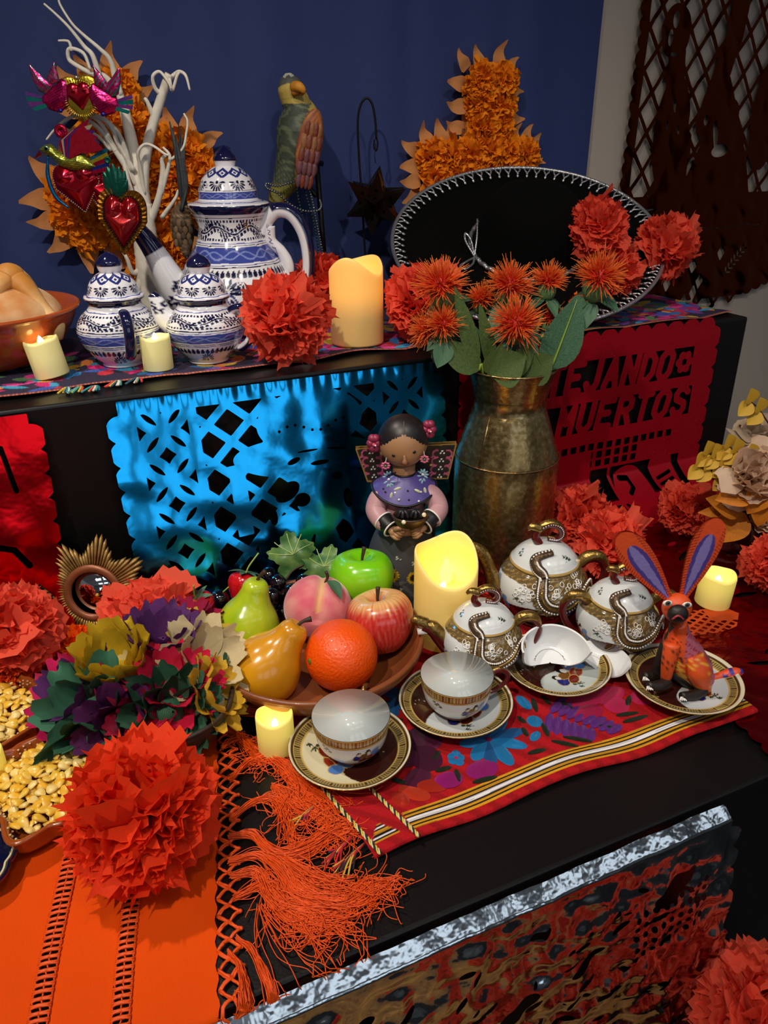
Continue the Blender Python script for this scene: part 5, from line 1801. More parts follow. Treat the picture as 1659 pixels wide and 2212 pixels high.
lathe([(.0005, .004), (.066, .004), (.070, 0), (.0745, .002), (.0765, .01), (.0772, .05), (.0772, .10), (.0768, .160), (.0755, .172), (.0748, .176), (.072, .185), (.064, .210), (.0555, .236), (.0525, .2435), (.0520, .2445), (.0515, .262), (.0525, .2635),
       (.0530, .265), (.0575, .285), (.0625, .303), (.0628, .3045), (.0612, .3045), (.0560, .285), (.0510, .265), (.0500, .24), (.070, .17), (.072, .03), (.0005, .012)], 96).build('churn_body', M_brass, vz)
tube(np.column_stack([.0626 * np.cos(np.linspace(0, TAU, 80, endpoint=False)), .0626 * np.sin(np.linspace(0, TAU, 80, endpoint=False)), np.full(80, .3045)]), .0018, 8, closed=True).build('rolled_lip', M_brass, vz)
tube(np.column_stack([.0770 * np.cos(np.linspace(0, TAU, 80, endpoint=False)), .0770 * np.sin(np.linspace(0, TAU, 80, endpoint=False)), np.full(80, .173)]), .0010, 6, closed=True).build('solder_seam', M_brass, vz)
tube([(-.034, -.0405, .2425), (-.041, -.050, .21), (-.048, -.0595, .174)], .0009, 6).build('side_seam', M_brass, vz)

M_bris = mat('thistle_bristle', attr=True, rough=0.6, lucent=0.2, vary=0.05)
M_lf = mat('thistle_leaf', '#3f6a4c', 0.5, lucent=0.15, vary=0.5, vscale=50, vcol='#6d9070', bump=0.2, bscale=60)
M_lf2 = mat('olive_leaf', '#46602c', 0.5, lucent=0.2, vary=0.4, vscale=30, vcol='#7a8848', bump=0.2, bscale=60)
M_calyx = mat('thistle_calyx', '#7d9a62', 0.5, vary=0.5, vscale=80, vcol='#4c7048', bump=0.3, bscale=120)
M_vein = mat('leaf_vein', '#8fa83e', 0.5)


def leaf_mesh(ln, wd, cup=.25, droop=.3, n=10, wav=0.0, tip=1.0):
    t_ = np.linspace(0, 1, n)
    s_ = np.linspace(-1, 1, 7)
    w_ = wd * np.sin(PI * t_ ** .75) ** .8 * (1 - .15 * t_)
    w_[0], w_[-1] = wd * .06, wd * .02
    v = np.zeros((n, 7, 3))
    v[..., 0] = s_[None] * w_[:, None]
    v[..., 1] = (t_ * ln)[:, None]
    v[..., 2] = cup * np.abs(s_[None]) * w_[:, None] - droop * ln * (t_ ** 2)[:, None] + wav * np.sin(t_ * 14)[:, None] * np.abs(s_)[None]
    mb = MB().add(v, gfaces(7, n))
    mb.add(v - A((0, 0, .0006)), gfaces(7, n)[:, ::-1])
    return mb


LM = {}


def leaf_at(parent, p, d, ln, wd, m, name='leaf', roll=0, up=(0, 0, 1), cup=.25, droop=.25, vein=False):
    key = (round(wd / ln, 2), cup, droop, m.name)
    if key not in LM:
        LM[key] = leaf_mesh(1.0, wd / ln, cup, droop).mesh(name, m)
    d = A(d) / np.linalg.norm(d)
    F = frame(p, d, up)
    Mx = F @ R('Z', roll) @ R('X', 90) @ R('Z', 0) @ S(ln)
    # local y of the leaf along d, local z facing up
    Mx = np.eye(4)
    z = A(up) - d * (A(up) @ d)
    if np.linalg.norm(z) < .05:
        z = A((0, -1, 0)) - d * (A((0, -1, 0)) @ d)
    z /= np.linalg.norm(z)
    x_ = np.cross(d, z)
    Mx[:3, 0], Mx[:3, 1], Mx[:3, 2], Mx[:3, 3] = x_ * ln, d * ln, z * ln, p
    if roll:
        Mx = T(*p) @ np.array(Matrix.Rotation(math.radians(roll), 4, Vector(d))) @ T(*(-A(p))) @ Mx
    o = ob(name, LM[key], parent, Mx)
    if vein:
        q = np.column_stack([np.zeros(8), np.linspace(.02, .95, 8), -droop * np.linspace(.02, .95, 8) ** 2 + .012])
        tube(q, A([.018, .004]), 6).mesh('vein', M_vein)
        ob('midrib', tube(q, A([.018, .004]), 6).mesh('midrib', M_vein), o)
    return o


TS = drawn((VX, VY, 0.0035))


def thistle(label, hx, hy, d, r, seed, lean=(0, -.3, 1), nleaf=6):
    rng = np.random.default_rng(seed)
    t = thing('thistle', label, 'flower', (VX, VY, 0.0035), VIEW, 'orange thistles in the metal churn')
    c = A(TS(hx, hy, d))
    ax = A(lean) / np.linalg.norm(lean)
    foot = A((rng.uniform(-.02, .02), rng.uniform(-.02, .02), .10))
    nk = A((c[0] * .45, c[1] * .4, .30))
    tube(spl([foot, nk, c - ax * r * 1.9], 8), .0022, 7).build('stem', mat('thistle_stem', '#5d7a3a', 0.55, vary=.3, vscale=40, vcol='#8a9a4a'), t)
    F = frame(c - ax * r * .75, ax)
    cl = ell((0, 0, 0), (r * .55, r * .55, r * .62), 18, 12, fn=lambda a, b: 1 + .05 * np.sin(b * 9))
    cl.xf(F).build('calyx', M_calyx, t)
    mb = MB()
    n = 300
    for k in range(n):
        th_ = math.acos(1 - (k + .5) / n * 1.12)
        ph_ = k * 2.39996
        dd = A((math.sin(th_) * math.cos(ph_), math.sin(th_) * math.sin(ph_), math.cos(th_))) + rng.normal(0, .09, 3)
        dd /= np.linalg.norm(dd)
        ln = r * rng.uniform(.85, 1.22)
        side = rng.normal(0, .16, 3) * r
        p = np.stack([dd * r * .12, dd * ln * .6 + side * .3, dd * ln + side])
        mix = np.array([0.0, .12, 1.0])[:, None]
        col = L('#f23216') * (1 - mix) + L('#f58a2c') * mix
        tube(p, A([.0009, .0008, .0003]), 4, cap=False, col=col, mb=mb)
    ell((0, 0, r * .1), (r * .42, r * .42, r * .42), 12, 8, mb=mb, col=L('#d0281a'))
    mb.xf(frame(c - ax * r * .25, ax)).build('bristles', M_bris, t)
    for k in range(nleaf):
        a = k * TAU / nleaf + rng.uniform(-.3, .3)
        dr = (F @ A((math.cos(a), math.sin(a), rng.uniform(-.5, .15), 0)))[:3]
        leaf_at(t, c - ax * r * 1.15 + dr * r * .25, dr, r * rng.uniform(1.0, 1.35), r * .42, M_lf, 'bract', up=ax, droop=.35)
    return t


thistle('big orange thistle at the upper left, in front of the coral flower', 950, 608, -.02, .034, 1, (-.25, -.5, .9))
thistle('orange thistle in the upper middle of the vase bunch', 1104, 606, .0, .031, 2, (0, -.45, 1))
thistle('small orange thistle bud at the top, right of the middle bloom', 1186, 600, .01, .023, 3, (.05, -.15, 1), 5)
thistle('orange thistle furthest right, against the hat flowers', 1298, 590, -.01, .032, 4, (.1, -.5, 1))
thistle('low orange thistle facing front above the vase mouth', 1116, 694, -.05, .033, 5, (-.1, -.75, .7))
thistle('small orange thistle at the lower left of the bunch', 958, 696, -.04, .024, 6, (-.1, -.6, .8), 5)
thistle('orange thistle at the far lower left edge of the bunch', 918, 710, -.01, .024, 7, (-.8, -.3, .6), 5)
thistle('small dim thistle behind, between the two upper blooms', 1040, 640, .03, .020, 8, (0, -.3, 1), 4)
thistle('dark red thistle low behind the right stem', 1190, 682, .02, .019, 9, (.2, -.3, 1), 4)
sp_ = thing('leaf_spray', 'broad green leaves standing in the mouth of the metal churn', 'leaves', (VX, VY, 0.0035))
for k, (x0, y0, x1, y1, d, wd, mm, vn) in enumerate(((1188, 800, 1252, 640, -.03, .030, M_lf, True), (1060, 810, 1135, 770, -.052, .030, M_lf2, False), (1130, 815, 1195, 770, -.045, .026, M_lf2, False), (1065, 800, 1038, 655, -.03, .011, M_lf2, False),
                                                (1030, 790, 985, 620, -.035, .013, M_lf2, False), (1035, 800, 945, 735, -.04, .020, M_lf2, False), (1050, 805, 1010, 690, -.01, .018, M_lf, False), (1110, 800, 1040, 700, .0, .018, M_lf2, False),
                                                (1060, 812, 1085, 745, -.05, .018, M_lf2, False), (1090, 815, 1155, 745, -.045, .018, M_lf2, False), (965, 740, 945, 795, -.045, .015, M_lf, False))):
    a, b = A(TS(x0, y0, d)), A(TS(x1, y1, d - .01))
    leaf_at(sp_, a, b - a, float(np.linalg.norm(b - a)), wd, mm, up=(0.1, -1, .25), droop=.06, cup=.15, vein=vn)
    if k not in (1, 2, 10):
        tube(spl([(a[0] * .5, 0, .18), a * A((.9, .9, 1)), a], 4), .0016, 6).build('stalk', M_vein, sp_)

# ================================================================== gilt porcelain
M_por = mat('painted_porcelain', attr=True, rough=0.10, coat=0.4, spec=0.6, bump=0.02)
M_gold = mat('old_gilt', '#a9884a', 0.28, 0.9, bump=0.35, bscale=220, vary=0.5, vscale=90, vcol='#6f5528')
M_dkred = mat('maroon_enamel', '#5a1210', 0.25, coat=0.3, bump=0.05)
M_white = mat('white_enamel', '#ece9e4', 0.25, bump=0.05)
M_relief = mat('brown_relief', '#5a4632', 0.35, 0.5, bump=0.4, bscale=260)
POR, MAR = '#d6dadc', '#3a0c0c'


def scene_paint(c, u, v, s, rot=0.0, seed=0):
    """robed figures with blue, brown and gold cloaks; u, v in metres round a centre, s size"""
    x, y = u / s, v / s

    def blob(cx, cy, a, b, r, col, gold=True):
        d = d_ell(x, y, cx, cy, a, b, r)
        if gold:
            c[(d > -.035)] = L('#b89a5a')
        c[d > 0] = L(col)
    blob(-.75, -.15, .42, .30, .5, '#1c2474')
    blob(-.30, -.05, .34, .26, -.3, '#6d4a22')
    blob(.55, .05, .42, .30, .9, '#5f8fd0')
    blob(.25, -.45, .40, .30, 0, '#8a2a18')
    blob(-.35, -.55, .36, .24, .2, '#6b1f14')
    blob(.85, -.40, .30, .34, .4, '#4a78c0')
    blob(-.02, .28, .20, .30, .1, '#0f0d10', False)
    blob(.02, .12, .14, .19, 0, '#ddd8d4', False)
    blob(-.70, .25, .17, .22, .2, '#14100f', False)
    blob(-.68, .15, .12, .16, 0, '#cfc8c2', False)
    for q in range(5):
        c[d_seg(x, y, .12 + .1 * q, -.5 + .05 * q, .2 + .1 * q, -.35, .018) > 0] = L('#c8a860')


def bamboo(c, u, v, cx, cy, s):
    for a, b, ln in ((0, 0, 1), (.4, .3, .9), (.9, -.2, .8), (-.4, .5, .7)):
        for an in (-2.2, -1.6, -1.0):
            c[d_petal(u, v, cx + a * s, cy + b * s, an, s * .8 * ln, s * .09) > 0] = L('#35402c')


def bead_row(mb, pts, r):
    for p in pts:
        ell(p, (r, r, r), 7, 5, mb=mb)


def dragon_pot(label, cat, loc, s, kind):
    t = thing('gilt_' + cat.replace(' ', '_'), label, cat, loc, VIEW, 'gilt dragon tea set')
    z = lambda a: a * cm * s
    pr = A([(3.0, 0), (3.3, .15), (3.25, .5), (4.5, 1.5), (5.5, 3.2), (5.8, 4.8), (5.5, 6.4), (4.7, 7.6), (4.25, 8.0), (4.2, 8.25)]) * cm * s
    dp = dense(pr, 110)

    def paint(th, r, zz):
        c = np.tile(L(POR), (len(th), 1))
        du = ((th + PI / 2 + PI) % TAU - PI) * z(5.3)
        low = zz < z(3.9) + z(.35) * np.sin(th * 3 + 1)
        c[low] = L(MAR)
        for k in range(4):
            d2 = ((th + PI / 2 - .25 - k * TAU / 4 + PI) % TAU - PI) * z(5.2)
            scene_paint(c, d2, zz - z(4.0), z(1.5))
        for k in range(3):
            bamboo(c, ((th + PI / 2 + .8 - k * TAU / 3 + PI) % TAU - PI) * z(5.3), zz, 0, z(5.1), z(.75))
        F1 = -PI / 2
        pa = spl(A([(F1 - .22, 8.1), (F1 - .22, 7.2), (F1 - .20, 6.0), (F1 - .05, 4.9), (F1 + .25, 4.5), (F1 + .6, 5.2), (F1 + .9, 6.3), (F1 + 1.15, 6.2), (F1 + 1.2, 5.0)]), 5)
        dmin = np.full(len(th), 9.0)
        for a0, z0_ in pa:
            dmin = np.minimum(dmin, np.hypot(((th - a0 + PI) % TAU - PI) * 5.2, (zz / z(1) - z0_)))
        nn = noise2(th * 60, zz / z(1) * 12, 5, 2, 1.0)
        near = (dmin < 1.35 + .3 * nn)
        c[near] = L('#5c4a30')
        c[near & (nn > .18)] = L('#a08a58')
        c[near & (nn < -.32)] = L('#d8d2c4')
        c[zz > z(6.5) + z(.5) * np.sin(th * 2 + .4)] = L('#6a5636')
        c[(zz > z(6.5) + z(.5) * np.sin(th * 2 + .4)) & (nn > .2)] = L('#9a8250')
        c[zz > z(7.95)] = L('#8a7040')
        return c
    lathe(dp, 200, col=paint).build('body', M_por, t)
    tube(np.column_stack([z(3.3) * np.cos(np.linspace(0, TAU, 60, endpoint=False)), z(3.3) * np.sin(np.linspace(0, TAU, 60, endpoint=False)), np.full(60, z(.2))]), z(.16), 6, closed=True).build('foot_ring', M_gold, t)
    pl = A([(4.35, 8.2), (4.45, 8.4), (4.2, 8.7), (3.6, 9.5), (2.6, 10.3), (1.4, 10.8), (.02, 11.0)]) * cm * s

    def plid(th, r, zz):
        c = np.tile(L(POR), (len(th), 1))
        for k in range(3):
            bamboo(c, ((th + PI / 2 - .7 - k * TAU / 3 + PI) % TAU - PI) * z(3.4), zz, 0, z(9.9), z(.55))
        c[zz < z(8.62)] = L('#b09050')
        return c
    lid = lathe(dense(pl, 60), 140, col=plid).build('lid', M_por, t)
    dz = lambda zz: np.interp(zz, dp[:, 1], dp[:, 0])
    lp = dense(pl, 60)
    lz = lambda zz: np.interp(zz, lp[:, 1], lp[:, 0])

    def surf(a, zz, off=.0, on=dz):
        r = on(z(zz)) + z(off)
        return A((r * math.cos(a), r * math.sin(a), z(zz)))
    # dragon on the lid: from the knob down to the seam
    F0 = -PI / 2
    ln = spl([surf(F0 + .15, 10.6, .25, lz), surf(F0 - .55, 10.1, .25, lz), surf(F0 - .45, 9.3, .25, lz), surf(F0 - .25, 8.7, .25, lz), surf(F0 - .2, 8.35, .35, lz)], 12)
    tube(ln, A([.6, .75, .75, .72, .6]) * cm * s, 10, flat=.6).build('dragon_neck', M_relief, lid)
    # dragon on the body
    bodyp = [surf(F0 - .22, 8.1, .1), surf(F0 - .22, 7.2, .1), surf(F0 - .20, 6.0, .1), surf(F0 - .05, 4.9, .1), surf(F0 + .25, 4.5, .1), surf(F0 + .6, 5.2, .1), surf(F0 + .9, 6.3, .1), surf(F0 + 1.15, 6.2, .1), surf(F0 + 1.2, 5.0, .1)]
    bpth = spl(bodyp, 12)
    tube(bpth, A([.7, .8, .8, .78, .72, .68, .6, .5, .3]) * cm * s, 10, flat=.5).build('dragon_body', M_relief, t)
    g = MB()
    tube(bpth * A((1.045, 1.045, 1)), z(.22), 8, mb=g)
    g.build('gilt_spine', M_gold, t)
    for nm, pth, par in (('dragon_beads', bpth, t), ('neck_beads', ln, lid)):
        bm_ = MB()
        tg = np.gradient(pth, axis=0)
        tg /= np.linalg.norm(tg, axis=1)[:, None]
        nr = pth * A((1, 1, 0))
        nr /= np.linalg.norm(nr, axis=1)[:, None] + 1e-9
        sd = np.cross(tg, nr)
        st_ = 2 if s > .9 else 2
        for sg_ in (-1, 1):
            bead_row(bm_, (pth + sd * z(.55) * sg_ + nr * z(.30))[::st_], z(.150))
        bm_.build(nm, M_white, par)
    # scales: pale tangle each side of the spine
    sc_ = MB()
    rg = np.random.default_rng(int(s * 100))
    for k in range(3):
        a0, z0_ = ((F0 - .62, 6.3), (F0 + .12, 6.5), (F0 + .75, 7.1))[k]
        for j in range(13):
            a_, zz_ = a0 + rg.normal(0, .12), z0_ + rg.normal(0, .55)
            ring = [surf(a_ + .055 * math.cos(q) * rg.uniform(.8, 1.2), zz_ + .26 * math.sin(q), .12) for q in np.linspace(0, TAU, 9)[:-1]]
            tube(ring, z(.055), 5, closed=True, mb=sc_)
    sc_.build('scale_filigree', M_white, t)
    # dragon knob
    kp = spl(A([(-.9, -.2, 10.7), (-1.5, -.3, 11.8), (-1.0, -.3, 13.0), (.3, -.3, 13.6), (1.5, -.2, 13.1), (1.9, 0, 12.0), (1.3, .2, 11.2), (.2, .2, 11.3)]) * cm * s, 9)
    kn = tube(kp, A([.55, .5, .45, .5, .5, .5, .45, .3]) * cm * s, 10).build('dragon_knob', M_dkred, lid)
    tube(kp * A((1.02, 1, 1)) + A((0, 0, z(.28))), A([.3, .42, .5, .55, .5, .42, .3, .2]) * cm * s, 8, flat=.5).build('gilt_mane', M_gold, kn)
    hb_ = MB()
    bead_row(hb_, (kp + A((z(.1), -z(.42), z(.05))))[20::2], z(.12))
    hb_.build('knob_beads', M_white, kn)
    tube(spl(A([(-.9, -.3, 12.9), (-2.0, -.4, 13.3), (-2.6, -.4, 12.9)]) * cm * s, 5), A([.6, .5, .25]) * cm * s, 8).build('dragon_head', M_gold, kn)

    def handle(sx):
        p = spl(A([(4.2, 0, 7.4), (5.6, 0, 8.6), (7.2, 0, 8.4), (8.0, 0, 6.6), (7.4, 0, 4.4), (6.2, 0, 3.0), (5.2, 0, 2.6)]) * A((sx, 1, 1)) * cm * s, 9)
        h = tube(p, A([.75, .75, .7, .55, .5, .48, .45]) * cm * s, 12).build('handle', M_dkred, t)
        tube(p[:30] * A((1.01, 1, 1)) + A((0, -z(.12), z(.25))), A([.72, .78, .74, .5, .25]) * cm * s, 10).build('gilt_ridge', M_gold, h)
    handle(1)
    if kind == 'sugar':
        handle(-1)
    elif kind == 'pot':
        p = spl(A([(-4.6, 0, 3.0), (-6.2, -.2, 4.4), (-7.0, -.2, 7.0), (-8.2, -.2, 9.4), (-9.6, -.2, 10.4)]) * cm * s, 9)
        sp0 = tube(p, A([1.4, 1.15, .85, .75, .7]) * cm * s, 14).build('spout', M_dkred, t)
        tube(p + A((0, -z(.3), z(.35))), A([1.0, .95, .75, .8, .6]) * cm * s, 12).build('gilt_scales', M_gold, sp0)
    else:
        p = spl(A([(-4.6, 0, 3.2), (-6.0, -.2, 5.2), (-7.2, -.3, 6.8), (-8.6, -.4, 7.6)]) * cm * s, 9)
        sp0 = tube(p, A([1.3, 1.15, 1.0, .8]) * cm * s, 14).build('spout', M_dkred, t)
        tube(p + A((0, -z(.1), z(.5))), A([.9, 1.0, 1.0, .5]) * cm * s, 12).build('gilt_mane', M_gold, sp0)
        tube(spl(A([(-8.2, -.4, 7.9), (-9.6, -.5, 8.6), (-10.2, -.5, 8.2)]) * cm * s, 5), A([.9, .75, .4]) * cm * s, 10).build('upper_jaw', M_gold, sp0)
        tube(spl(A([(-8.0, -.4, 6.9), (-9.4, -.5, 6.6)]) * cm * s, 5), A([.7, .5]) * cm * s, 10).build('lower_jaw', M_white, sp0)
    return t


dragon_pot('largest gilt dragon teapot, spout left, in front of the metal churn', 'teapot', (0.553, 0.722, 0.011), 1.03, 'pot')
dragon_pot('smaller gilt dragon creamer with open-mouthed spout beside the cream candle', 'creamer', (0.420, 0.654, 0.012), 0.84, 'cream')
dragon_pot('gilt dragon sugar bowl with two handles, left of the rabbit', 'sugar bowl', (0.596, 0.620, 0.012), 0.88, 'sugar')


def saucer_paint(rot, seed, cream='#d8cfae'):
    def f(th, r, zz):
        c = np.tile(L('#3a1712'), (len(th), 1))
        x, y = r * np.cos(th - rot), r * np.sin(th - rot)
        top = zz > .0022
        c[x < -.004 + .012 * np.sin(y * 60)] = L(cream)
        bamboo(c, x, y, -.034, .018, .011)
        scene_paint(c, -y - .0, x * 1.0 + .012, .024)
        for k in range(12):
            a = k * .3
            c[np.hypot(x - .030 - .004 * math.sin(a * 4), y - .035 + k * .0045) < .0008] = L('#e0d8c8')
        rim = r > .0515
        c[rim] = L('#4a3620')
        c[rim & (np.sin(th * 130) > .1) & (r < .0585)] = L('#b09a5c')
        c[(np.abs(r - .0512) < .0009) | (np.abs(r - .0590) < .0008)] = L('#c8a95c')
        c[r > .0622] = L('#d8cdb0')
        c[~top] = L('#d9d6d0')
        return c
    return f


SAUC = A([(2.0, 0), (2.2, 0), (2.3, .25), (4.2, .55), (5.6, 1.0), (6.35, 1.45), (6.42, 1.52), (6.35, 1.6), (5.6, 1.22), (4.2, .78), (2.6, .5), (.02, .46)]) * cm


def saucer(label, loc, rot, seed, cream='#d8cfae', s=1.0):
    t = thing('saucer', label, 'saucer', loc, VIEW, 'painted porcelain saucers')
    mb = lathe(np.vstack([SAUC[:7], dense(SAUC[6:], 70)[1:]]) * s, 240, col=saucer_paint(rot, seed, cream))
    p = np.vstack([SAUC[:7], dense(SAUC[6:], 70)[1:]]) * s
    mb.c[0][:7 * 240] = L('#cfccc6')
    mb.build('plate', M_por, t)
    tube(np.column_stack([.0642 * s * np.cos(np.linspace(0, TAU, 90, endpoint=False)), .0642 * s * np.sin(np.linspace(0, TAU, 90, endpoint=False)), np.full(90, .0153 * s)]), .0007, 6, closed=True).build('gilt_edge', M_gold, t)
    return t


CUPO = A([(1.9, 0), (2.05, .1), (2.0, .45), (2.7, .9), (3.5, 2.0), (3.85, 3.4), (4.02, 4.7), (4.05, 5.0)]) * cm
CUPI = A([(4.0, 5.02), (3.92, 4.9), (3.75, 3.4), (3.35, 2.0), (2.5, 1.0), (1.5, .72), (.02, .7)]) * cm


def cup_paint(th, r, zz):
    c = np.tile(L(POR), (len(th), 1))
    du = ((th + PI / 2 - .2 + PI) % TAU - PI) * .037
    for k in range(3):
        d2 = ((th + PI / 2 - .5 - k * TAU / 3 + PI) % TAU - PI) * .036
        scene_paint(c, d2, zz - .0265, .0135)
    bamboo(c, ((th + PI / 2 + .7 + PI) % TAU - PI) * .037, zz, 0, .033, .006)
    c[zz < .009] = L('#7a3520')
    b = (zz > .0375)
    c[b] = L('#7a4420')
    c[b & (np.sin(th * 110) > 0) & (zz > .0405) & (zz < .0475)] = L('#b89f60')
    c[(zz > .0482)] = L('#c8aa5e')
    c[np.abs(zz - .0385) < .0007] = L('#c8aa5e')
    return c


def teacup(label, loc, rz_h):
    t = thing('teacup', label, 'cup', loc, VIEW, 'painted porcelain teacups')
    cb_ = lathe(dense(CUPO, 90), 180, col=cup_paint).build('outer_wall', M_por, t)
    lathe(dense(CUPI, 40), 120, col=L('#c6ccca')).build('inner_wall', M_por, t)
    p = spl(A([(3.7, 0, 4.2), (4.8, 0, 4.7), (5.9, 0, 4.0), (5.8, 0, 2.9), (4.6, 0, 1.9), (3.6, 0, 1.7)]) * cm, 8)
    h = tube(p, A([.28, .32, .3, .26, .26, .24]) * cm, 10).xf(R('Z', rz_h)).build('handle', M_dkred, t)
    tube(p[:18] + A((0, 0, .0012)), A([.2, .26, .2]) * cm, 8).xf(R('Z', rz_h)).build('gilt_ridge', M_gold, h)
    return t


saucer('saucer nearest the viewer, half cream and half brown, under the left teacup', (0.217, 0.581, 0.0125), 0.35, 0)
saucer('painted saucer under the middle teacup whose handle points right', (0.353, 0.598, 0.0125), 2.3, 1, '#c9cfd2')
saucer('painted saucer holding the broken cup pieces', (0.497, 0.606, 0.0125), 2.6, 2, '#bcc4c2')
saucer('painted saucer with the carved rabbit on it', (0.612, 0.518, 0.0145), 2.9, 3, '#c9cfd2', 1.03)
teacup('teacup nearest the viewer, its handle hidden behind it', (0.2185, 0.579, 0.0180), 74)
teacup('middle teacup with gilt handle pointing right', (0.3500, 0.592, 0.0180), 12)


def shard(label, loc, rz, edge, a0, a1, tilt, z0=0.0):
    t = thing('cup_shard', label, 'broken cup', loc, rz, 'broken cup pieces', tilt)
    po, pi_ = dense(CUPO, 40), None
    na = 60
    a = np.linspace(a0, a1, na)
    rows_o, rows_i = [], []
    tt = np.linspace(0, 1, 22)
    for q in tt:
        zz = (edge(a) - z0) * q + z0
        r = np.interp(zz, po[:, 1], po[:, 0])
        rows_o.append(np.column_stack([r * np.cos(a), r * np.sin(a), zz]))
        r2 = np.maximum(r - .0022, .001)
        rows_i.append(np.column_stack([r2 * np.cos(a), r2 * np.sin(a), np.maximum(zz, .007)]))
    for q in (.5, .06):
        rows_i.insert(0, np.column_stack([.0168 * q * np.cos(a), .0168 * q * np.sin(a), np.full(na, .0068)]))
    ro, ri = np.stack(rows_o), np.stack(rows_i)
    mb = MB()
    mb.add(ro, gfaces(na, 22), cup_paint(np.arctan2(ro[..., 1], ro[..., 0]).ravel(), np.zeros(ro[..., 0].size), ro[..., 2].ravel()))
    mb.build('outer_wall', M_por, t)
    m2 = MB().add(ri, gfaces(na, 24)[:, ::-1], L('#e8eaec'))
    for A0, B0 in ((ro[-1], ri[-1]), (ro[0], ri[2])):
        m2.add(np.stack([A0, B0]), gfaces(na, 2), L('#eceeee'))
    for i_ in (0, -1):
        m2.add(np.stack([ro[:, i_], ri[2:, i_]]), gfaces(22, 2), L('#eceeee'))
    m2.build('inner_wall', M_por, t)
    return t


shard('larger piece of broken white cup with upturned tips on a saucer', (0.486, 0.606, 0.0260), VIEW, lambda a: .034 + .018 * np.abs((a - PI / 2) / (PI * .55)) ** 2.2, PI / 2 - PI * .55, PI / 2 + PI * .55, (30, 0))
shard('small broken cup shard with one pointed tip beside the larger piece', (0.533, 0.588, 0.0170), VIEW, lambda a: .012 + .028 * np.clip((PI * .75 - a) / (PI * .95), 0, 1) ** 1.5, -PI * .2, PI * .75, (14, 10))

# ================================================================== painted wooden rabbit
M_alb = mat('painted_carving', attr=True, rough=0.5, bump=0.15, bscale=200)
RB = (0.616, 0.520, 0.0195)
t = thing('carved_rabbit', 'orange painted wooden rabbit with tall purple-lined ears, sitting on a saucer', 'carved rabbit', RB)
rb = drawn(RB)
PXR = 1 / 1850.0
OR, DK, PU, LP = '#d9501c', '#1c120e', '#4a3a86', '#8478b8'
p = spl([rb(1466, 1345, -.004), rb(1466, 1362, -.002), rb(1466, 1385, 0), rb(1476, 1415, .002), rb(1494, 1445, .006), rb(1512, 1478, .008)], 12)
bm = tube(p, A([17, 22, 33, 43, 44, 32]) * PXR, 48)
v_ = bm.v[0]
loc = A([rb(x, y) for x, y in ((1400, 1340), (1600, 1340))])
X_ = 1400 + (v_[:, 0] - loc[0, 0]) / (loc[1, 0] - loc[0, 0]) * 200
Zt, Zb = rb(1466, 1340)[2], rb(1466, 1500)[2]
Y_ = 1340 + (Zt - v_[:, 2]) / (Zt - Zb) * 160
c = np.tile(L(OR), (bm.n, 1))
c = mixc(c, '#9a6080', ((X_ > 1478) & (Y_ > 1340) & (X_ - 1478 > (Y_ - 1400) * .55)) * .75)
c = mixc(c, '#8a1f2a', ((X_ > 1478) & (np.sin(X_ * .5) * np.sin(Y_ * .42 + X_ * .2) > .45) & (X_ - 1470 > (Y_ - 1395) * .5)) * 1.0)
c = mixc(c, DK, ((X_ < 1447 - (Y_ - 1360) * .25) & (Y_ < 1425)) * 1.0)
dd = (X_ - 1476) - (Y_ - 1430) * .75
band = (np.abs(dd) < 16) & (Y_ > 1395)
c = mixc(c, '#e2a83a', (band & (((Y_ * .07) % 1) > np.abs(dd) / 16)) * 1.0)
c = mixc(c, '#24140c', ((np.abs(np.abs(dd) - 17) < 1.6) & (Y_ > 1395)) * 1.0)
gx, gy = (X_ + Y_ * .35) / 20 % 1, (Y_ - X_ * .25) / 22 % 1
fr = (X_ < 1468) & (Y_ > 1365)
c = mixc(c, '#2a120a', (fr & ((np.abs(gx - .5) > .455) | (np.abs(gy - .5) > .455))) * .9)
c = mixc(c, '#2a120a', (fr & (np.abs(np.hypot(gx - .5, gy - .5) - .16) < .05)) * .8)
bm.c[0] = c
bm.build('body', M_alb, t)


def limb(name, pts, rad, colf, flat=1.0):
    q = spl(pts, 7)
    m = tube(q, A(rad) * PXR, 18, flat=flat)
    if callable(colf):
        m.c[0] = colf(m.v[0])
    else:
        m.c[0][:] = L(colf)
    return m.build(name, M_alb, t)


def legcol(v):
    q = np.tile(L(OR), (len(v), 1))
    return mixc(q, '#2a120a', (np.sin(v[:, 2] * 700) * np.sin(v[:, 0] * 700) > .62) * 1.0)


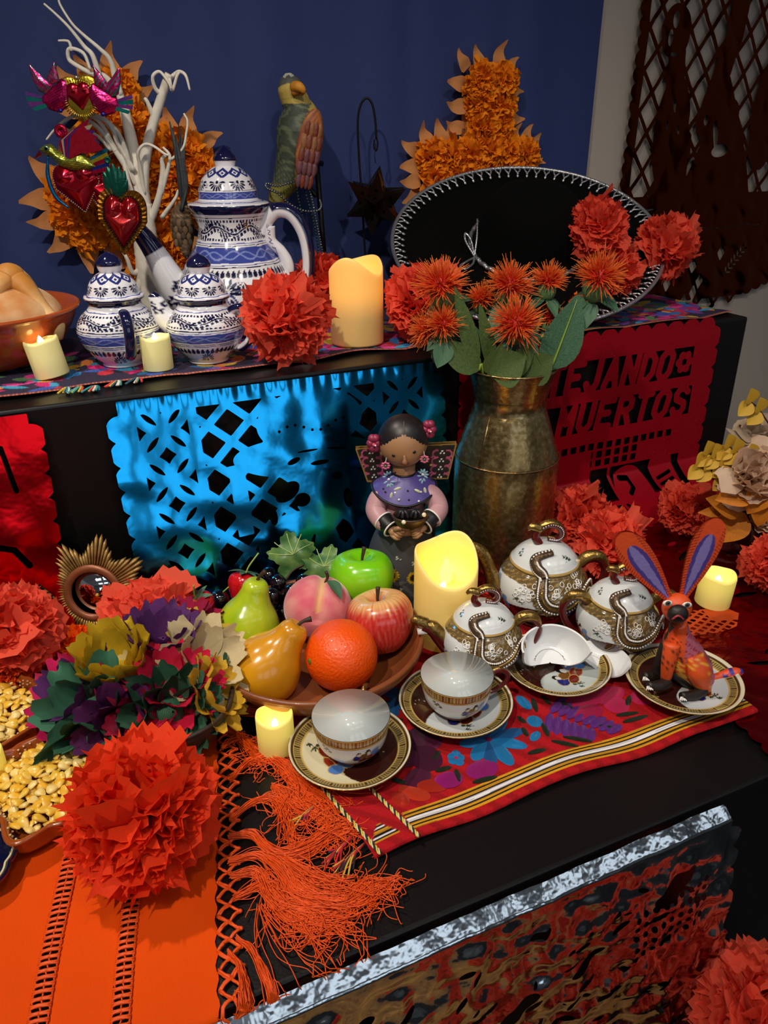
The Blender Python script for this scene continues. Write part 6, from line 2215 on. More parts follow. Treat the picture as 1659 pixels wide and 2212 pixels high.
limb('front_leg', [rb(1452, 1390, -.014), rb(1444, 1430, -.018), rb(1438, 1468, -.016)], [17, 15, 11], legcol)
limb('front_leg', [rb(1440, 1385, .006), rb(1424, 1428, .004), rb(1415, 1455, .004)], [12, 10, 9], DK)
limb('haunch', [rb(1498, 1415, -.014), rb(1508, 1450, -.020), rb(1520, 1490, -.016)], [20, 26, 15], lambda v: mixc(np.tile(L(OR), (len(v), 1)), '#e2a83a', (np.sin(v[:, 2] * 900 + v[:, 0] * 500) > .7) * 1.))
for nm, pts in (('paw', [rb(1442, 1472, -.018), rb(1425, 1482, -.026), rb(1400, 1480, -.030)]), ('paw', [rb(1418, 1456, .002), rb(1402, 1461, -.004), rb(1392, 1460, -.008)]), ('paw', [rb(1520, 1490, -.022), rb(1500, 1502, -.030), rb(1472, 1503, -.036)]), ('belly', [rb(1450, 1450, -.006), rb(1475, 1468, -.010), rb(1500, 1485, -.010)])):
    o = limb(nm, pts, [12, 12, 8], DK)
    if nm == 'paw':
        tip = A(pts[-1])
        cl = MB()
        for k in range(4):
            tube([tip + A((.001 * k - .002, -.0045 + .001 * k, .002 - .001 * k)), tip + A((-.004 + .0025 * k, -.0075, -.001))], A([.0012, .0006]), 6, mb=cl)
        cl.build('claws', M_white, o)
hc = A(rb(1462, 1312, -.010))
hm = ell(hc, (30 * PXR, 27 * PXR, 31 * PXR), 32, 22, col=L(OR))
hd = hm.build('head', M_alb, t)
ell(A(rb(1464, 1326, -.026)), (21 * PXR, 16 * PXR, 20 * PXR), 24, 16, col=L(DK)).build('snout', M_alb, hd)
tube(spl([rb(1452, 1338, -.036), rb(1465, 1330, -.038), rb(1477, 1338, -.035)], 4), .0011, 6, col=L('#b03a4a')).build('mouth', M_alb, hd)
for ex, ey, ed in ((1442, 1303, -.0235), (1484, 1307, -.0215)):
    eo = ell(rb(ex, ey, ed), (10 * PXR, 3.5 * PXR, 7 * PXR), 18, 10, col=L('#ece8e0')).build('eye', M_alb, hd)
    ell(rb(ex + 1, ey, ed - .0018), (5.4 * PXR, 1.6 * PXR, 5.4 * PXR), 14, 8, col=L('#55504c')).build('iris', M_alb, eo)
    ell(rb(ex + 1, ey, ed - .0026), (2.4 * PXR, 1.2 * PXR, 2.4 * PXR), 10, 6, col=L('#080606')).build('pupil', M_alb, eo)
for (x0, y0, x1, y1, dpt) in ((1447, 1296, 1338, 1150, -.006), (1470, 1296, 1549, 1117, -.004)):
    a, b = A(rb(x0, y0, dpt)), A(rb(x1, y1, dpt))
    ln = float(np.linalg.norm(b - a))
    u_, vv_ = (b - a) / ln, None
    sd = np.cross(u_, A((0, 1, 0)))
    wdt = 31 * PXR

    def fe(x, y, ln=ln, wdt=wdt):
        q = np.clip(y / ln, 0, 1)
        w_ = wdt * (.22 + .78 * np.sin(np.clip(q / .72, 0, 1) * PI / 2) ** 1.2) * np.where(q > .72, np.sqrt(np.clip(1 - ((q - .72) / .28) ** 2, 0, 1)) * .98, 1)
        return np.minimum(np.minimum(w_ - np.abs(x), y), ln - y)

    def ce(x, y, ln=ln, wdt=wdt):
        q = y / ln
        w2 = wdt * .60 * np.sin(np.clip((q - .02) / .62, 0, 1) * PI / 2) * np.sqrt(np.clip(1 - np.clip((q - .6) / .22, 0, 1) ** 2, 0, 1))
        col = np.tile(L('#dc4f20'), (len(x), 1))
        col = mixc(col, '#7a1610', ((np.sin(y * 1700 + np.abs(x) * 900) > .3) & (np.abs(x) > .62 * wdt * np.clip(q * 2, 0, 1))) * .8)
        col = mixc(col, PU, (np.abs(x) < w2) * 1.)
        return mixc(col, LP, (np.abs(x) < w2 * .52) * 1.)
    em = relief(fe, (-wdt * 1.05, wdt * 1.05, -.0005, ln + .0005), (40, 90), .0035, .0035, col=ce, prof=.5)
    Mx = np.eye(4)
    Mx[:3, 0], Mx[:3, 1], Mx[:3, 2], Mx[:3, 3] = np.cross(u_, np.cross(A((0, -1, .3)), u_) * -1) * 0 + sd / np.linalg.norm(sd), u_, np.cross(sd / np.linalg.norm(sd), u_), a
    em.xf(Mx).build('ear', M_alb, hd)
tq = spl([rb(1518, 1470, .004), rb(1560, 1460, .006), rb(1585, 1454, .006), rb(1604, 1450, .006)], 8)
tm = tube(tq, A([8, 9, 13, 12, 6]) * PXR, 20)
q = tm.v[0]
tm.c[0] = mixc(np.tile(L('#d8481e'), (tm.n, 1)), '#2a2a86', (np.sin(q[:, 0] * 480) * np.sin(q[:, 2] * 560 + 1) > .28) * 1.)
tm.build('tail', M_alb, t)

# ================================================================== clay doll in a painted chair
M_clayd = mat('matte_clay_paint', attr=True, rough=0.42, bump=0.05, bscale=120)
DB = (0.407, 0.848, 0.003)
t = thing('clay_doll', 'seated clay doll in purple collar holding a bowl, behind the cream candle', 'doll', DB)
dl = drawn(DB)
PXD = 1 / 1560.0
SK, HAIR, PINK, GREY = '#a67c58', '#191516', '#b98c92', '#3f4046'
ctr = A(dl(870, 1120))
pr = dense(A([(4.3, 0), (4.7, .3), (5.15, 2.5), (5.2, 4.6), (4.9, 7.0), (4.2, 9.4), (3.3, 11.2), (2.2, 12.4)]) * cm, 110)


def skirt(th, r, zz):
    c = np.tile(L(GREY), (len(th), 1))
    u = ((th + PI / 2 + PI) % TAU - PI) * .05
    rr = random.Random(4)
    for _ in range(26):
        c[d_petal(u, zz, rr.uniform(-.04, .05), rr.uniform(.012, .052), rr.uniform(0, TAU), .018, .0028) > 0] = L('#5c5d60')
    for fx, fz, fr_ in ((-.016, .058, .010), (.014, .054, .009), (.040, .05, .010), (-.045, .05, .009)):
        x, z = u - fx, zz - fz
        rho, an = np.hypot(x, z), np.arctan2(z, x)
        c[(rho < fr_ * (.75 + .3 * np.abs(np.sin(an * 7))))] = L('#c8a21e')
        c[rho < fr_ * .58] = L('#1c120c')
    for _ in range(16):
        wx, wz = rr.uniform(-.045, .05), rr.uniform(.03, .085)
        for k in range(3):
            c[np.hypot(u - wx - .0017 * math.cos(k * 2.1), zz - wz - .0017 * math.sin(k * 2.1)) < .0009] = L('#d8d6cc')
    return c


lathe(pr, 160, col=skirt).xf(T(ctr[0], .010, 0) @ S(1, .9, 1)).build('skirt', M_clayd, t)
# blouse: torso and both arms in one skin
bl = MB()
tube(spl([dl(870, 1140, .006), dl(871, 1100, .008), dl(872, 1060, .010), dl(873, 1032, .012), dl(873, 1018, .012)], 8), A([46, 44, 42, 34, 22]) * PXD, 28, flat=1, up=(0, 1, 0), mb=bl)
for pts in ([(846, 1058, .006), (822, 1074, 0), (812, 1100, -.008), (822, 1122, -.022), (838, 1136, -.032)], [(900, 1056, .006), (932, 1070, 0), (946, 1096, -.008), (938, 1116, -.022), (924, 1130, -.032)]):
    tube(spl([dl(*q) for q in pts], 8), A([18, 22, 22, 20, 17]) * PXD, 18, mb=bl)
bl.c = [np.tile(L(PINK), (len(v), 1)) for v in bl.v]
bl.build('blouse', M_clayd, t)
for pts, sgn in (([(828, 1124, -.024), (846, 1142, -.036)], -1), ([(934, 1118, -.024), (916, 1136, -.036)], 1)):
    cu = tube(spl([dl(*q) for q in pts], 4), A([20.5, 18.5]) * PXD, 18, col=L('#121012')).build('cuff', M_clayd, t)
    for q, r_ in ((pts[0], 21), (pts[1], 19)):
        P0 = A(dl(*q))
        dr = A(dl(*pts[1])) - A(dl(*pts[0]))
        ring = [(frame(P0, dr) @ A((r_ * PXD * math.cos(k), r_ * PXD * math.sin(k), 0, 1)))[:3] for k in np.linspace(0, TAU, 24)[:-1]]
        tube(ring, .0012, 6, closed=True, col=L('#e6e2da')).build('cuff_edge', M_clayd, cu)
    w0 = A(dl(*pts[1]))
    x1, y1 = (862, 1158) if sgn < 0 else (896, 1150)
    hnd = MB()
    pl = A(dl(x1 - 6 * sgn * -1, y1 - 6, -.044))
    tube([w0, (w0 + pl) / 2, pl], A([11, 12.5, 11]) * PXD, 14, flat=.75, mb=hnd)
    for k in range(4):
        ex = (858 + k * 4, 1163 - k * 5) if sgn < 0 else (892 + k * 2, 1145 + k * 5)
        e0 = A(dl(ex[0] + sgn * 12, ex[1] - 8, -.044))
        tube(spl([e0, A(dl(ex[0] + sgn * 3, ex[1], -.049)), A(dl(ex[0] - sgn * 5, ex[1] + 1, -.045))], 4), A([4.6, 4.2, 3.2]) * PXD, 8, mb=hnd)
    tube(spl([A(dl(x1 + sgn * 10, y1 - 14, -.046)), A(dl(x1 + sgn * 1, y1 - 17, -.052)), A(dl(x1 - sgn * 5, y1 - 15, -.052))], 4), A([4.8, 4.6, 3.4]) * PXD, 8, mb=hnd)
    hnd.c = [np.tile(L(SK), (len(v), 1)) for v in hnd.v]
    hnd.build('hand', M_clayd, t)
# collar: a cape over the shoulders with a point of flowers each side
nt_, ns_ = 72, 14
a = np.arange(nt_) * TAU / nt_
nk = A(dl(873, 1020, .012))
rows = []
for k in range(ns_):
    q = k / (ns_ - 1)
    rx_, ry_ = (22 + 46 * q ** .8) * PXD, (19 + 33 * q ** .8) * PXD
    z_ = nk[2] - q * (27 + 17 * np.clip(-np.sin(a), 0, 1) ** 1.2 + 4 * np.clip(-np.abs(np.cos(a)), -1, 0)) * PXD * 1.15
    rows.append(np.column_stack([nk[0] + rx_ * np.cos(a), nk[1] - .002 + ry_ * 1.15 * np.sin(a), z_]))
cv = np.stack(rows)
cc = np.tile(L('#4c3f86'), (nt_ * ns_, 1))
col_ = MB().add(cv, gfaces(nt_, ns_, True)[:, ::-1], cc).build('collar', M_clayd, t)
tube(cv[-1], .0018, 6, closed=True, col=L('#0f0c10')).build('collar_edge', M_clayd, col_)
tube(cv[0], .0016, 6, closed=True, col=L('#0f0c10')).build('neck_edge', M_clayd, col_)
fm = MB()


def on_collar(x, y):
    """point just above the collar front at a drawn place"""
    p0 = A(dl(x, y, 0))
    d2 = np.hypot(cv[..., 0] - p0[0], cv[..., 2] - p0[2]) + np.where(cv[..., 1] > nk[1], 1, 0)
    i, j = np.unravel_index(np.argmin(d2), d2.shape)
    return A((p0[0], cv[i, j, 1] - .0012, p0[2]))


def dab(mb, x, y, r, col, sq=1.0, rot=0.0):
    m_ = ell((0, 0, 0), (r * sq * PXD, .0011, r * PXD), 10, 6, col=L(col))
    m_.xf(T(*on_collar(x, y)) @ R('Y', rot))
    mb.join(m_)


for fx, fy in ((840, 1036), (914, 1031)):
    for k in range(10):
        an = k * TAU / 10
        dab(fm, fx + 8.5 * math.cos(an), fy + 8.5 * math.sin(an), 5.2, '#8fb4c4', .5, 90 - math.degrees(an) if False else math.degrees(an) + 90)
    dab(fm, fx, fy, 3.4, '#e8e4da')
    dab(fm, fx, fy, 2.0, '#1a1a20')
for lx, ly, ro in ((858, 1046, 70), (845, 1058, 10), (901, 1050, -60), (917, 1052, -10)):
    dab(fm, lx, ly, 8, '#cfd0b0', .42, ro)
for wx, wy in ((853, 1053), (861, 1063), (908, 1053), (903, 1066)):
    dab(fm, wx, wy, 2.6, '#ecebe6')
for wx, wy in ((880, 1048), (882, 1063), (884, 1077), (850, 1024), (854, 1022), (852, 1028), (902, 1022), (906, 1025), (828, 1050), (832, 1053), (930, 1036), (934, 1040)):
    dab(fm, wx, wy, 2.0, '#141018')
fm.build('collar_flowers', M_clayd, col_)
# head
tube(spl([dl(873, 1026, .012), dl(872, 1000, .012)], 4), A([24, 24]) * PXD, 20, col=L(SK)).build('neck', M_clayd, t)
hc = A(dl(871, 953, .010))
HR = A((50, 47, 52)) * PXD
hm = ell(hc, HR, 48, 32, col=L(SK), fn=lambda a_, b_: 1 - .03 * np.cos(a_) * (a_ > PI / 2))
hd = hm.build('head', M_clayd, t)


def on_head(x, y, off=0.0):
    p0 = A(dl(x, y, .010))
    k_ = 1 - ((p0[0] - hc[0]) / HR[0]) ** 2 - ((p0[2] - hc[2]) / HR[2]) ** 2
    return A((p0[0], hc[1] - HR[1] * math.sqrt(max(k_, 0)) - off, p0[2]))


for ex in (850, 893):
    ell(on_head(ex, 968 - (ex - 850) * .18), (4.2 * PXD, .0014, 3.4 * PXD), 12, 8, col=L('#0a0808')).build('eye', M_clayd, hd)
tube(spl([on_head(872, 966), on_head(873, 974, .003), on_head(873, 980, .005), on_head(873, 984, .001)], 4), A([2.5, 4, 6, 3]) * PXD, 10, col=L('#94694a')).build('nose', M_clayd, hd)
ell(on_head(874, 987, .0010), (8 * PXD, .0026, 4.4 * PXD), 14, 8, col=L('#7a3a38')).build('lips', M_clayd, hd)
hv, hf_ = [], None
hh = ell(hc + A((0, .002, .001)), HR * 1.045, 64, 40)
v_ = hh.v[0]
px_ = (v_[:, 0] - hc[0]) / HR[0]
pz_ = (v_[:, 2] - hc[2]) / HR[2]
front = v_[:, 1] < hc[1] + .35 * HR[1]
line = .60 - .62 * np.abs(px_) ** 1.15
hide = front & (pz_ < line)
F = hh.f[0]
keep = ~hide[F].all(1)
hh.f[0] = F[keep]
hh.c[0][:] = L(HAIR)
hair = hh.build('hair', M_clayd, hd)
tube(spl([on_head(872, 903, .004), on_head(871, 915, .003), on_head(871, 925, .002)], 4), .0005, 5, col=L('#6a5a50')).build('parting', M_clayd, hair)
for (fx, fy, fd) in ((808, 955, .010), (926, 925, .012)):
    fl = MB()
    c0 = A(dl(fx, fy, fd))
    for k in range(6):
        an = k * TAU / 6
        ell(c0 + A((9 * PXD * math.cos(an) * .8, -.004, 12 * PXD * math.sin(an))), (9 * PXD, .006, 9 * PXD), 10, 7, mb=fl, col=L('#8a2444'))
    ell(c0 + A((0, -.010, 0)), (4 * PXD, .004, 4 * PXD), 8, 6, mb=fl, col=L('#c04a6a'))
    ell(c0 + A((.002, -.013, 0)), (2 * PXD, .002, 2 * PXD), 8, 6, mb=fl, col=L('#e8dcd8'))
    fl.build('hair_flower', M_clayd, hair)
for (ex, ey) in ((833, 1006), (917, 992)):
    el = MB()
    c0 = A(dl(ex, ey, -.012))
    for k in range(8):
        an = k * TAU / 8
        ell(c0 + A((6.5 * PXD * math.cos(an), 0, 6.5 * PXD * math.sin(an))), (4 * PXD, .0012, 2.4 * PXD), 8, 6, mb=el, col=L('#c86484'))
    ell(c0 + A((0, -.001, 0)), (2.8 * PXD, .0012, 2.8 * PXD), 8, 6, mb=el, col=L('#4a7a4a'))
    tube([c0 + A((0, 0, 8 * PXD)), A(dl(ex + (2 if ex < 870 else -2), ey - 18, -.006))], .0005, 5, mb=el, col=L('#c8c4bc'))
    el.build('earring', M_clayd, hd)
for (ex, ey) in ((826, 975), (918, 958)):
    ell(dl(ex, ey, .010), (7 * PXD, .004, 10 * PXD), 12, 8, col=L(SK)).build('ear', M_clayd, hd)
# the bowl she holds
bw = A(dl(886, 1120, -.044))
bo = lathe(dense(A([(.6, -1.2), (1.6, -.9), (2.2, -.1), (2.35, .5), (2.1, .5), (1.8, 0), (.02, -.3)]) * cm, 30), 36, col=L('#3a2414')).xf(T(*bw) @ S(1, .8, 1)).build('held_bowl', M_clayd, t)
for bx in (-.0085, .0085):
    cm_ = MB()
    for k in range(7):
        an = k * TAU / 7
        tube(spl([(0, 0, .009), (.005 * math.cos(an), .004 * math.sin(an), .008), (.009 * math.cos(an), .007 * math.sin(an), .001)], 4), .0028, 7, mb=cm_, col=L('#141010'))
    cm_.xf(T(bw[0] + bx, bw[1], bw[2] + .002)).build('coiled_bread', M_clayd, bo)
for bx, by in ((872, 1128), (916, 1112)):
    ell(dl(bx, by, -.064), (4.6 * PXD, 4.6 * PXD, 4.6 * PXD), 12, 8, col=L('#e8dcc0')).build('bead', M_clayd, bo)
# the chair back
poly = [A(dl(*q)) for q in ((767, 966, .030), (987, 955, .030), (968, 1032, .030), (793, 1039, .030))]
pp = [(q[0], q[2]) for q in poly]
xs_, zs_ = [q[0] for q in pp], [q[1] for q in pp]


def chairpaint(x, z):
    c = np.tile(L('#1b1513'), (len(x), 1))
    d = d_poly(x, z, pp)
    for cx in (802, 955):
        for k in range(4):
            for sg in (-1, 1):
                c0 = dl(cx + 12 * sg - (.0 if cx < 870 else 0) + k * (2 if cx < 870 else -2), 978 + k * 17, .03)
                rho = np.hypot(x - c0[0], z - c0[2])
                c[(rho < 10 * PXD) & (rho > 6.5 * PXD) & ((x - c0[0]) * sg > -3 * PXD)] = L('#a84a6c')
                e0 = dl(cx + 22 * sg + k * (2 if cx < 870 else -2), 985 + k * 17, .03)
                c[np.hypot(x - e0[0], z - e0[2]) < 2.6 * PXD] = L('#d8a83a' if k % 2 else '#b04a6a')
            w0 = dl(cx + k * (2 if cx < 870 else -2), 975 + k * 17, .03)
            for ox, oz in ((0, 3), (-3.4, -2), (3.4, -2)):
                c[np.hypot(x - w0[0] - ox * PXD, z - w0[2] - oz * PXD) < 1.7 * PXD] = L('#ece8e0')
    c[d < 3.2 * PXD] = L('#8a6a30')
    return c


cb_ = relief(lambda x, y: d_poly(x, y, pp), (min(xs_) - .001, max(xs_) + .001, min(zs_) - .001, max(zs_) + .001), (150, 60), lambda x, y, d: np.full(len(x), .004), .004, col=chairpaint)
cb_.xf(T(0, poly[0][1], 0) @ UP)
cb = cb_.build('chair_back', M_clayd, t)
for x in (820, 935):
    q = A(dl(x, 1030, .034))
    box((q[0], q[1] + .002, q[2] / 2), (.010, .008, q[2])).build('chair_post', M_clayd, cb, smooth=False).data.attributes['Col'].data.foreach_set('color', np.tile([.012, .008, .008, 1], 8).astype(np.float32))

# ================================================================== fruit bowl
M_wbowl = mat('brown_clay_bowl', '#8a4a24', 0.38, vary=0.5, vscale=14, vcol='#5f2f16', bump=0.12, bscale=50, coat=0.15)
FB = A((0.238, 0.742, 0.006))
t = thing('fruit_bowl', 'wide brown clay bowl heaped with artificial fruit', 'bowl', FB, 0)
lathe(dense(A([(7.6, 0), (8.4, .15), (10.4, 1.4), (12.3, 3.4), (13.05, 4.6), (13.2, 5.0), (13.05, 5.3), (12.6, 5.25), (12.2, 4.9), (11.4, 3.8), (9.6, 1.9), (7.4, 1.1), (.02, 1.0)]) * cm, 70), 120).build('bowl_body', M_wbowl, t)
tube(np.column_stack([.1285 * np.cos(np.linspace(0, TAU, 100, endpoint=False)), .1285 * np.sin(np.linspace(0, TAU, 100, endpoint=False)), np.full(100, .0515)]), .0036, 10, closed=True).build('rim', M_wbowl, t)

M_fruit = mat('waxed_fruit', attr=True, rough=0.22, coat=0.35, spec=0.5, bump=0.05, bscale=90)
M_fuzz = mat('peach_fuzz', attr=True, rough=0.75, sheen=0.5, bump=0.1, bscale=300)
M_org = mat('orange_peel', attr=True, rough=0.34, bump=0.35, bscale=330, coat=0.1)
M_stem = mat('dark_stem', '#3a2414', 0.6, bump=0.3)
FG = 'artificial fruit in the brown bowl'


def fruit(name, label, cat, loc, rz=0, tilt=(0, 0), group=FG):
    return thing(name, label, cat, loc, rz, group, tilt)


def apple(label, loc, r, colf, tilt, rz=0):
    t = fruit('apple', label, 'apple', loc, rz, tilt)
    pr = dense(A([(.02, -.80), (.25, -.86), (.55, -.78), (.86, -.40), (1.0, .10), (.95, .50), (.74, .80), (.42, .86), (.18, .72), (.02, .58)]) * r, 70)
    lathe(pr, 96, col=colf, squash=lambda a: 1 + .025 * np.cos(a * 5)).build('flesh', M_fruit, t)
    tube(spl(A([(0, 0, .58), (.02, 0, .8), (.10, .02, 1.12)]) * r, 5), A([.035, .045, .07]) * r, 8).build('stem', M_stem, t)
    return t


def redap(th, r, z):
    n = noise2(th * 20, z * 60, 3, 3, 3)
    c = np.tile(L('#b81a1c'), (len(th), 1))
    st = .5 + .5 * np.sin(th * 55 + 6 * noise2(th * 3, z * 100, 8, 2, 2))
    c = mixc(c, '#e0765a', st * (.28 + .5 * np.clip(n, 0, 1)))
    return mixc(c, '#e6b878', np.clip((z / .041 - .58) * 3.2 + n * .7, 0, .95))


apple('striped red apple with pale top, right in the fruit bowl', (0.318, 0.726, 0.062), .041, redap, (-12, -4))
apple('glossy bright green apple at the back of the fruit bowl', (0.333, 0.822, 0.065), .043, lambda th, r, z: mixc(np.tile(L('#6ec40a'), (len(th), 1)), '#a4d62a', .5 * noise2(th * 2, z * 50, 2, 2, 2) + .2), (-6, 3))


def pear(label, loc, s, c1, c2, tilt, rz):
    t = fruit('pear', label, 'pear', loc, rz, tilt)
    pr = dense(A([(.02, -.92), (.3, -1.0), (.7, -.86), (.98, -.45), (1.0, -.05), (.84, .38), (.58, .75), (.45, 1.05), (.40, 1.28), (.26, 1.45), (.02, 1.46)]) * s, 70)
    lathe(pr, 80, col=lambda th, r, z: mixc(np.tile(L(c1), (len(th), 1)), c2, np.clip(.5 + .8 * noise2(th * 2, z * 40, 4, 3, 2) + z / s * .25, 0, 1)), squash=lambda a: 1 + .03 * np.cos(a * 3 + 1)).build('flesh', M_fruit, t)
    tube(spl(A([(0, 0, 1.42), (.06, 0, 1.62), (.20, 0, 1.80)]) * s, 5), A([.05, .05, .09]) * s, 8).build('stem', M_stem, t)
    return t


pear('yellow-green pear standing at the left of the fruit bowl', (0.172, 0.806, 0.056), .0395, '#8fae10', '#b4c424', (-8, 14), VIEW)
pear('golden yellow pear lying at the front of the fruit bowl', (0.170, 0.716, 0.053), .0415, '#d9980e', '#c8861a', (-10, 38), VIEW)

t = fruit('orange', 'big bright orange at the front of the fruit bowl', 'orange', (0.251, 0.690, 0.058), VIEW, (0, 0))
ell((0, 0, 0), (.0425, .0425, .0415), 64, 44, col=L('#ee5206'), fn=lambda a, b: 1 - .02 * np.abs(np.cos(a)) ** 8).build('peel', M_org, t)
fm = ell((0, 0, 0), (.0032, .0012, .0045), 10, 7, col=L('#5a7a2a'), fn=lambda a, b: 1 + .3 * np.sin(b * 5))
fm.xf(T(-.0345, -.0235, .008) @ R('Z', -55)).build('stem_scar', M_fruit, t)

t = fruit('peach', 'fuzzy pink peach in the middle of the fruit bowl', 'peach', (0.257, 0.785, 0.066), VIEW, (-30, 10))


def pc(d):
    c = np.tile(L('#cf5468'), (len(d), 1))
    n = noise2(d[:, 0] * 3, d[:, 2] * 3 + d[:, 1] * 2, 6, 3, 2)
    c = mixc(c, '#d98a86', .4 + n)
    g = np.abs(np.arctan2(d[:, 0], d[:, 2] + .0001))
    return mixc(c, '#dcb46a', np.clip(1 - np.abs(d[:, 0]) * 7, 0, 1) * (d[:, 2] > -.1) * .8)


ell((0, 0, 0), (.0435, .042, .041), 64, 44, col=pc, fn=lambda a, b: 1 - .10 * np.exp(-(np.sin(a) * np.cos(b) / .12) ** 2) * (np.cos(a) > -.4)).build('flesh', M_fuzz, t)
tube(spl([(.004, -.020, .032), (.006, -.022, .040), (.003, -.026, .046)], 4), A([.0016, .0022]), 8).build('stem', M_stem, t)
leaf_at(t, (.008, -.024, .036), (.6, -.65, -.35), .030, .010, M_lf, up=(0, -.3, 1), droop=.35)

M_straw = mat('strawberry_skin', '#c4141c', 0.2, coat=0.4, bump=0.0)


def strawberry(label, loc, r, tilt, rz):
    t = fruit('strawberry', label, 'strawberry', loc, rz, tilt)
    pr = dense(A([(.02, -1.25), (.3, -1.1), (.75, -.4), (.98, .25), (.85, .72), (.4, .92), (.02, .9)]) * r, 50)
    mb = lathe(pr, 72)
    v = mb.v[0]
    th_ = np.arctan2(v[:, 1], v[:, 0])
    k_ = 1 - .035 * (np.cos(th_ * 12 + (np.floor(v[:, 2] / r * 6) % 2) * PI) * np.sin(v[:, 2] / r * 6 * PI) > .35)
    mb.v[0] = v * np.column_stack([k_, k_, np.ones(len(v))])
    mb.build('flesh', M_straw, t)
    for k in range(7):
        a = k * TAU / 7
        leaf_at(t, (r * .1 * math.cos(a), r * .1 * math.sin(a), r * .92), (math.cos(a), math.sin(a), .25), r * 1.05, r * .24, M_lf, 'sepal', droop=.3)
    tube(spl(A([(0, 0, .9), (.1, 0, 1.4), (.5, .1, 2.3)]) * r, 5), .0011, 6).build('stem', M_vein, t)


strawberry('red strawberry leaning at the back left rim of the fruit bowl', (0.184, 0.878, 0.062), .0215, (-25, 14), VIEW)
strawberry('red strawberry with green cap beside the husk flowers', (0.128, 0.872, 0.052), .019, (24, -18), VIEW)
M_grape = mat('black_grape', '#0a0710', 0.08, coat=0.8, spec=0.7, vary=.2, vscale=40, vcol='#1a1024')
gme = ell((0, 0, 0), (.0115, .0115, .012), 20, 14).mesh('grape', M_grape)
t = fruit('grape_bunch', 'bunch of shiny black grapes with a green vine leaf, behind the peach', 'grapes', (0.232, 0.862, 0.030), VIEW)
rg = np.random.default_rng(12)
spots = []
for k in range(400):
    q = A((rg.uniform(-.048, .050), rg.uniform(-.030, .030), rg.uniform(0.0, .040)))
    if q[2] > .048 - abs(q[0]) * .5:
        continue
    if all(np.linalg.norm(q - s_) > .0175 for s_ in spots):
        spots.append(q)
    if len(spots) > 26:
        break
for q in spots:
    ob('grape', gme, t, T(*q))
tube(spl([(0, 0, .03), (.015, .01, .048), (.03, .015, .055)], 5), .0016, 6).build('stem', M_stem, t)
M_vine = mat('vine_leaf', '#2f5a2c', 0.42, vary=0.7, vscale=55, vcol='#7c9a52', bump=0.4, bscale=70)


def vine_leaf(parent, M):
    def f(x, y):
        a, r = np.arctan2(x, y), np.hypot(x, y)
        return (.036 * (.62 + .34 * np.abs(np.cos(a * 2.5)) ** 1.3 + .05 * np.cos(a * 21)) * (1 - .25 * (np.abs(a) > 2.6)) - r)
    v, fl = cut(f, -.04, .04, -.04, .04, 34, 34)
    z = .006 * np.sin(v[:, 0] * 130) + .004 * np.cos(v[:, 1] * 150) - 5 * (v[:, 0] ** 2 + v[:, 1] ** 2)
    mb = MB().add(np.column_stack([v, z]), fl)
    mb.add(np.column_stack([v, z - .0006]), [q[:, ::-1] for q in fl])
    lo = mb.xf(M).build('vine_leaf', M_vine, parent)
    vn = MB()
    for a in (-1.25, -.62, 0, .62, 1.25):
        q = np.linspace(0, .032, 7)
        x, y = q * math.sin(a), q * math.cos(a)
        tube(np.column_stack([x, y, .006 * np.sin(x * 130) + .004 * np.cos(y * 150) - 5 * (x ** 2 + y ** 2) + .0006]), .0006, 5, mb=vn)
    vn.xf(M).build('leaf_vein', mat('pale_vein', '#a9b878', 0.5), lo)


vine_leaf(t, T(.016, .022, .066) @ R('Z', 25) @ R('X', 48) @ R('Y', -8))
vine_leaf(t, T(.058, .012, .052) @ R('Z', -20) @ R('X', 40) @ R('Y', 18))
t = fruit('single_grape', 'single shiny black grape hanging over the rim left of the strawberry', 'grape', (0.150, 0.872, 0.056), VIEW)
ell((0, 0, 0), (.0130, .0130, .0135), 24, 16).build('berry', M_grape, t)
tube(spl([(.006, 0, .011), (.014, .002, .018)], 4), .0009, 6).build('stem', M_vein, t)

# ================================================================== sunburst mirror
M_gw = mat('gilded_wood', '#a8854a', 0.45, 0.35, vary=0.5, vscale=60, vcol='#7a5a2c', bump=0.3, bscale=120)
M_cw = mat('copper_wood', '#8a5030', 0.4, 0.3, vary=0.4, vscale=40, vcol='#5a3018', bump=0.15)
M_mir = mat('mirror_glass', '#e6ecee', 0.02, 1.0)
MC = drawn((0.012, 0.925, 0.003))
c0 = A(MC(203, 1280))
t = thing('sunburst_mirror', 'round mirror in a gold eight-pointed sunburst frame leaning on the upper step', 'mirror', placed((0.012, 0.925, 0.003), (c0[0], c0[1], 0)), VIEW)
ph = 1 / 1545.0
hgt = c0[2]
LEAN = T(0, 0, hgt) @ R('X', -14)
rods = {}
for k in range(80):
    a = k * TAU / 80 + .1
    ph8 = ((a - math.radians(79)) / (TAU / 8)) % 1
    dd = abs((ph8 if ph8 < .5 else 1 - ph8)) * 2
    ln = (130 - 50 * dd ** .85 + (2 if k % 2 else -2)) * ph
    key = round(ln, 4)
    if key not in rods:
        r0 = 50 * ph
        m_ = MB()
        w0, w1 = .0021, .0030
        pts = [(-w0, r0, .0), (w0, r0, 0), (w1, ln - .008, 0), (0, ln, 0), (-w1, ln - .008, 0), (0, r0, .0035), (0, ln - .006, .0045)]
        m_.add(pts, [np.array([[0, 5, 6], [5, 1, 2], [0, 6, 4], [5, 2, 6], [6, 2, 3], [4, 6, 3], [0, 1, 5]]), np.array([[4, 3, 2, 1, 0]])])
        rods[key] = m_.mesh('ray', M_gw)
    ob('ray', rods[key], t, LEAN @ R('X', 90) @ R('Z', math.degrees(a) - 90) @ T(0, 0, .0005 * (k % 3)))
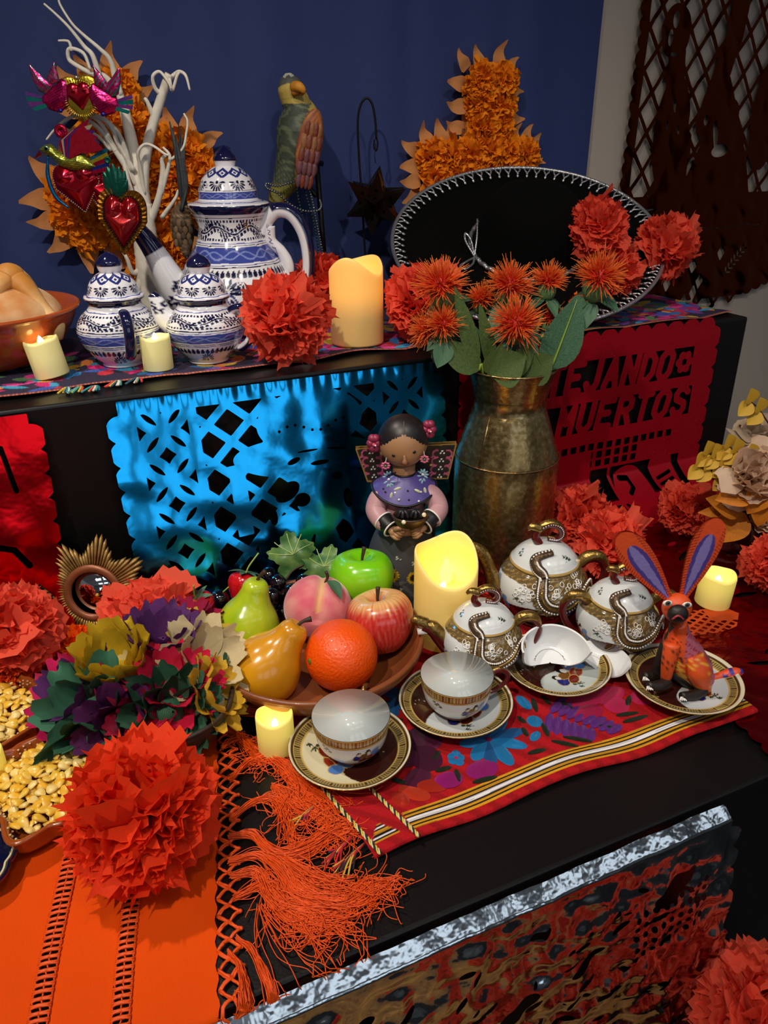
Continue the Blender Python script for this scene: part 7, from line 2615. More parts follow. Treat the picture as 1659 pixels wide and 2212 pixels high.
lathe(dense(A([(4.6, 0), (5.6, 0), (5.75, .5), (5.5, .8), (5.0, .95), (4.4, .75), (4.2, .35)]) * cm * .64 * 1.02, 30), 72).xf(LEAN @ R('X', 90) @ S(1.02)).build('frame_ring', M_cw, t)
lathe([(.0005, .0022), (.0305, .0022), (.0305, .001)], 64).xf(LEAN @ R('X', 90)).build('mirror_glass', M_mir, t)
lathe([(.0005, -.003), (.045, -.003), (.045, .0005), (.0005, .0005)], 48).xf(LEAN @ R('X', 90)).build('backing', M_cw, t)

# ================================================================== husk flowers in a dark bowl
M_dclay = mat('dark_clay', '#3a2a20', 0.55, vary=0.4, vscale=20, vcol='#241a14', bump=0.25, bscale=70)
HB = A((0.050, 0.692, 0.004))
t = thing('dark_bowl', 'dark clay bowl filled with dyed corn husk flowers', 'bowl', HB, 0)
lathe(dense(A([(3.2, 0), (3.8, .2), (5.6, 2.0), (6.9, 4.4), (7.2, 5.6), (7.0, 5.9), (6.7, 5.5), (5.2, 2.6), (.02, 1.2)]) * cm, 50), 80).build('bowl_body', M_dclay, t)
tube(np.column_stack([.071 * np.cos(np.linspace(0, TAU, 80, endpoint=False)), .071 * np.sin(np.linspace(0, TAU, 80, endpoint=False)), np.full(80, .058)]), .0022, 8, closed=True).build('rim', M_dclay, t)
HM = {}


def husk_mat(col):
    if col not in HM:
        dk = tuple(q * .55 for q in lin(col))
        HM[col] = mat('husk_' + col[1:], col, 0.6, lucent=0.18, weave=0.45, wscale=190, vary=0.2, vscale=50, vcol=dk, spec=0.3)
    return HM[col]


PM = {}


def husk_petal(parent, F, ln, wd, col, cup, curl, seed):
    key = (col, seed % 5, round(cup, 1), round(curl, 1))
    if key not in PM:
        rg = np.random.default_rng(seed % 5 + 50)
        n, k = 11, 9
        t_ = np.linspace(0, 1, n)
        s_ = np.linspace(-1, 1, k)
        w_ = .34 * (.35 + .65 * np.sin(PI * np.clip(t_ * .78 + .05, 0, 1)) ** .8)
        v = np.zeros((n, k, 3))
        ang = curl * t_ ** 1.6
        r_ = np.concatenate([[0], np.cumsum(np.cos(ang[:-1]))]) / (n - 1)
        o_ = np.concatenate([[0], np.cumsum(np.sin(ang[:-1]))]) / (n - 1)
        v[..., 0] = s_[None] * w_[:, None]
        v[..., 1] = -o_[:, None] + cup * (1 - s_ ** 2)[None] * w_[:, None] * -1 + rg.normal(0, .012, (n, k)) * t_[:, None]
        v[..., 2] = r_[:, None] + .05 * rg.normal(0, 1, k)[None] * (t_ > .95)[:, None]
        v[..., 1] += .012 * np.sin(s_ * 22)[None]
        mb = MB().add(v, gfaces(k, n))
        mb.add(v + A((0, .012, 0)), gfaces(k, n)[:, ::-1])
        PM[key] = mb.mesh('petal', husk_mat(col))
    ob('petal', PM[key], parent, F @ S(wd / .34, ln, ln) if False else F @ S(wd / .34, wd / .34 * .6 + ln * .4, ln))


def husk(label, x, y, z, axis, size, col, n=8, open_=.5, curl=.8, inner=None, cup=.5, seed=0, rows=2):
    """a corn husk flower: petals round an axis"""
    c = HD(x, y, z)
    size = size * 1.18
    t = thing('husk_flower', label, 'husk flower', c, 0, 'dyed corn husk flowers')
    F = frame((0, 0, 0), axis)
    k_ = 0
    for r in range(rows):
        m_ = n if r == 0 else max(4, n - 3)
        for k in range(m_):
            a = 360 * k / m_ + r * 25 + seed * 17
            op = math.degrees(open_) * (1 - .45 * r)
            Fp = F @ R('Z', a) @ T(0, -.004, -.010) @ R('X', op)
            husk_petal(t, Fp, size * (1 - .12 * r), size * .30, col if r == 0 or not inner else inner, cup, curl * (1 if r == 0 else .5), seed + k_)
            k_ += 1
    lathe(dense(A([(.12, -.75), (.2, -.4), (.3, 0), (.1, .25), (.02, .3)]) * size, 14), 14).xf(F).build('flower_heart', husk_mat(inner or col), t)
    return t


def HD(x, y, z):
    """place on the heap: photograph point at height z"""
    r = CAMM[:3, :3] @ A(((x - 829.5) / 1660.0, -(y - 1106.0) / 1660.0, -1.0))
    o = CAMM[:3, 3]
    return o + r * ((z - o[2]) / r[2])


YEL, PUR, CRM, MAG, GRN, RED, GLD = '#f2ca2c', '#6a3478', '#ecd6a4', '#d81c62', '#4a8466', '#e01a44', '#f0bc34'
husk('tall yellow husk flower at the top left of the dark bowl', 262, 1455, .075, (-.15, -.25, 1), .056, YEL, 7, .28, .5, cup=.8, seed=1)
husk('dark purple husk flower behind, next to the yellow one', 352, 1405, .080, (.1, -.15, 1), .052, PUR, 7, .35, .7, seed=2)
husk('cream husk flower at the right of the heap near the pears', 440, 1440, .074, (.35, -.55, .75), .050, CRM, 8, .85, .7, seed=3)
husk('cream and yellow husk flower at the back, below the strawberry', 418, 1370, .075, (.2, .1, 1), .036, '#d8b840', 6, .7, .9, seed=4)
husk('dark magenta husk flower behind the purple one', 395, 1348, .070, (.2, .2, 1), .042, '#a81644', 8, .8, .6, seed=5)
husk('magenta husk flower at the left end of the heap', 165, 1508, .062, (-.6, -.3, .7), .046, MAG, 8, .8, .6, seed=6, inner=PUR)
husk('large green husk leaf flower at the left front', 212, 1540, .060, (-.35, -.65, .6), .054, GRN, 7, .75, 1.0, cup=.9, seed=7)
husk('round dark green husk flower at the right front', 368, 1538, .066, (.1, -.8, .6), .044, '#3c6a50', 9, .8, .5, cup=.9, seed=8)
husk('bright red husk flower in the centre of the heap', 372, 1485, .078, (.05, -.45, .9), .044, RED, 9, 1.0, .5, seed=9)
husk('small cream husk flower left of the bright red one', 305, 1490, .072, (-.2, -.4, .8), .038, '#dcc27e', 7, .9, .6, seed=10)
husk('purple husk flower lying low at the front of the heap', 262, 1562, .058, (-.1, -.85, .35), .044, '#6c2c68', 8, .7, .7, seed=11)
husk('wrinkled golden husk flower at the right rim of the dark bowl', 452, 1505, .064, (.7, -.4, .5), .040, GLD, 8, .7, .9, seed=12)
husk('small dark red husk flower between purple and green', 318, 1545, .066, (0, -.6, .7), .036, '#a00c38', 7, .9, .6, seed=13)
husk('dark green husk leaves at the far right of the heap', 492, 1425, .060, (.9, -.1, .3), .030, '#2c5a48', 6, .9, .5, seed=14)
husk('small purple husk flower at the far left of the heap', 210, 1460, .066, (-.6, .1, .6), .036, '#542a60', 6, .7, .7, seed=15)
husk('green husk leaf drooping over the corn at the front', 190, 1588, .050, (-.2, -.7, -.1), .046, '#34664a', 4, .5, .9, cup=.6, seed=16, rows=1)

# ================================================================== corn in square dishes
M_dish = mat('glazed_red_clay', '#9a4a1c', 0.2, coat=0.5, vary=0.4, vscale=18, vcol='#78360f', bump=0.05, bscale=30)
M_dot = mat('cream_slip_dot', '#c9a878', 0.35)
M_corn = [mat('corn_kernel_a', '#e6b422', 0.32, vary=0.5, vscale=90, vcol='#f6e6a0', coat=.2), mat('corn_kernel_b', '#ecd488', 0.36, vary=0.6, vscale=90, vcol='#e0a81c', coat=.2), mat('corn_kernel_c', '#e6ac1c', 0.32, vary=0.6, vscale=90, vcol='#f0d070', coat=.2)]
KER = []
for q in range(3):
    rg = np.random.default_rng(q)
    kb = ell((0, 0, 0), (.0043, .0025, .0058), 10, 8, fn=lambda a, b: 1 + .12 * np.cos(b * 2) - .15 * np.exp(-((a - .2) / .35) ** 2))
    v = kb.v[0]
    tpr = 1 - .42 * np.clip(-v[:, 2] / .0058, -1, 1)
    kb.v[0] = v * np.column_stack([tpr, tpr, np.ones(len(v))]) + rg.normal(0, .00015, v.shape)
    KER.append(kb.mesh('corn_kernel', M_corn[q]))


def sq(a, e=4.5, bump=.10):
    r = 1 / (np.abs(np.cos(a)) ** e + np.abs(np.sin(a)) ** e) ** (1 / e)
    return r * (1 + bump * np.exp(-(((a + PI / 4) % (PI / 2) - 0) / .10) ** 2) * 0 + bump * np.exp(-((((a - PI / 4 + PI / 4) % (PI / 2)) - PI / 4) / .16) ** 2) - .05 * np.exp(-(((((a - PI / 4 + PI / 4) % (PI / 2)) - PI / 4)) ** 2 - .12) ** 2 / .004))


def corn_dish(label, klabel, kgroup, loc, half, rz, n, seed, hgt=.030):
    t = thing('corn_dish', label, 'dish', loc, rz, 'square clay dishes of corn')
    pr = dense(A([(.70, 0), (.78, .03), (.92, .35), (1.0, .80), (1.03, .96), (1.0, 1.0), (.95, .95), (.90, .75), (.80, .35), (.02, .26)]), 50)
    pr = pr * A((half, hgt))
    lathe(pr, 128, squash=sq).build('dish_body', M_dish, t)
    dm = MB()
    for k in range(64):
        a = k * TAU / 64
        for j in range(3):
            if (k + j) % 4 == 3:
                continue
            r_ = half * (.885 + .022 * j) * float(sq(np.array(a)))
            ell((r_ * math.cos(a), r_ * math.sin(a), hgt * (.68 + .12 * j)), (.0014, .0014, .0010), 7, 5, mb=dm)
    dm.build('slip_dots', M_dot, t)
    rg = np.random.default_rng(seed)
    placed_ = []
    c_, s_ = math.cos(math.radians(rz)), math.sin(math.radians(rz))
    lay = 0
    for k in range(6000):
        if len(placed_) >= n:
            break
        a, q = rg.uniform(0, TAU), math.sqrt(rg.uniform(0, 1))
        r_ = q * half * .84 * float(sq(np.array(a), 4.5, 0))
        x, y = r_ * math.cos(a), r_ * math.sin(a)
        z = hgt * .62 + .012 * (1 - q ** 2) + (0.0 if len(placed_) < n * .5 else .0045)
        if all((x - u) ** 2 + (y - v) ** 2 + ((z - w_) * 1.2) ** 2 > .0066 ** 2 for u, v, w_ in placed_):
            placed_.append((x, y, z))
    for x, y, z in placed_:
        o = ob('corn_kernel', KER[int(rg.integers(3))], None)
        o.matrix_basis = Matrix(T(loc[0] + x * c_ - y * s_, loc[1] + x * s_ + y * c_, loc[2] + z) @ np.array(Euler((rg.uniform(.9, 2.1), rg.uniform(-.5, .5), rg.uniform(0, TAU))).to_matrix().to_4x4()) @ S(rg.uniform(.95, 1.2)))
        tag(o, klabel, 'corn kernel', kgroup)


corn_dish('square red clay dish of corn partly covered by the huge paper flower', 'yellow corn kernel in the square dish beside the huge paper flower', 'corn kernels in the near dish', (-0.062, 0.657, 0.0035), .066, 14, 230, 1, .034)
corn_dish('red clay dish of corn further back at the left edge', 'yellow corn kernel in the dish further back at the left edge', 'corn kernels in the far dish', (-0.128, 0.786, 0.0035), .060, 30, 150, 2, .032)

# dark blue scalloped dish at the left edge
t = thing('blue_dish', 'dark blue scalloped dish with cream line, cut by the left edge', 'dish', (-0.150, 0.590, 0.004), 0)
lathe(dense(A([(2.4, 0), (3.0, .2), (4.0, 1.4), (4.3, 2.0), (4.2, 2.3), (3.9, 2.0), (3.0, .9), (.02, .5)]) * cm, 40), 96, squash=lambda a: 1 + .09 * np.abs(np.cos(a * 4))).build('dish_body', mat('navy_glaze', '#0d1030', 0.12, coat=0.6), t)
a_ = np.linspace(0, TAU, 120, endpoint=False)
k_ = 1 + .09 * np.abs(np.cos(a_ * 4))
tube(np.column_stack([.0375 * k_ * np.cos(a_), .0375 * k_ * np.sin(a_), np.full(120, .0195)]), .0011, 6, closed=True).build('cream_line', mat('cream_glaze', '#d8cfa0', 0.25), t)

# ================================================================== artificial flowers at the right
AR = (0.955, 0.745, 0.010)
af = drawn(AR)
t = thing('flower_arrangement', 'cream and amber artificial flower arrangement at the right edge', 'artificial flowers', AR)
M_peony = mat('cream_petal', '#ecd0b4', 0.7, lucent=0.25, vary=0.5, vscale=30, vcol='#d8a484')
M_amber = mat('amber_petal', '#e08a18', 0.65, lucent=0.25, vary=0.4, vscale=25, vcol='#c0600c')
M_euc = mat('yellow_leaf', '#e6b838', 0.6, lucent=0.2, vary=0.3, vscale=40, vcol='#d09a20')
M_tan = mat('tan_petal', '#c8b094', 0.75, lucent=0.2, vary=0.4, vscale=25, vcol='#a88c70')
M_twig = mat('brown_twig', '#3a1f14', 0.7)


def bloom(name, x, y, d, r, n, mm, axis, width=.42, seed=0):
    rg = np.random.default_rng(seed)
    c = A(af(x, y, d))
    for k, (a, b) in enumerate(((0, 35), (35, 70), (70, 105))):
        mb = petals(MB(), r * (1 - .03 * k), max(5, n // 3), rg, (a, b), width=width, teeth=.03, cols=6, rows=4, twist=18, crumple=.03, bend=.25, rnd=.5, rmin=.75)
        mb.xf(T(*c) @ frame((0, 0, 0), axis)).build(name, mm, t)


bloom('peony_petals', 1620, 1035, -.03, .060, 60, M_peony, (-.35, -.6, .7), seed=1)
bloom('peony_petals', 1655, 1120, -.03, .034, 36, M_peony, (-.2, -.7, .6), seed=2)
bloom('tan_rose', 1640, 945, .02, .042, 20, M_tan, (-.4, -.3, .8), .6, seed=3)
for k, (x0, y0, x1, y1, d, ln, wd) in enumerate(((1620, 1060, 1560, 1075, -.05, .05, .022), (1655, 1050, 1620, 1105, -.06, .05, .02), (1600, 1100, 1545, 1080, -.03, .05, .022), (1610, 1110, 1550, 1165, -.03, .05, .026), (1650, 1080, 1640, 1135, -.06, .045, .016), (1610, 1105, 1530, 1105, -.02, .04, .016))):
    a, b = A(af(x0, y0, d)), A(af(x1, y1, d - .01))
    leaf_at(t, a, b - a, float(np.linalg.norm(b - a)) * 1.1, wd, M_amber, 'amber_petal', up=(-.3, -1, .6), cup=.4, droop=.25)
for tw in ([(1640, 1060), (1560, 1030), (1530, 1012), (1512, 1008)], [(1640, 1050), (1560, 1000), (1548, 985), (1530, 980)], [(1659, 1000), (1620, 985), (1590, 975), (1575, 965)], [(1670, 930), (1640, 885), (1622, 868)]):
    p = spl([af(x, y, -.03) for x, y in tw], 8)
    tube(p, .0011, 6).build('twig', M_twig, t)
    for k in range(7, len(p), 8):
        for sg in (-1, 1):
            dr = A((-.5 + .25 * sg, -.25, .7 * sg))
            leaf_at(t, p[k], dr, .026, .0125, M_euc, 'round_leaf', up=(.2 * sg, -1, .3), droop=.05, cup=.2)
for x0, y0, x1, y1 in ((1620, 960, 1573, 925), (1622, 955, 1590, 925)):
    a, b = A(af(x0, y0, -.02)), A(af(x1, y1, -.03))
    leaf_at(t, a, b - a, float(np.linalg.norm(b - a)), .006, M_tan, 'slender_leaf', up=(0, -1, .5), droop=.1)
tube(spl([(0, 0, 0), (.0, -.01, .06), af(1640, 1040, 0)], 5), .006, 8).build('stalk', M_twig, t)
ell((.01, 0, .05), (.05, .045, .045), 20, 12).build('base_ball', M_twig, t)

# orange tissue scraps cut as a lattice, under the tea light by the rabbit
def f_scrap(x, y):
    m = d_poly(x, y, [(-.055, -.012), (-.03, .02), (.03, .030), (.046, .012), (.028, -.018), (.0, -.030), (-.04, -.034)])
    lat = np.maximum(diag(x, y, .016, .0022, 1.3), np.minimum(x - .0, y + .004))
    return np.minimum(m, lat)


M_scrap = mat('orange_tissue', '#e0501a', 0.6, lucent=.3, bump=.1)
mb = sheet(f_scrap, (-.06, .05, -.036, .032), (90, 60), lambda u, v: np.column_stack([u, v, .002 + .002 * np.abs(noise2(u, v, 3, 2, 90))]))
o = mb.build('paper_scrap', M_scrap)
o.location = (0.752, 0.612, 0.0105)
o.rotation_euler = (0, 0, math.radians(-20))
tag(o, 'orange cut tissue lattice lying under the tea light by the rabbit', 'paper scrap')

# ================================================================== orange cloth with openwork bands and fringe
M_ocl = mat('orange_cloth', '#e24c02', 0.85, spec=0.15, weave=0.3, wscale=330, bump=0.05, bscale=30, vary=0.3, vscale=12, vcol='#d23f06')
M_oth = mat('orange_thread', '#e8560c', 0.5, vary=0.5, vscale=300, vcol='#c8340a', spec=0.4)
C0, CV = A((0.030, 0.371)), A((0.199, 0.980))
CU = A((-0.980, 0.199))
FRONT = 0.3815


def cloth_pt(u, v, lift=0.0):
    """u metres in from the fringed edge, v metres back from the front"""
    u, v = np.asarray(u, float), np.asarray(v, float)
    bow = .004 * np.sin(v * 12 + 1)
    x = C0[0] + CU[0] * (u + bow) + CV[0] * v
    y = C0[1] + CU[1] * (u + bow) + CV[1] * v
    z = .0015 + .0009 * np.abs(noise2(x, y, 77, 2, 30)) + lift
    over = np.clip(FRONT - y, 0, None)
    z = z - over * .97
    y = np.where(over > 0, FRONT - .004 - over * .10 - lift, y)
    return np.stack([x, y, z], -1)


t = thing('orange_cloth', 'bright orange table cloth with openwork bands and knotted fringe at the left', 'table cloth', (0, 0, 0), 0)
V0, V1 = -0.16, 0.50
bands = ((0.066, 0.079), (0.126, 0.140))
edges = [(0.0, bands[0][0]), (bands[0][1], bands[1][0]), (bands[1][1], 0.46)]
for a, b in edges:
    nu, nv = max(8, int((b - a) * 160)), 160
    u, v = np.meshgrid(np.linspace(a, b, nu), np.linspace(V0, V1, nv))
    wave = .0012 * np.sin(v * 300) * (np.minimum(u - a, b - u) < .002)
    MB().add(cloth_pt(u + wave, v), gfaces(nu, nv)[:, ::-1]).build('cloth_panel', M_ocl, t)
for a, b in bands:
    mb = MB()
    mid = (a + b) / 2
    v = V0
    k = 0
    while v < 0.30:
        for (u0, v0, u1, v1) in ((a - .001, v, b + .001, v + .0022), (a - .001, v + .0022, b + .001, v)):
            s_ = np.linspace(0, 1, 6)
            uu_ = u0 + (u1 - u0) * s_
            vv_ = v0 + (v1 - v0) * s_
            p = cloth_pt(uu_, vv_, .0012 + .0012 * np.sin(s_ * PI) * (1 if k % 2 else .4))
            tube(p, A([.0013, .0010, .0016, .0016, .0010, .0013]), 5, mb=mb)
        ell(cloth_pt(mid, v + .0011, .0022), (.0017, .0014, .0012), 7, 5, mb=mb)
        v += .0058
        k += 1
    for u0 in (a, b, mid):
        vs = np.linspace(V0, .30, 150)
        tube(cloth_pt(np.full(150, u0) + .0006 * np.sin(vs * 900), vs, .0012), .0007, 5, mb=mb)
    o = mb.build('openwork_threads', M_oth, t)
    o['kind'] = 'stuff'

# knotted net along the edge
rg = np.random.default_rng(5)
net, kn = MB(), MB()
step = .0165
rows_ = [[], [], []]
v = V0 + .02
while v < .40:
    rows_[0].append(v)
    v += step
for r in range(3):
    for i, v in enumerate(rows_[0]):
        u_ = -.0015 - r * .0095
        vv = v + (step / 2 if r % 2 else 0)
        p0 = cloth_pt(u_, vv, .0016)
        if r:
            ell(p0, (.0022, .0022, .0018), 7, 5, mb=kn)
        if r < 2:
            for sg in (-1, 1):
                u1, v1 = -.0015 - (r + 1) * .0095, vv + sg * step / 2
                s_ = np.linspace(0, 1, 6)
                q = cloth_pt(u_ + (u1 - u_) * s_, vv + (v1 - vv) * s_ + .0014 * np.sin(s_ * PI) * sg, .0016 + .001 * np.sin(s_ * PI))
                for j in range(3):
                    tube(q + rg.normal(0, .00045, 3) + rg.normal(0, .0002, q.shape), .0012, 5, mb=net)
net.join(kn)
o = net.build('knotted_net', M_oth, t)
o['kind'] = 'stuff'


def tassel(pts, n, spread, loose, seed, ends=0.6):
    """a sheaf of threads lying on the step along drawn points"""
    rg = np.random.default_rng(seed)
    base = A([HD(x, y, .004) for x, y in pts])
    out = MB()
    for k in range(int(n * 1.35)):
        off = rg.normal(0, 1, 2)
        L_ = max(3, int(len(base) * rg.uniform(ends, 1.0) + .99))
        P_ = base[:L_].copy()
        q = np.linspace(0, 1, len(P_))
        fan = spread * (.16 + 1.0 * q ** 1.4)
        P_[:, 0] += off[0] * fan + rg.normal(0, loose, len(P_)) * q
        P_[:, 1] += off[1] * fan + rg.normal(0, loose, len(P_)) * q
        if rg.random() < .45:
            e = P_[-1] + A((rg.normal(0, .014), rg.normal(-.006, .012), 0))
            e2 = e + A((rg.normal(0, .010), rg.normal(0, .010), 0))
            P_ = np.vstack([P_, e, e2])
        P_[:, 2] = .0035 + np.abs(rg.normal(.002, .0025, len(P_)))
        s = spl(P_, 7)
        w_ = np.linspace(0, 1, len(s)) ** 2
        f_, a_ = rg.uniform(12, 40), rg.uniform(.0004, .0022)
        s[:, 0] += a_ * w_ * np.sin(np.linspace(0, f_, len(s)) + rg.uniform(0, 6))
        s[:, 1] += a_ * w_ * np.cos(np.linspace(0, f_, len(s)) + rg.uniform(0, 6))
        over = np.clip(FRONT - s[:, 1], 0, None)
        s[:, 2] = np.where(over > 0, s[:, 2] - over * .97, s[:, 2])
        s[:, 1] = np.where(over > 0, FRONT - .006 - s[:, 2] * 0 - over * .12, s[:, 1])
        tube(s, .00046, 4, cap=False, mb=out)
    o = out.build('fringe_tassel', M_oth, t)
    o['kind'] = 'stuff'


tassel([(470, 1580), (512, 1588), (545, 1625), (572, 1648)], 40, .0035, .002, 1)
tassel([(498, 1690), (535, 1650), (585, 1630), (628, 1612)], 44, .0030, .002, 2)
tassel([(498, 1775), (545, 1738), (590, 1726), (612, 1755), (625, 1815)], 50, .0032, .003, 3)
tassel([(585, 1640), (612, 1655), (650, 1690), (690, 1730), (722, 1765)], 150, .0085, .006, 4, .5)
tassel([(590, 1700), (620, 1720), (650, 1745), (690, 1760)], 70, .0070, .006, 14, .5)
tassel([(495, 1812), (545, 1806), (592, 1848), (660, 1838), (718, 1795), (762, 1792)], 80, .0040, .004, 5)
tassel([(496, 1866), (558, 1850), (606, 1880), (650, 1932), (740, 1958), (800, 1920), (838, 1925)], 95, .0050, .005, 6)
tassel([(500, 1895), (556, 1888), (590, 1940), (640, 1972), (700, 1982), (742, 1988)], 85, .0055, .006, 7)
tassel([(505, 1945), (540, 1925), (575, 1912), (600, 1955), (640, 2000)], 40, .0040, .006, 8)
tassel([(600, 1850), (650, 1880), (700, 1910), (760, 1925)], 45, .0060, .008, 9)
tassel([(512, 2030), (545, 2055), (572, 2105), (592, 2160), (612, 2230)], 60, .0026, .001, 10, .9)
tassel([(494, 2060), (520, 2092), (530, 2150), (526, 2230)], 60, .0026, .001, 11, .9)
tassel([(640, 1975), (665, 2020), (700, 2045), (760, 2050)], 9, .007, .010, 12)
tassel([(560, 1960), (580, 2010), (620, 2060), (660, 2062)], 8, .008, .010, 13)
tassel([(480, 1520), (520, 1535), (600, 1540), (680, 1545)], 60, .006, .005, 15)
tassel([(480, 1620), (505, 1600), (540, 1600)], 30, .004, .004, 16)

# ================================================================== red embroidered runner
RX0, RX1, RY0, RY1 = 0.180, 0.665, 0.458, 0.735


def hz_l(x, y):
    w_ = np.exp(-((y - RY0) / .05) ** 2)
    lift = .0045 * np.clip((x - .60) / .06, 0, 1)
    return .0072 + lift + .0016 * w_ * (1 + np.sin(x * 34 + .6)) + .0006 * np.sin(x * 60 + y * 40)


t = thing('red_runner', 'red woven runner with bright embroidered flowers and striped border under the teacups', 'table runner', (0, 0, 0), 0, 'embroidered runners')
nu, nv = 220, 300
u, v = np.meshgrid(np.linspace(0, 1, nu), np.linspace(0, 1, nv))
x = RX0 + (RX1 - RX0) * u - .014 * v * (1 - u) + .010 * (1 - v) * (1 - u)
e = v * (RY1 - RY0)
y = RY0 + e + .002 * np.sin(x * 34) * np.exp(-e / .06) + .004 * np.sin(x * 12 + 3.2)
z = hz_l(x, y)
z[0] = z[0] - .004
c = np.tile(L('#a81018'), (u.size, 1))
E_, X_ = e.ravel(), x.ravel()
rib = np.sin(X_ * 2600) > .2
c[rib] *= .72
lines = [(.0090, '#d0941c'), (.0115, '#120c14'), (.0135, '#d0941c'), (.0160, '#120c14'), (.0180, '#e4dee0'), (.0225, '#120c14'), (.0245, '#d0941c'), (.0270, '#120c14'), (.0290, '#d0941c'), (.0315, None)]
inb = X_ > .235
for (a, col), (b, _) in zip(lines[:-1], lines[1:]):
    m_ = (E_ >= a) & (E_ < b) & inb
    c[m_] = L(col)
    c[m_ & (np.sin(X_ * 2900 + E_ * 2000) > .75)] *= .5
m_ = (E_ > .0115) & (E_ < .0318) & (X_ < .235) & (np.abs(X_ - .208) < .016 - (E_ - .0115) * .75)
stp = ((E_ - .0115) / .002).astype(int) % 5
for q, col in enumerate(('#c48a1c', '#120c14', '#d8d2d4', '#120c14', '#a8741c')):
    c[m_ & (stp == q)] = L(col)
M_run = mat('woven_runner', attr=True, rough=0.85, bump=0.3, bscale=260, spec=0.2)
MB().add(np.stack([x, y, z], -1), gfaces(nu, nv), c).build('cloth', M_run, t)
# twisted cords across the end
for (x0, y0, x1, y1) in ((690, 1690, 822, 1842), (790, 1688, 905, 1806)):
    p0, p1 = HD(x0, y0, .012), HD(x1, y1, .012)
    cd = MB()
    for j, col in enumerate(('#d8c048', '#1c2a20', '#d8c8a0')):
        q = np.linspace(0, 1, 70)
        P_ = p0 + (p1 - p0) * q[:, None]
        P_[:, 0] += .0013 * np.cos(q * 55 + j * 2.1)
        P_[:, 1] += .0008 * np.cos(q * 55 + j * 2.1)
        P_[:, 2] = hz_l(P_[:, 0], P_[:, 1]) + .0014 + .0010 * np.sin(q * 55 + j * 2.1)
        tube(P_, .0009, 6, mb=cd, col=L(col))
    cd.build('twisted_cord', M_tas, t)
for k, (x0, y0) in enumerate(((742, 1870), (715, 1855), (640, 1780))):
    mb = MB()
    p0 = HD(x0, y0, .004)
    for j in range(16):
        d_ = RNG.normal(0, 1, 2)
        tube(spl([p0 + A((.026, .012, .004)), p0 + A((.010 + .002 * d_[0], .004, .004)), p0 + A((.005 * d_[0] - .004, .005 * d_[1] - .003, .001))], 4), .0010, 5, mb=mb, col=L(('#a81420', '#c0182a', '#c8a23a', '#1c1a1c')[j % 4]))
    mb.build('end_tassel', M_tas, t)

M_emb = mat('embroidery_thread', attr=True, rough=0.55, weave=0.6, wscale=420)
EM = {}


def stitch(x0, y0, x1, y1, wd, col, fat=.8, name='embroidered_petal'):
    """one raised embroidered petal between two drawn points, wd picture-width"""
    a, b = HD(x0, y0, .009), HD(x1, y1, .009)
    d = b - a
    ln = float(np.hypot(d[0], d[1]))
    key = (col, fat)
    if key not in EM:
        th_ = np.linspace(0, TAU, 19)[:-1]
        rr_ = np.array([0.02, .45, .8, 1.0])
        rows = []
        for q in rr_:
            yy = .5 - .5 * np.cos(th_)
            xx = np.sin(th_) * .5 * np.abs(np.sin(th_)) ** (0 if fat > .6 else .5)
            rows.append(np.column_stack([xx * q, .5 + (yy - .5) * q, np.full(18, 1 - q ** 2.5)]))
        V = np.stack(rows)
        EM[key] = MB().add(V, gfaces(18, 4, True)[:, ::-1], L(col) * np.linspace(.85, 1.0, 72)[:, None]).mesh(name, M_emb)
    c_ = (a + b) / 2
    if min(a[1], b[1]) < RY0 + .034:
        return
    wm = wd * .00037
    zz = float(hz_l(c_[0], c_[1])) + .0006
    Mx = np.eye(4)
    ax = d / np.linalg.norm(d)
    Mx[:3, 0] = A((ax[1], -ax[0], 0)) * wm * 2
    Mx[:3, 1] = A((ax[0], ax[1], 0)) * ln
    Mx[:3, 2] = (0, 0, .0016)
    Mx[:3, 3] = (a[0], a[1], zz)
    ob(name, EM[key], t, Mx)


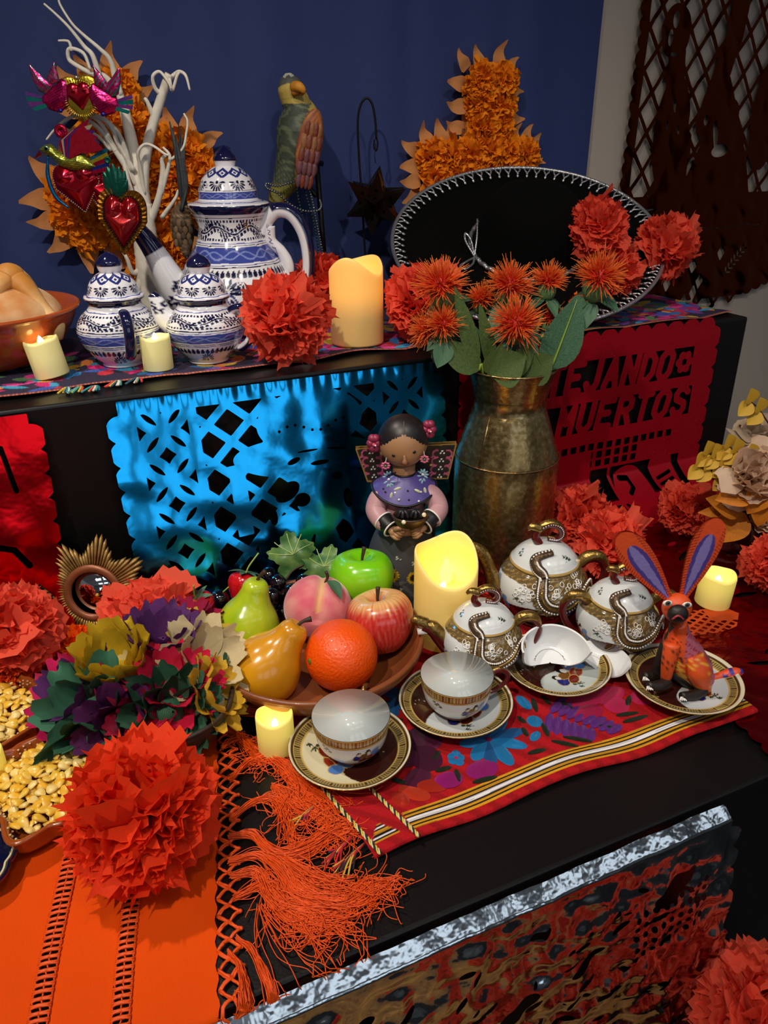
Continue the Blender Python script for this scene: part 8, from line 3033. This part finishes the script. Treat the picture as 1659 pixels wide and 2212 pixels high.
BLU, BL2, MAGE, DPU, PNK, VIO, DGR, ORR = '#1a86c8', '#1560a0', '#a8127a', '#4a0a30', '#d01a5a', '#6a2a8c', '#1a2a14', '#d83a14'
for (tx, ty, w_, col) in ((992, 1606, 22, BLU), (1008, 1582, 20, BL2), (1022, 1640, 24, BLU), (1062, 1655, 22, BL2), (1108, 1652, 24, BLU), (1140, 1612, 22, BLU), (1132, 1576, 22, BL2), (1092, 1545, 22, BLU), (1060, 1552, 20, BL2)):
    stitch(1056, 1594, tx, ty, w_, col)
for (tx, ty) in ((968, 1628), (985, 1618), (1003, 1632), (998, 1652), (972, 1648)):
    stitch(985, 1637, tx, ty, 14, BLU)
for (x0, y0, x1, y1, w_, col, fat) in (
        (938, 1690, 1000, 1676, 30, MAGE, .8), (1008, 1672, 1074, 1650, 34, MAGE, .8), (1140, 1560, 1170, 1552, 26, BLU, .8), (1118, 1500, 1146, 1530, 18, BLU, .8), (1148, 1600, 1164, 1580, 14, BLU, .8),
        (880, 1600, 930, 1590, 50, DPU, .8), (890, 1650, 945, 1620, 56, DPU, .8), (880, 1670, 925, 1690, 50, '#5a0c3a', .8), (870, 1620, 900, 1650, 50, '#5a0c3a', .8), (905, 1585, 950, 1610, 40, '#5a0c3a', .8),
        (860, 1700, 930, 1722, 24, ORR, .8), (880, 1688, 965, 1700, 24, '#c42a10', .8), (870, 1725, 915, 1745, 22, ORR, .8), (900, 1706, 985, 1712, 22, ORR, .8), (850, 1712, 880, 1740, 22, '#c42a10', .8),
        (1225, 1520, 1310, 1490, 40, PNK, .8), (1240, 1545, 1300, 1525, 36, '#b8124e', .8), (1285, 1515, 1345, 1485, 36, PNK, .8), (1310, 1530, 1352, 1512, 40, PNK, .8), (1365, 1512, 1410, 1498, 34, PNK, .8), (1250, 1500, 1290, 1475, 32, '#c81a58', .8),
        (830, 1500, 868, 1490, 26, BL2, .8), (826, 1512, 856, 1545, 26, BL2, .8), (815, 1490, 840, 1470, 24, BL2, .8), (845, 1505, 880, 1530, 24, BL2, .8)):
    stitch(x0, y0, x1, y1, w_, col, fat)
for k in range(9):
    q = k / 8
    sx, sy = 1190 + 140 * q, 1538 + 50 * q
    stitch(sx, sy, sx - 8 + 10 * q, sy + 46 - 26 * q, 15, VIO)
    stitch(sx, sy, sx + 30, sy - 34 + 18 * q, 15, VIO)
for (x0, y0, x1, y1) in ((940, 1665, 975, 1655), (930, 1650, 950, 1620), (985, 1660, 992, 1690), (1020, 1690, 1075, 1676), (1000, 1700, 1060, 1694), (1080, 1660, 1105, 1668), (1140, 1628, 1180, 1618), (1145, 1640, 1200, 1634), (1130, 1648, 1165, 1652), (1190, 1600, 1250, 1612), (1195, 1618, 1260, 1624), (1215, 1590, 1280, 1600),
                         (1170, 1500, 1190, 1520), (1150, 1505, 1160, 1535), (1118, 1545, 1135, 1560), (1172, 1560, 1185, 1590), (1128, 1570, 1140, 1590), (1200, 1510, 1240, 1530), (1345, 1560, 1400, 1545), (1330, 1545, 1380, 1538), (1350, 1530, 1362, 1500), (1290, 1565, 1330, 1570), (960, 1715, 1010, 1705), (985, 1735, 1030, 1718), (860, 1570, 880, 1585), (840, 1560, 870, 1550), (1050, 1690, 1095, 1684), (905, 1560, 930, 1575), (1075, 1510, 1100, 1500), (920, 1735, 965, 1742), (845, 1680, 880, 1690)):
    stitch(x0, y0, x1, y1, 9, DGR, .8, 'embroidered_leaf')
stitch(978, 1637, 992, 1637, 9, PNK)
stitch(1046, 1592, 1066, 1598, 12, '#a02050')

# amber cloth added on the lowest step to give the silver foil warm reflections
uu, vv = np.meshgrid(np.linspace(-.55, .50, 60), np.linspace(-.12, .325, 30))
o = MB().add(np.stack([uu, vv, -.3175 + .003 * np.abs(noise2(uu, vv, 4, 2, 30))], -1), gfaces(60, 30)).build('amber_cloth', mat('amber_cloth', '#b8823a', 0.7, vary=.8, vscale=14, vcol='#6a3414', bump=.1))
tag(o, 'amber brown cloth lying on the lowest step below the silver foil', 'cloth')
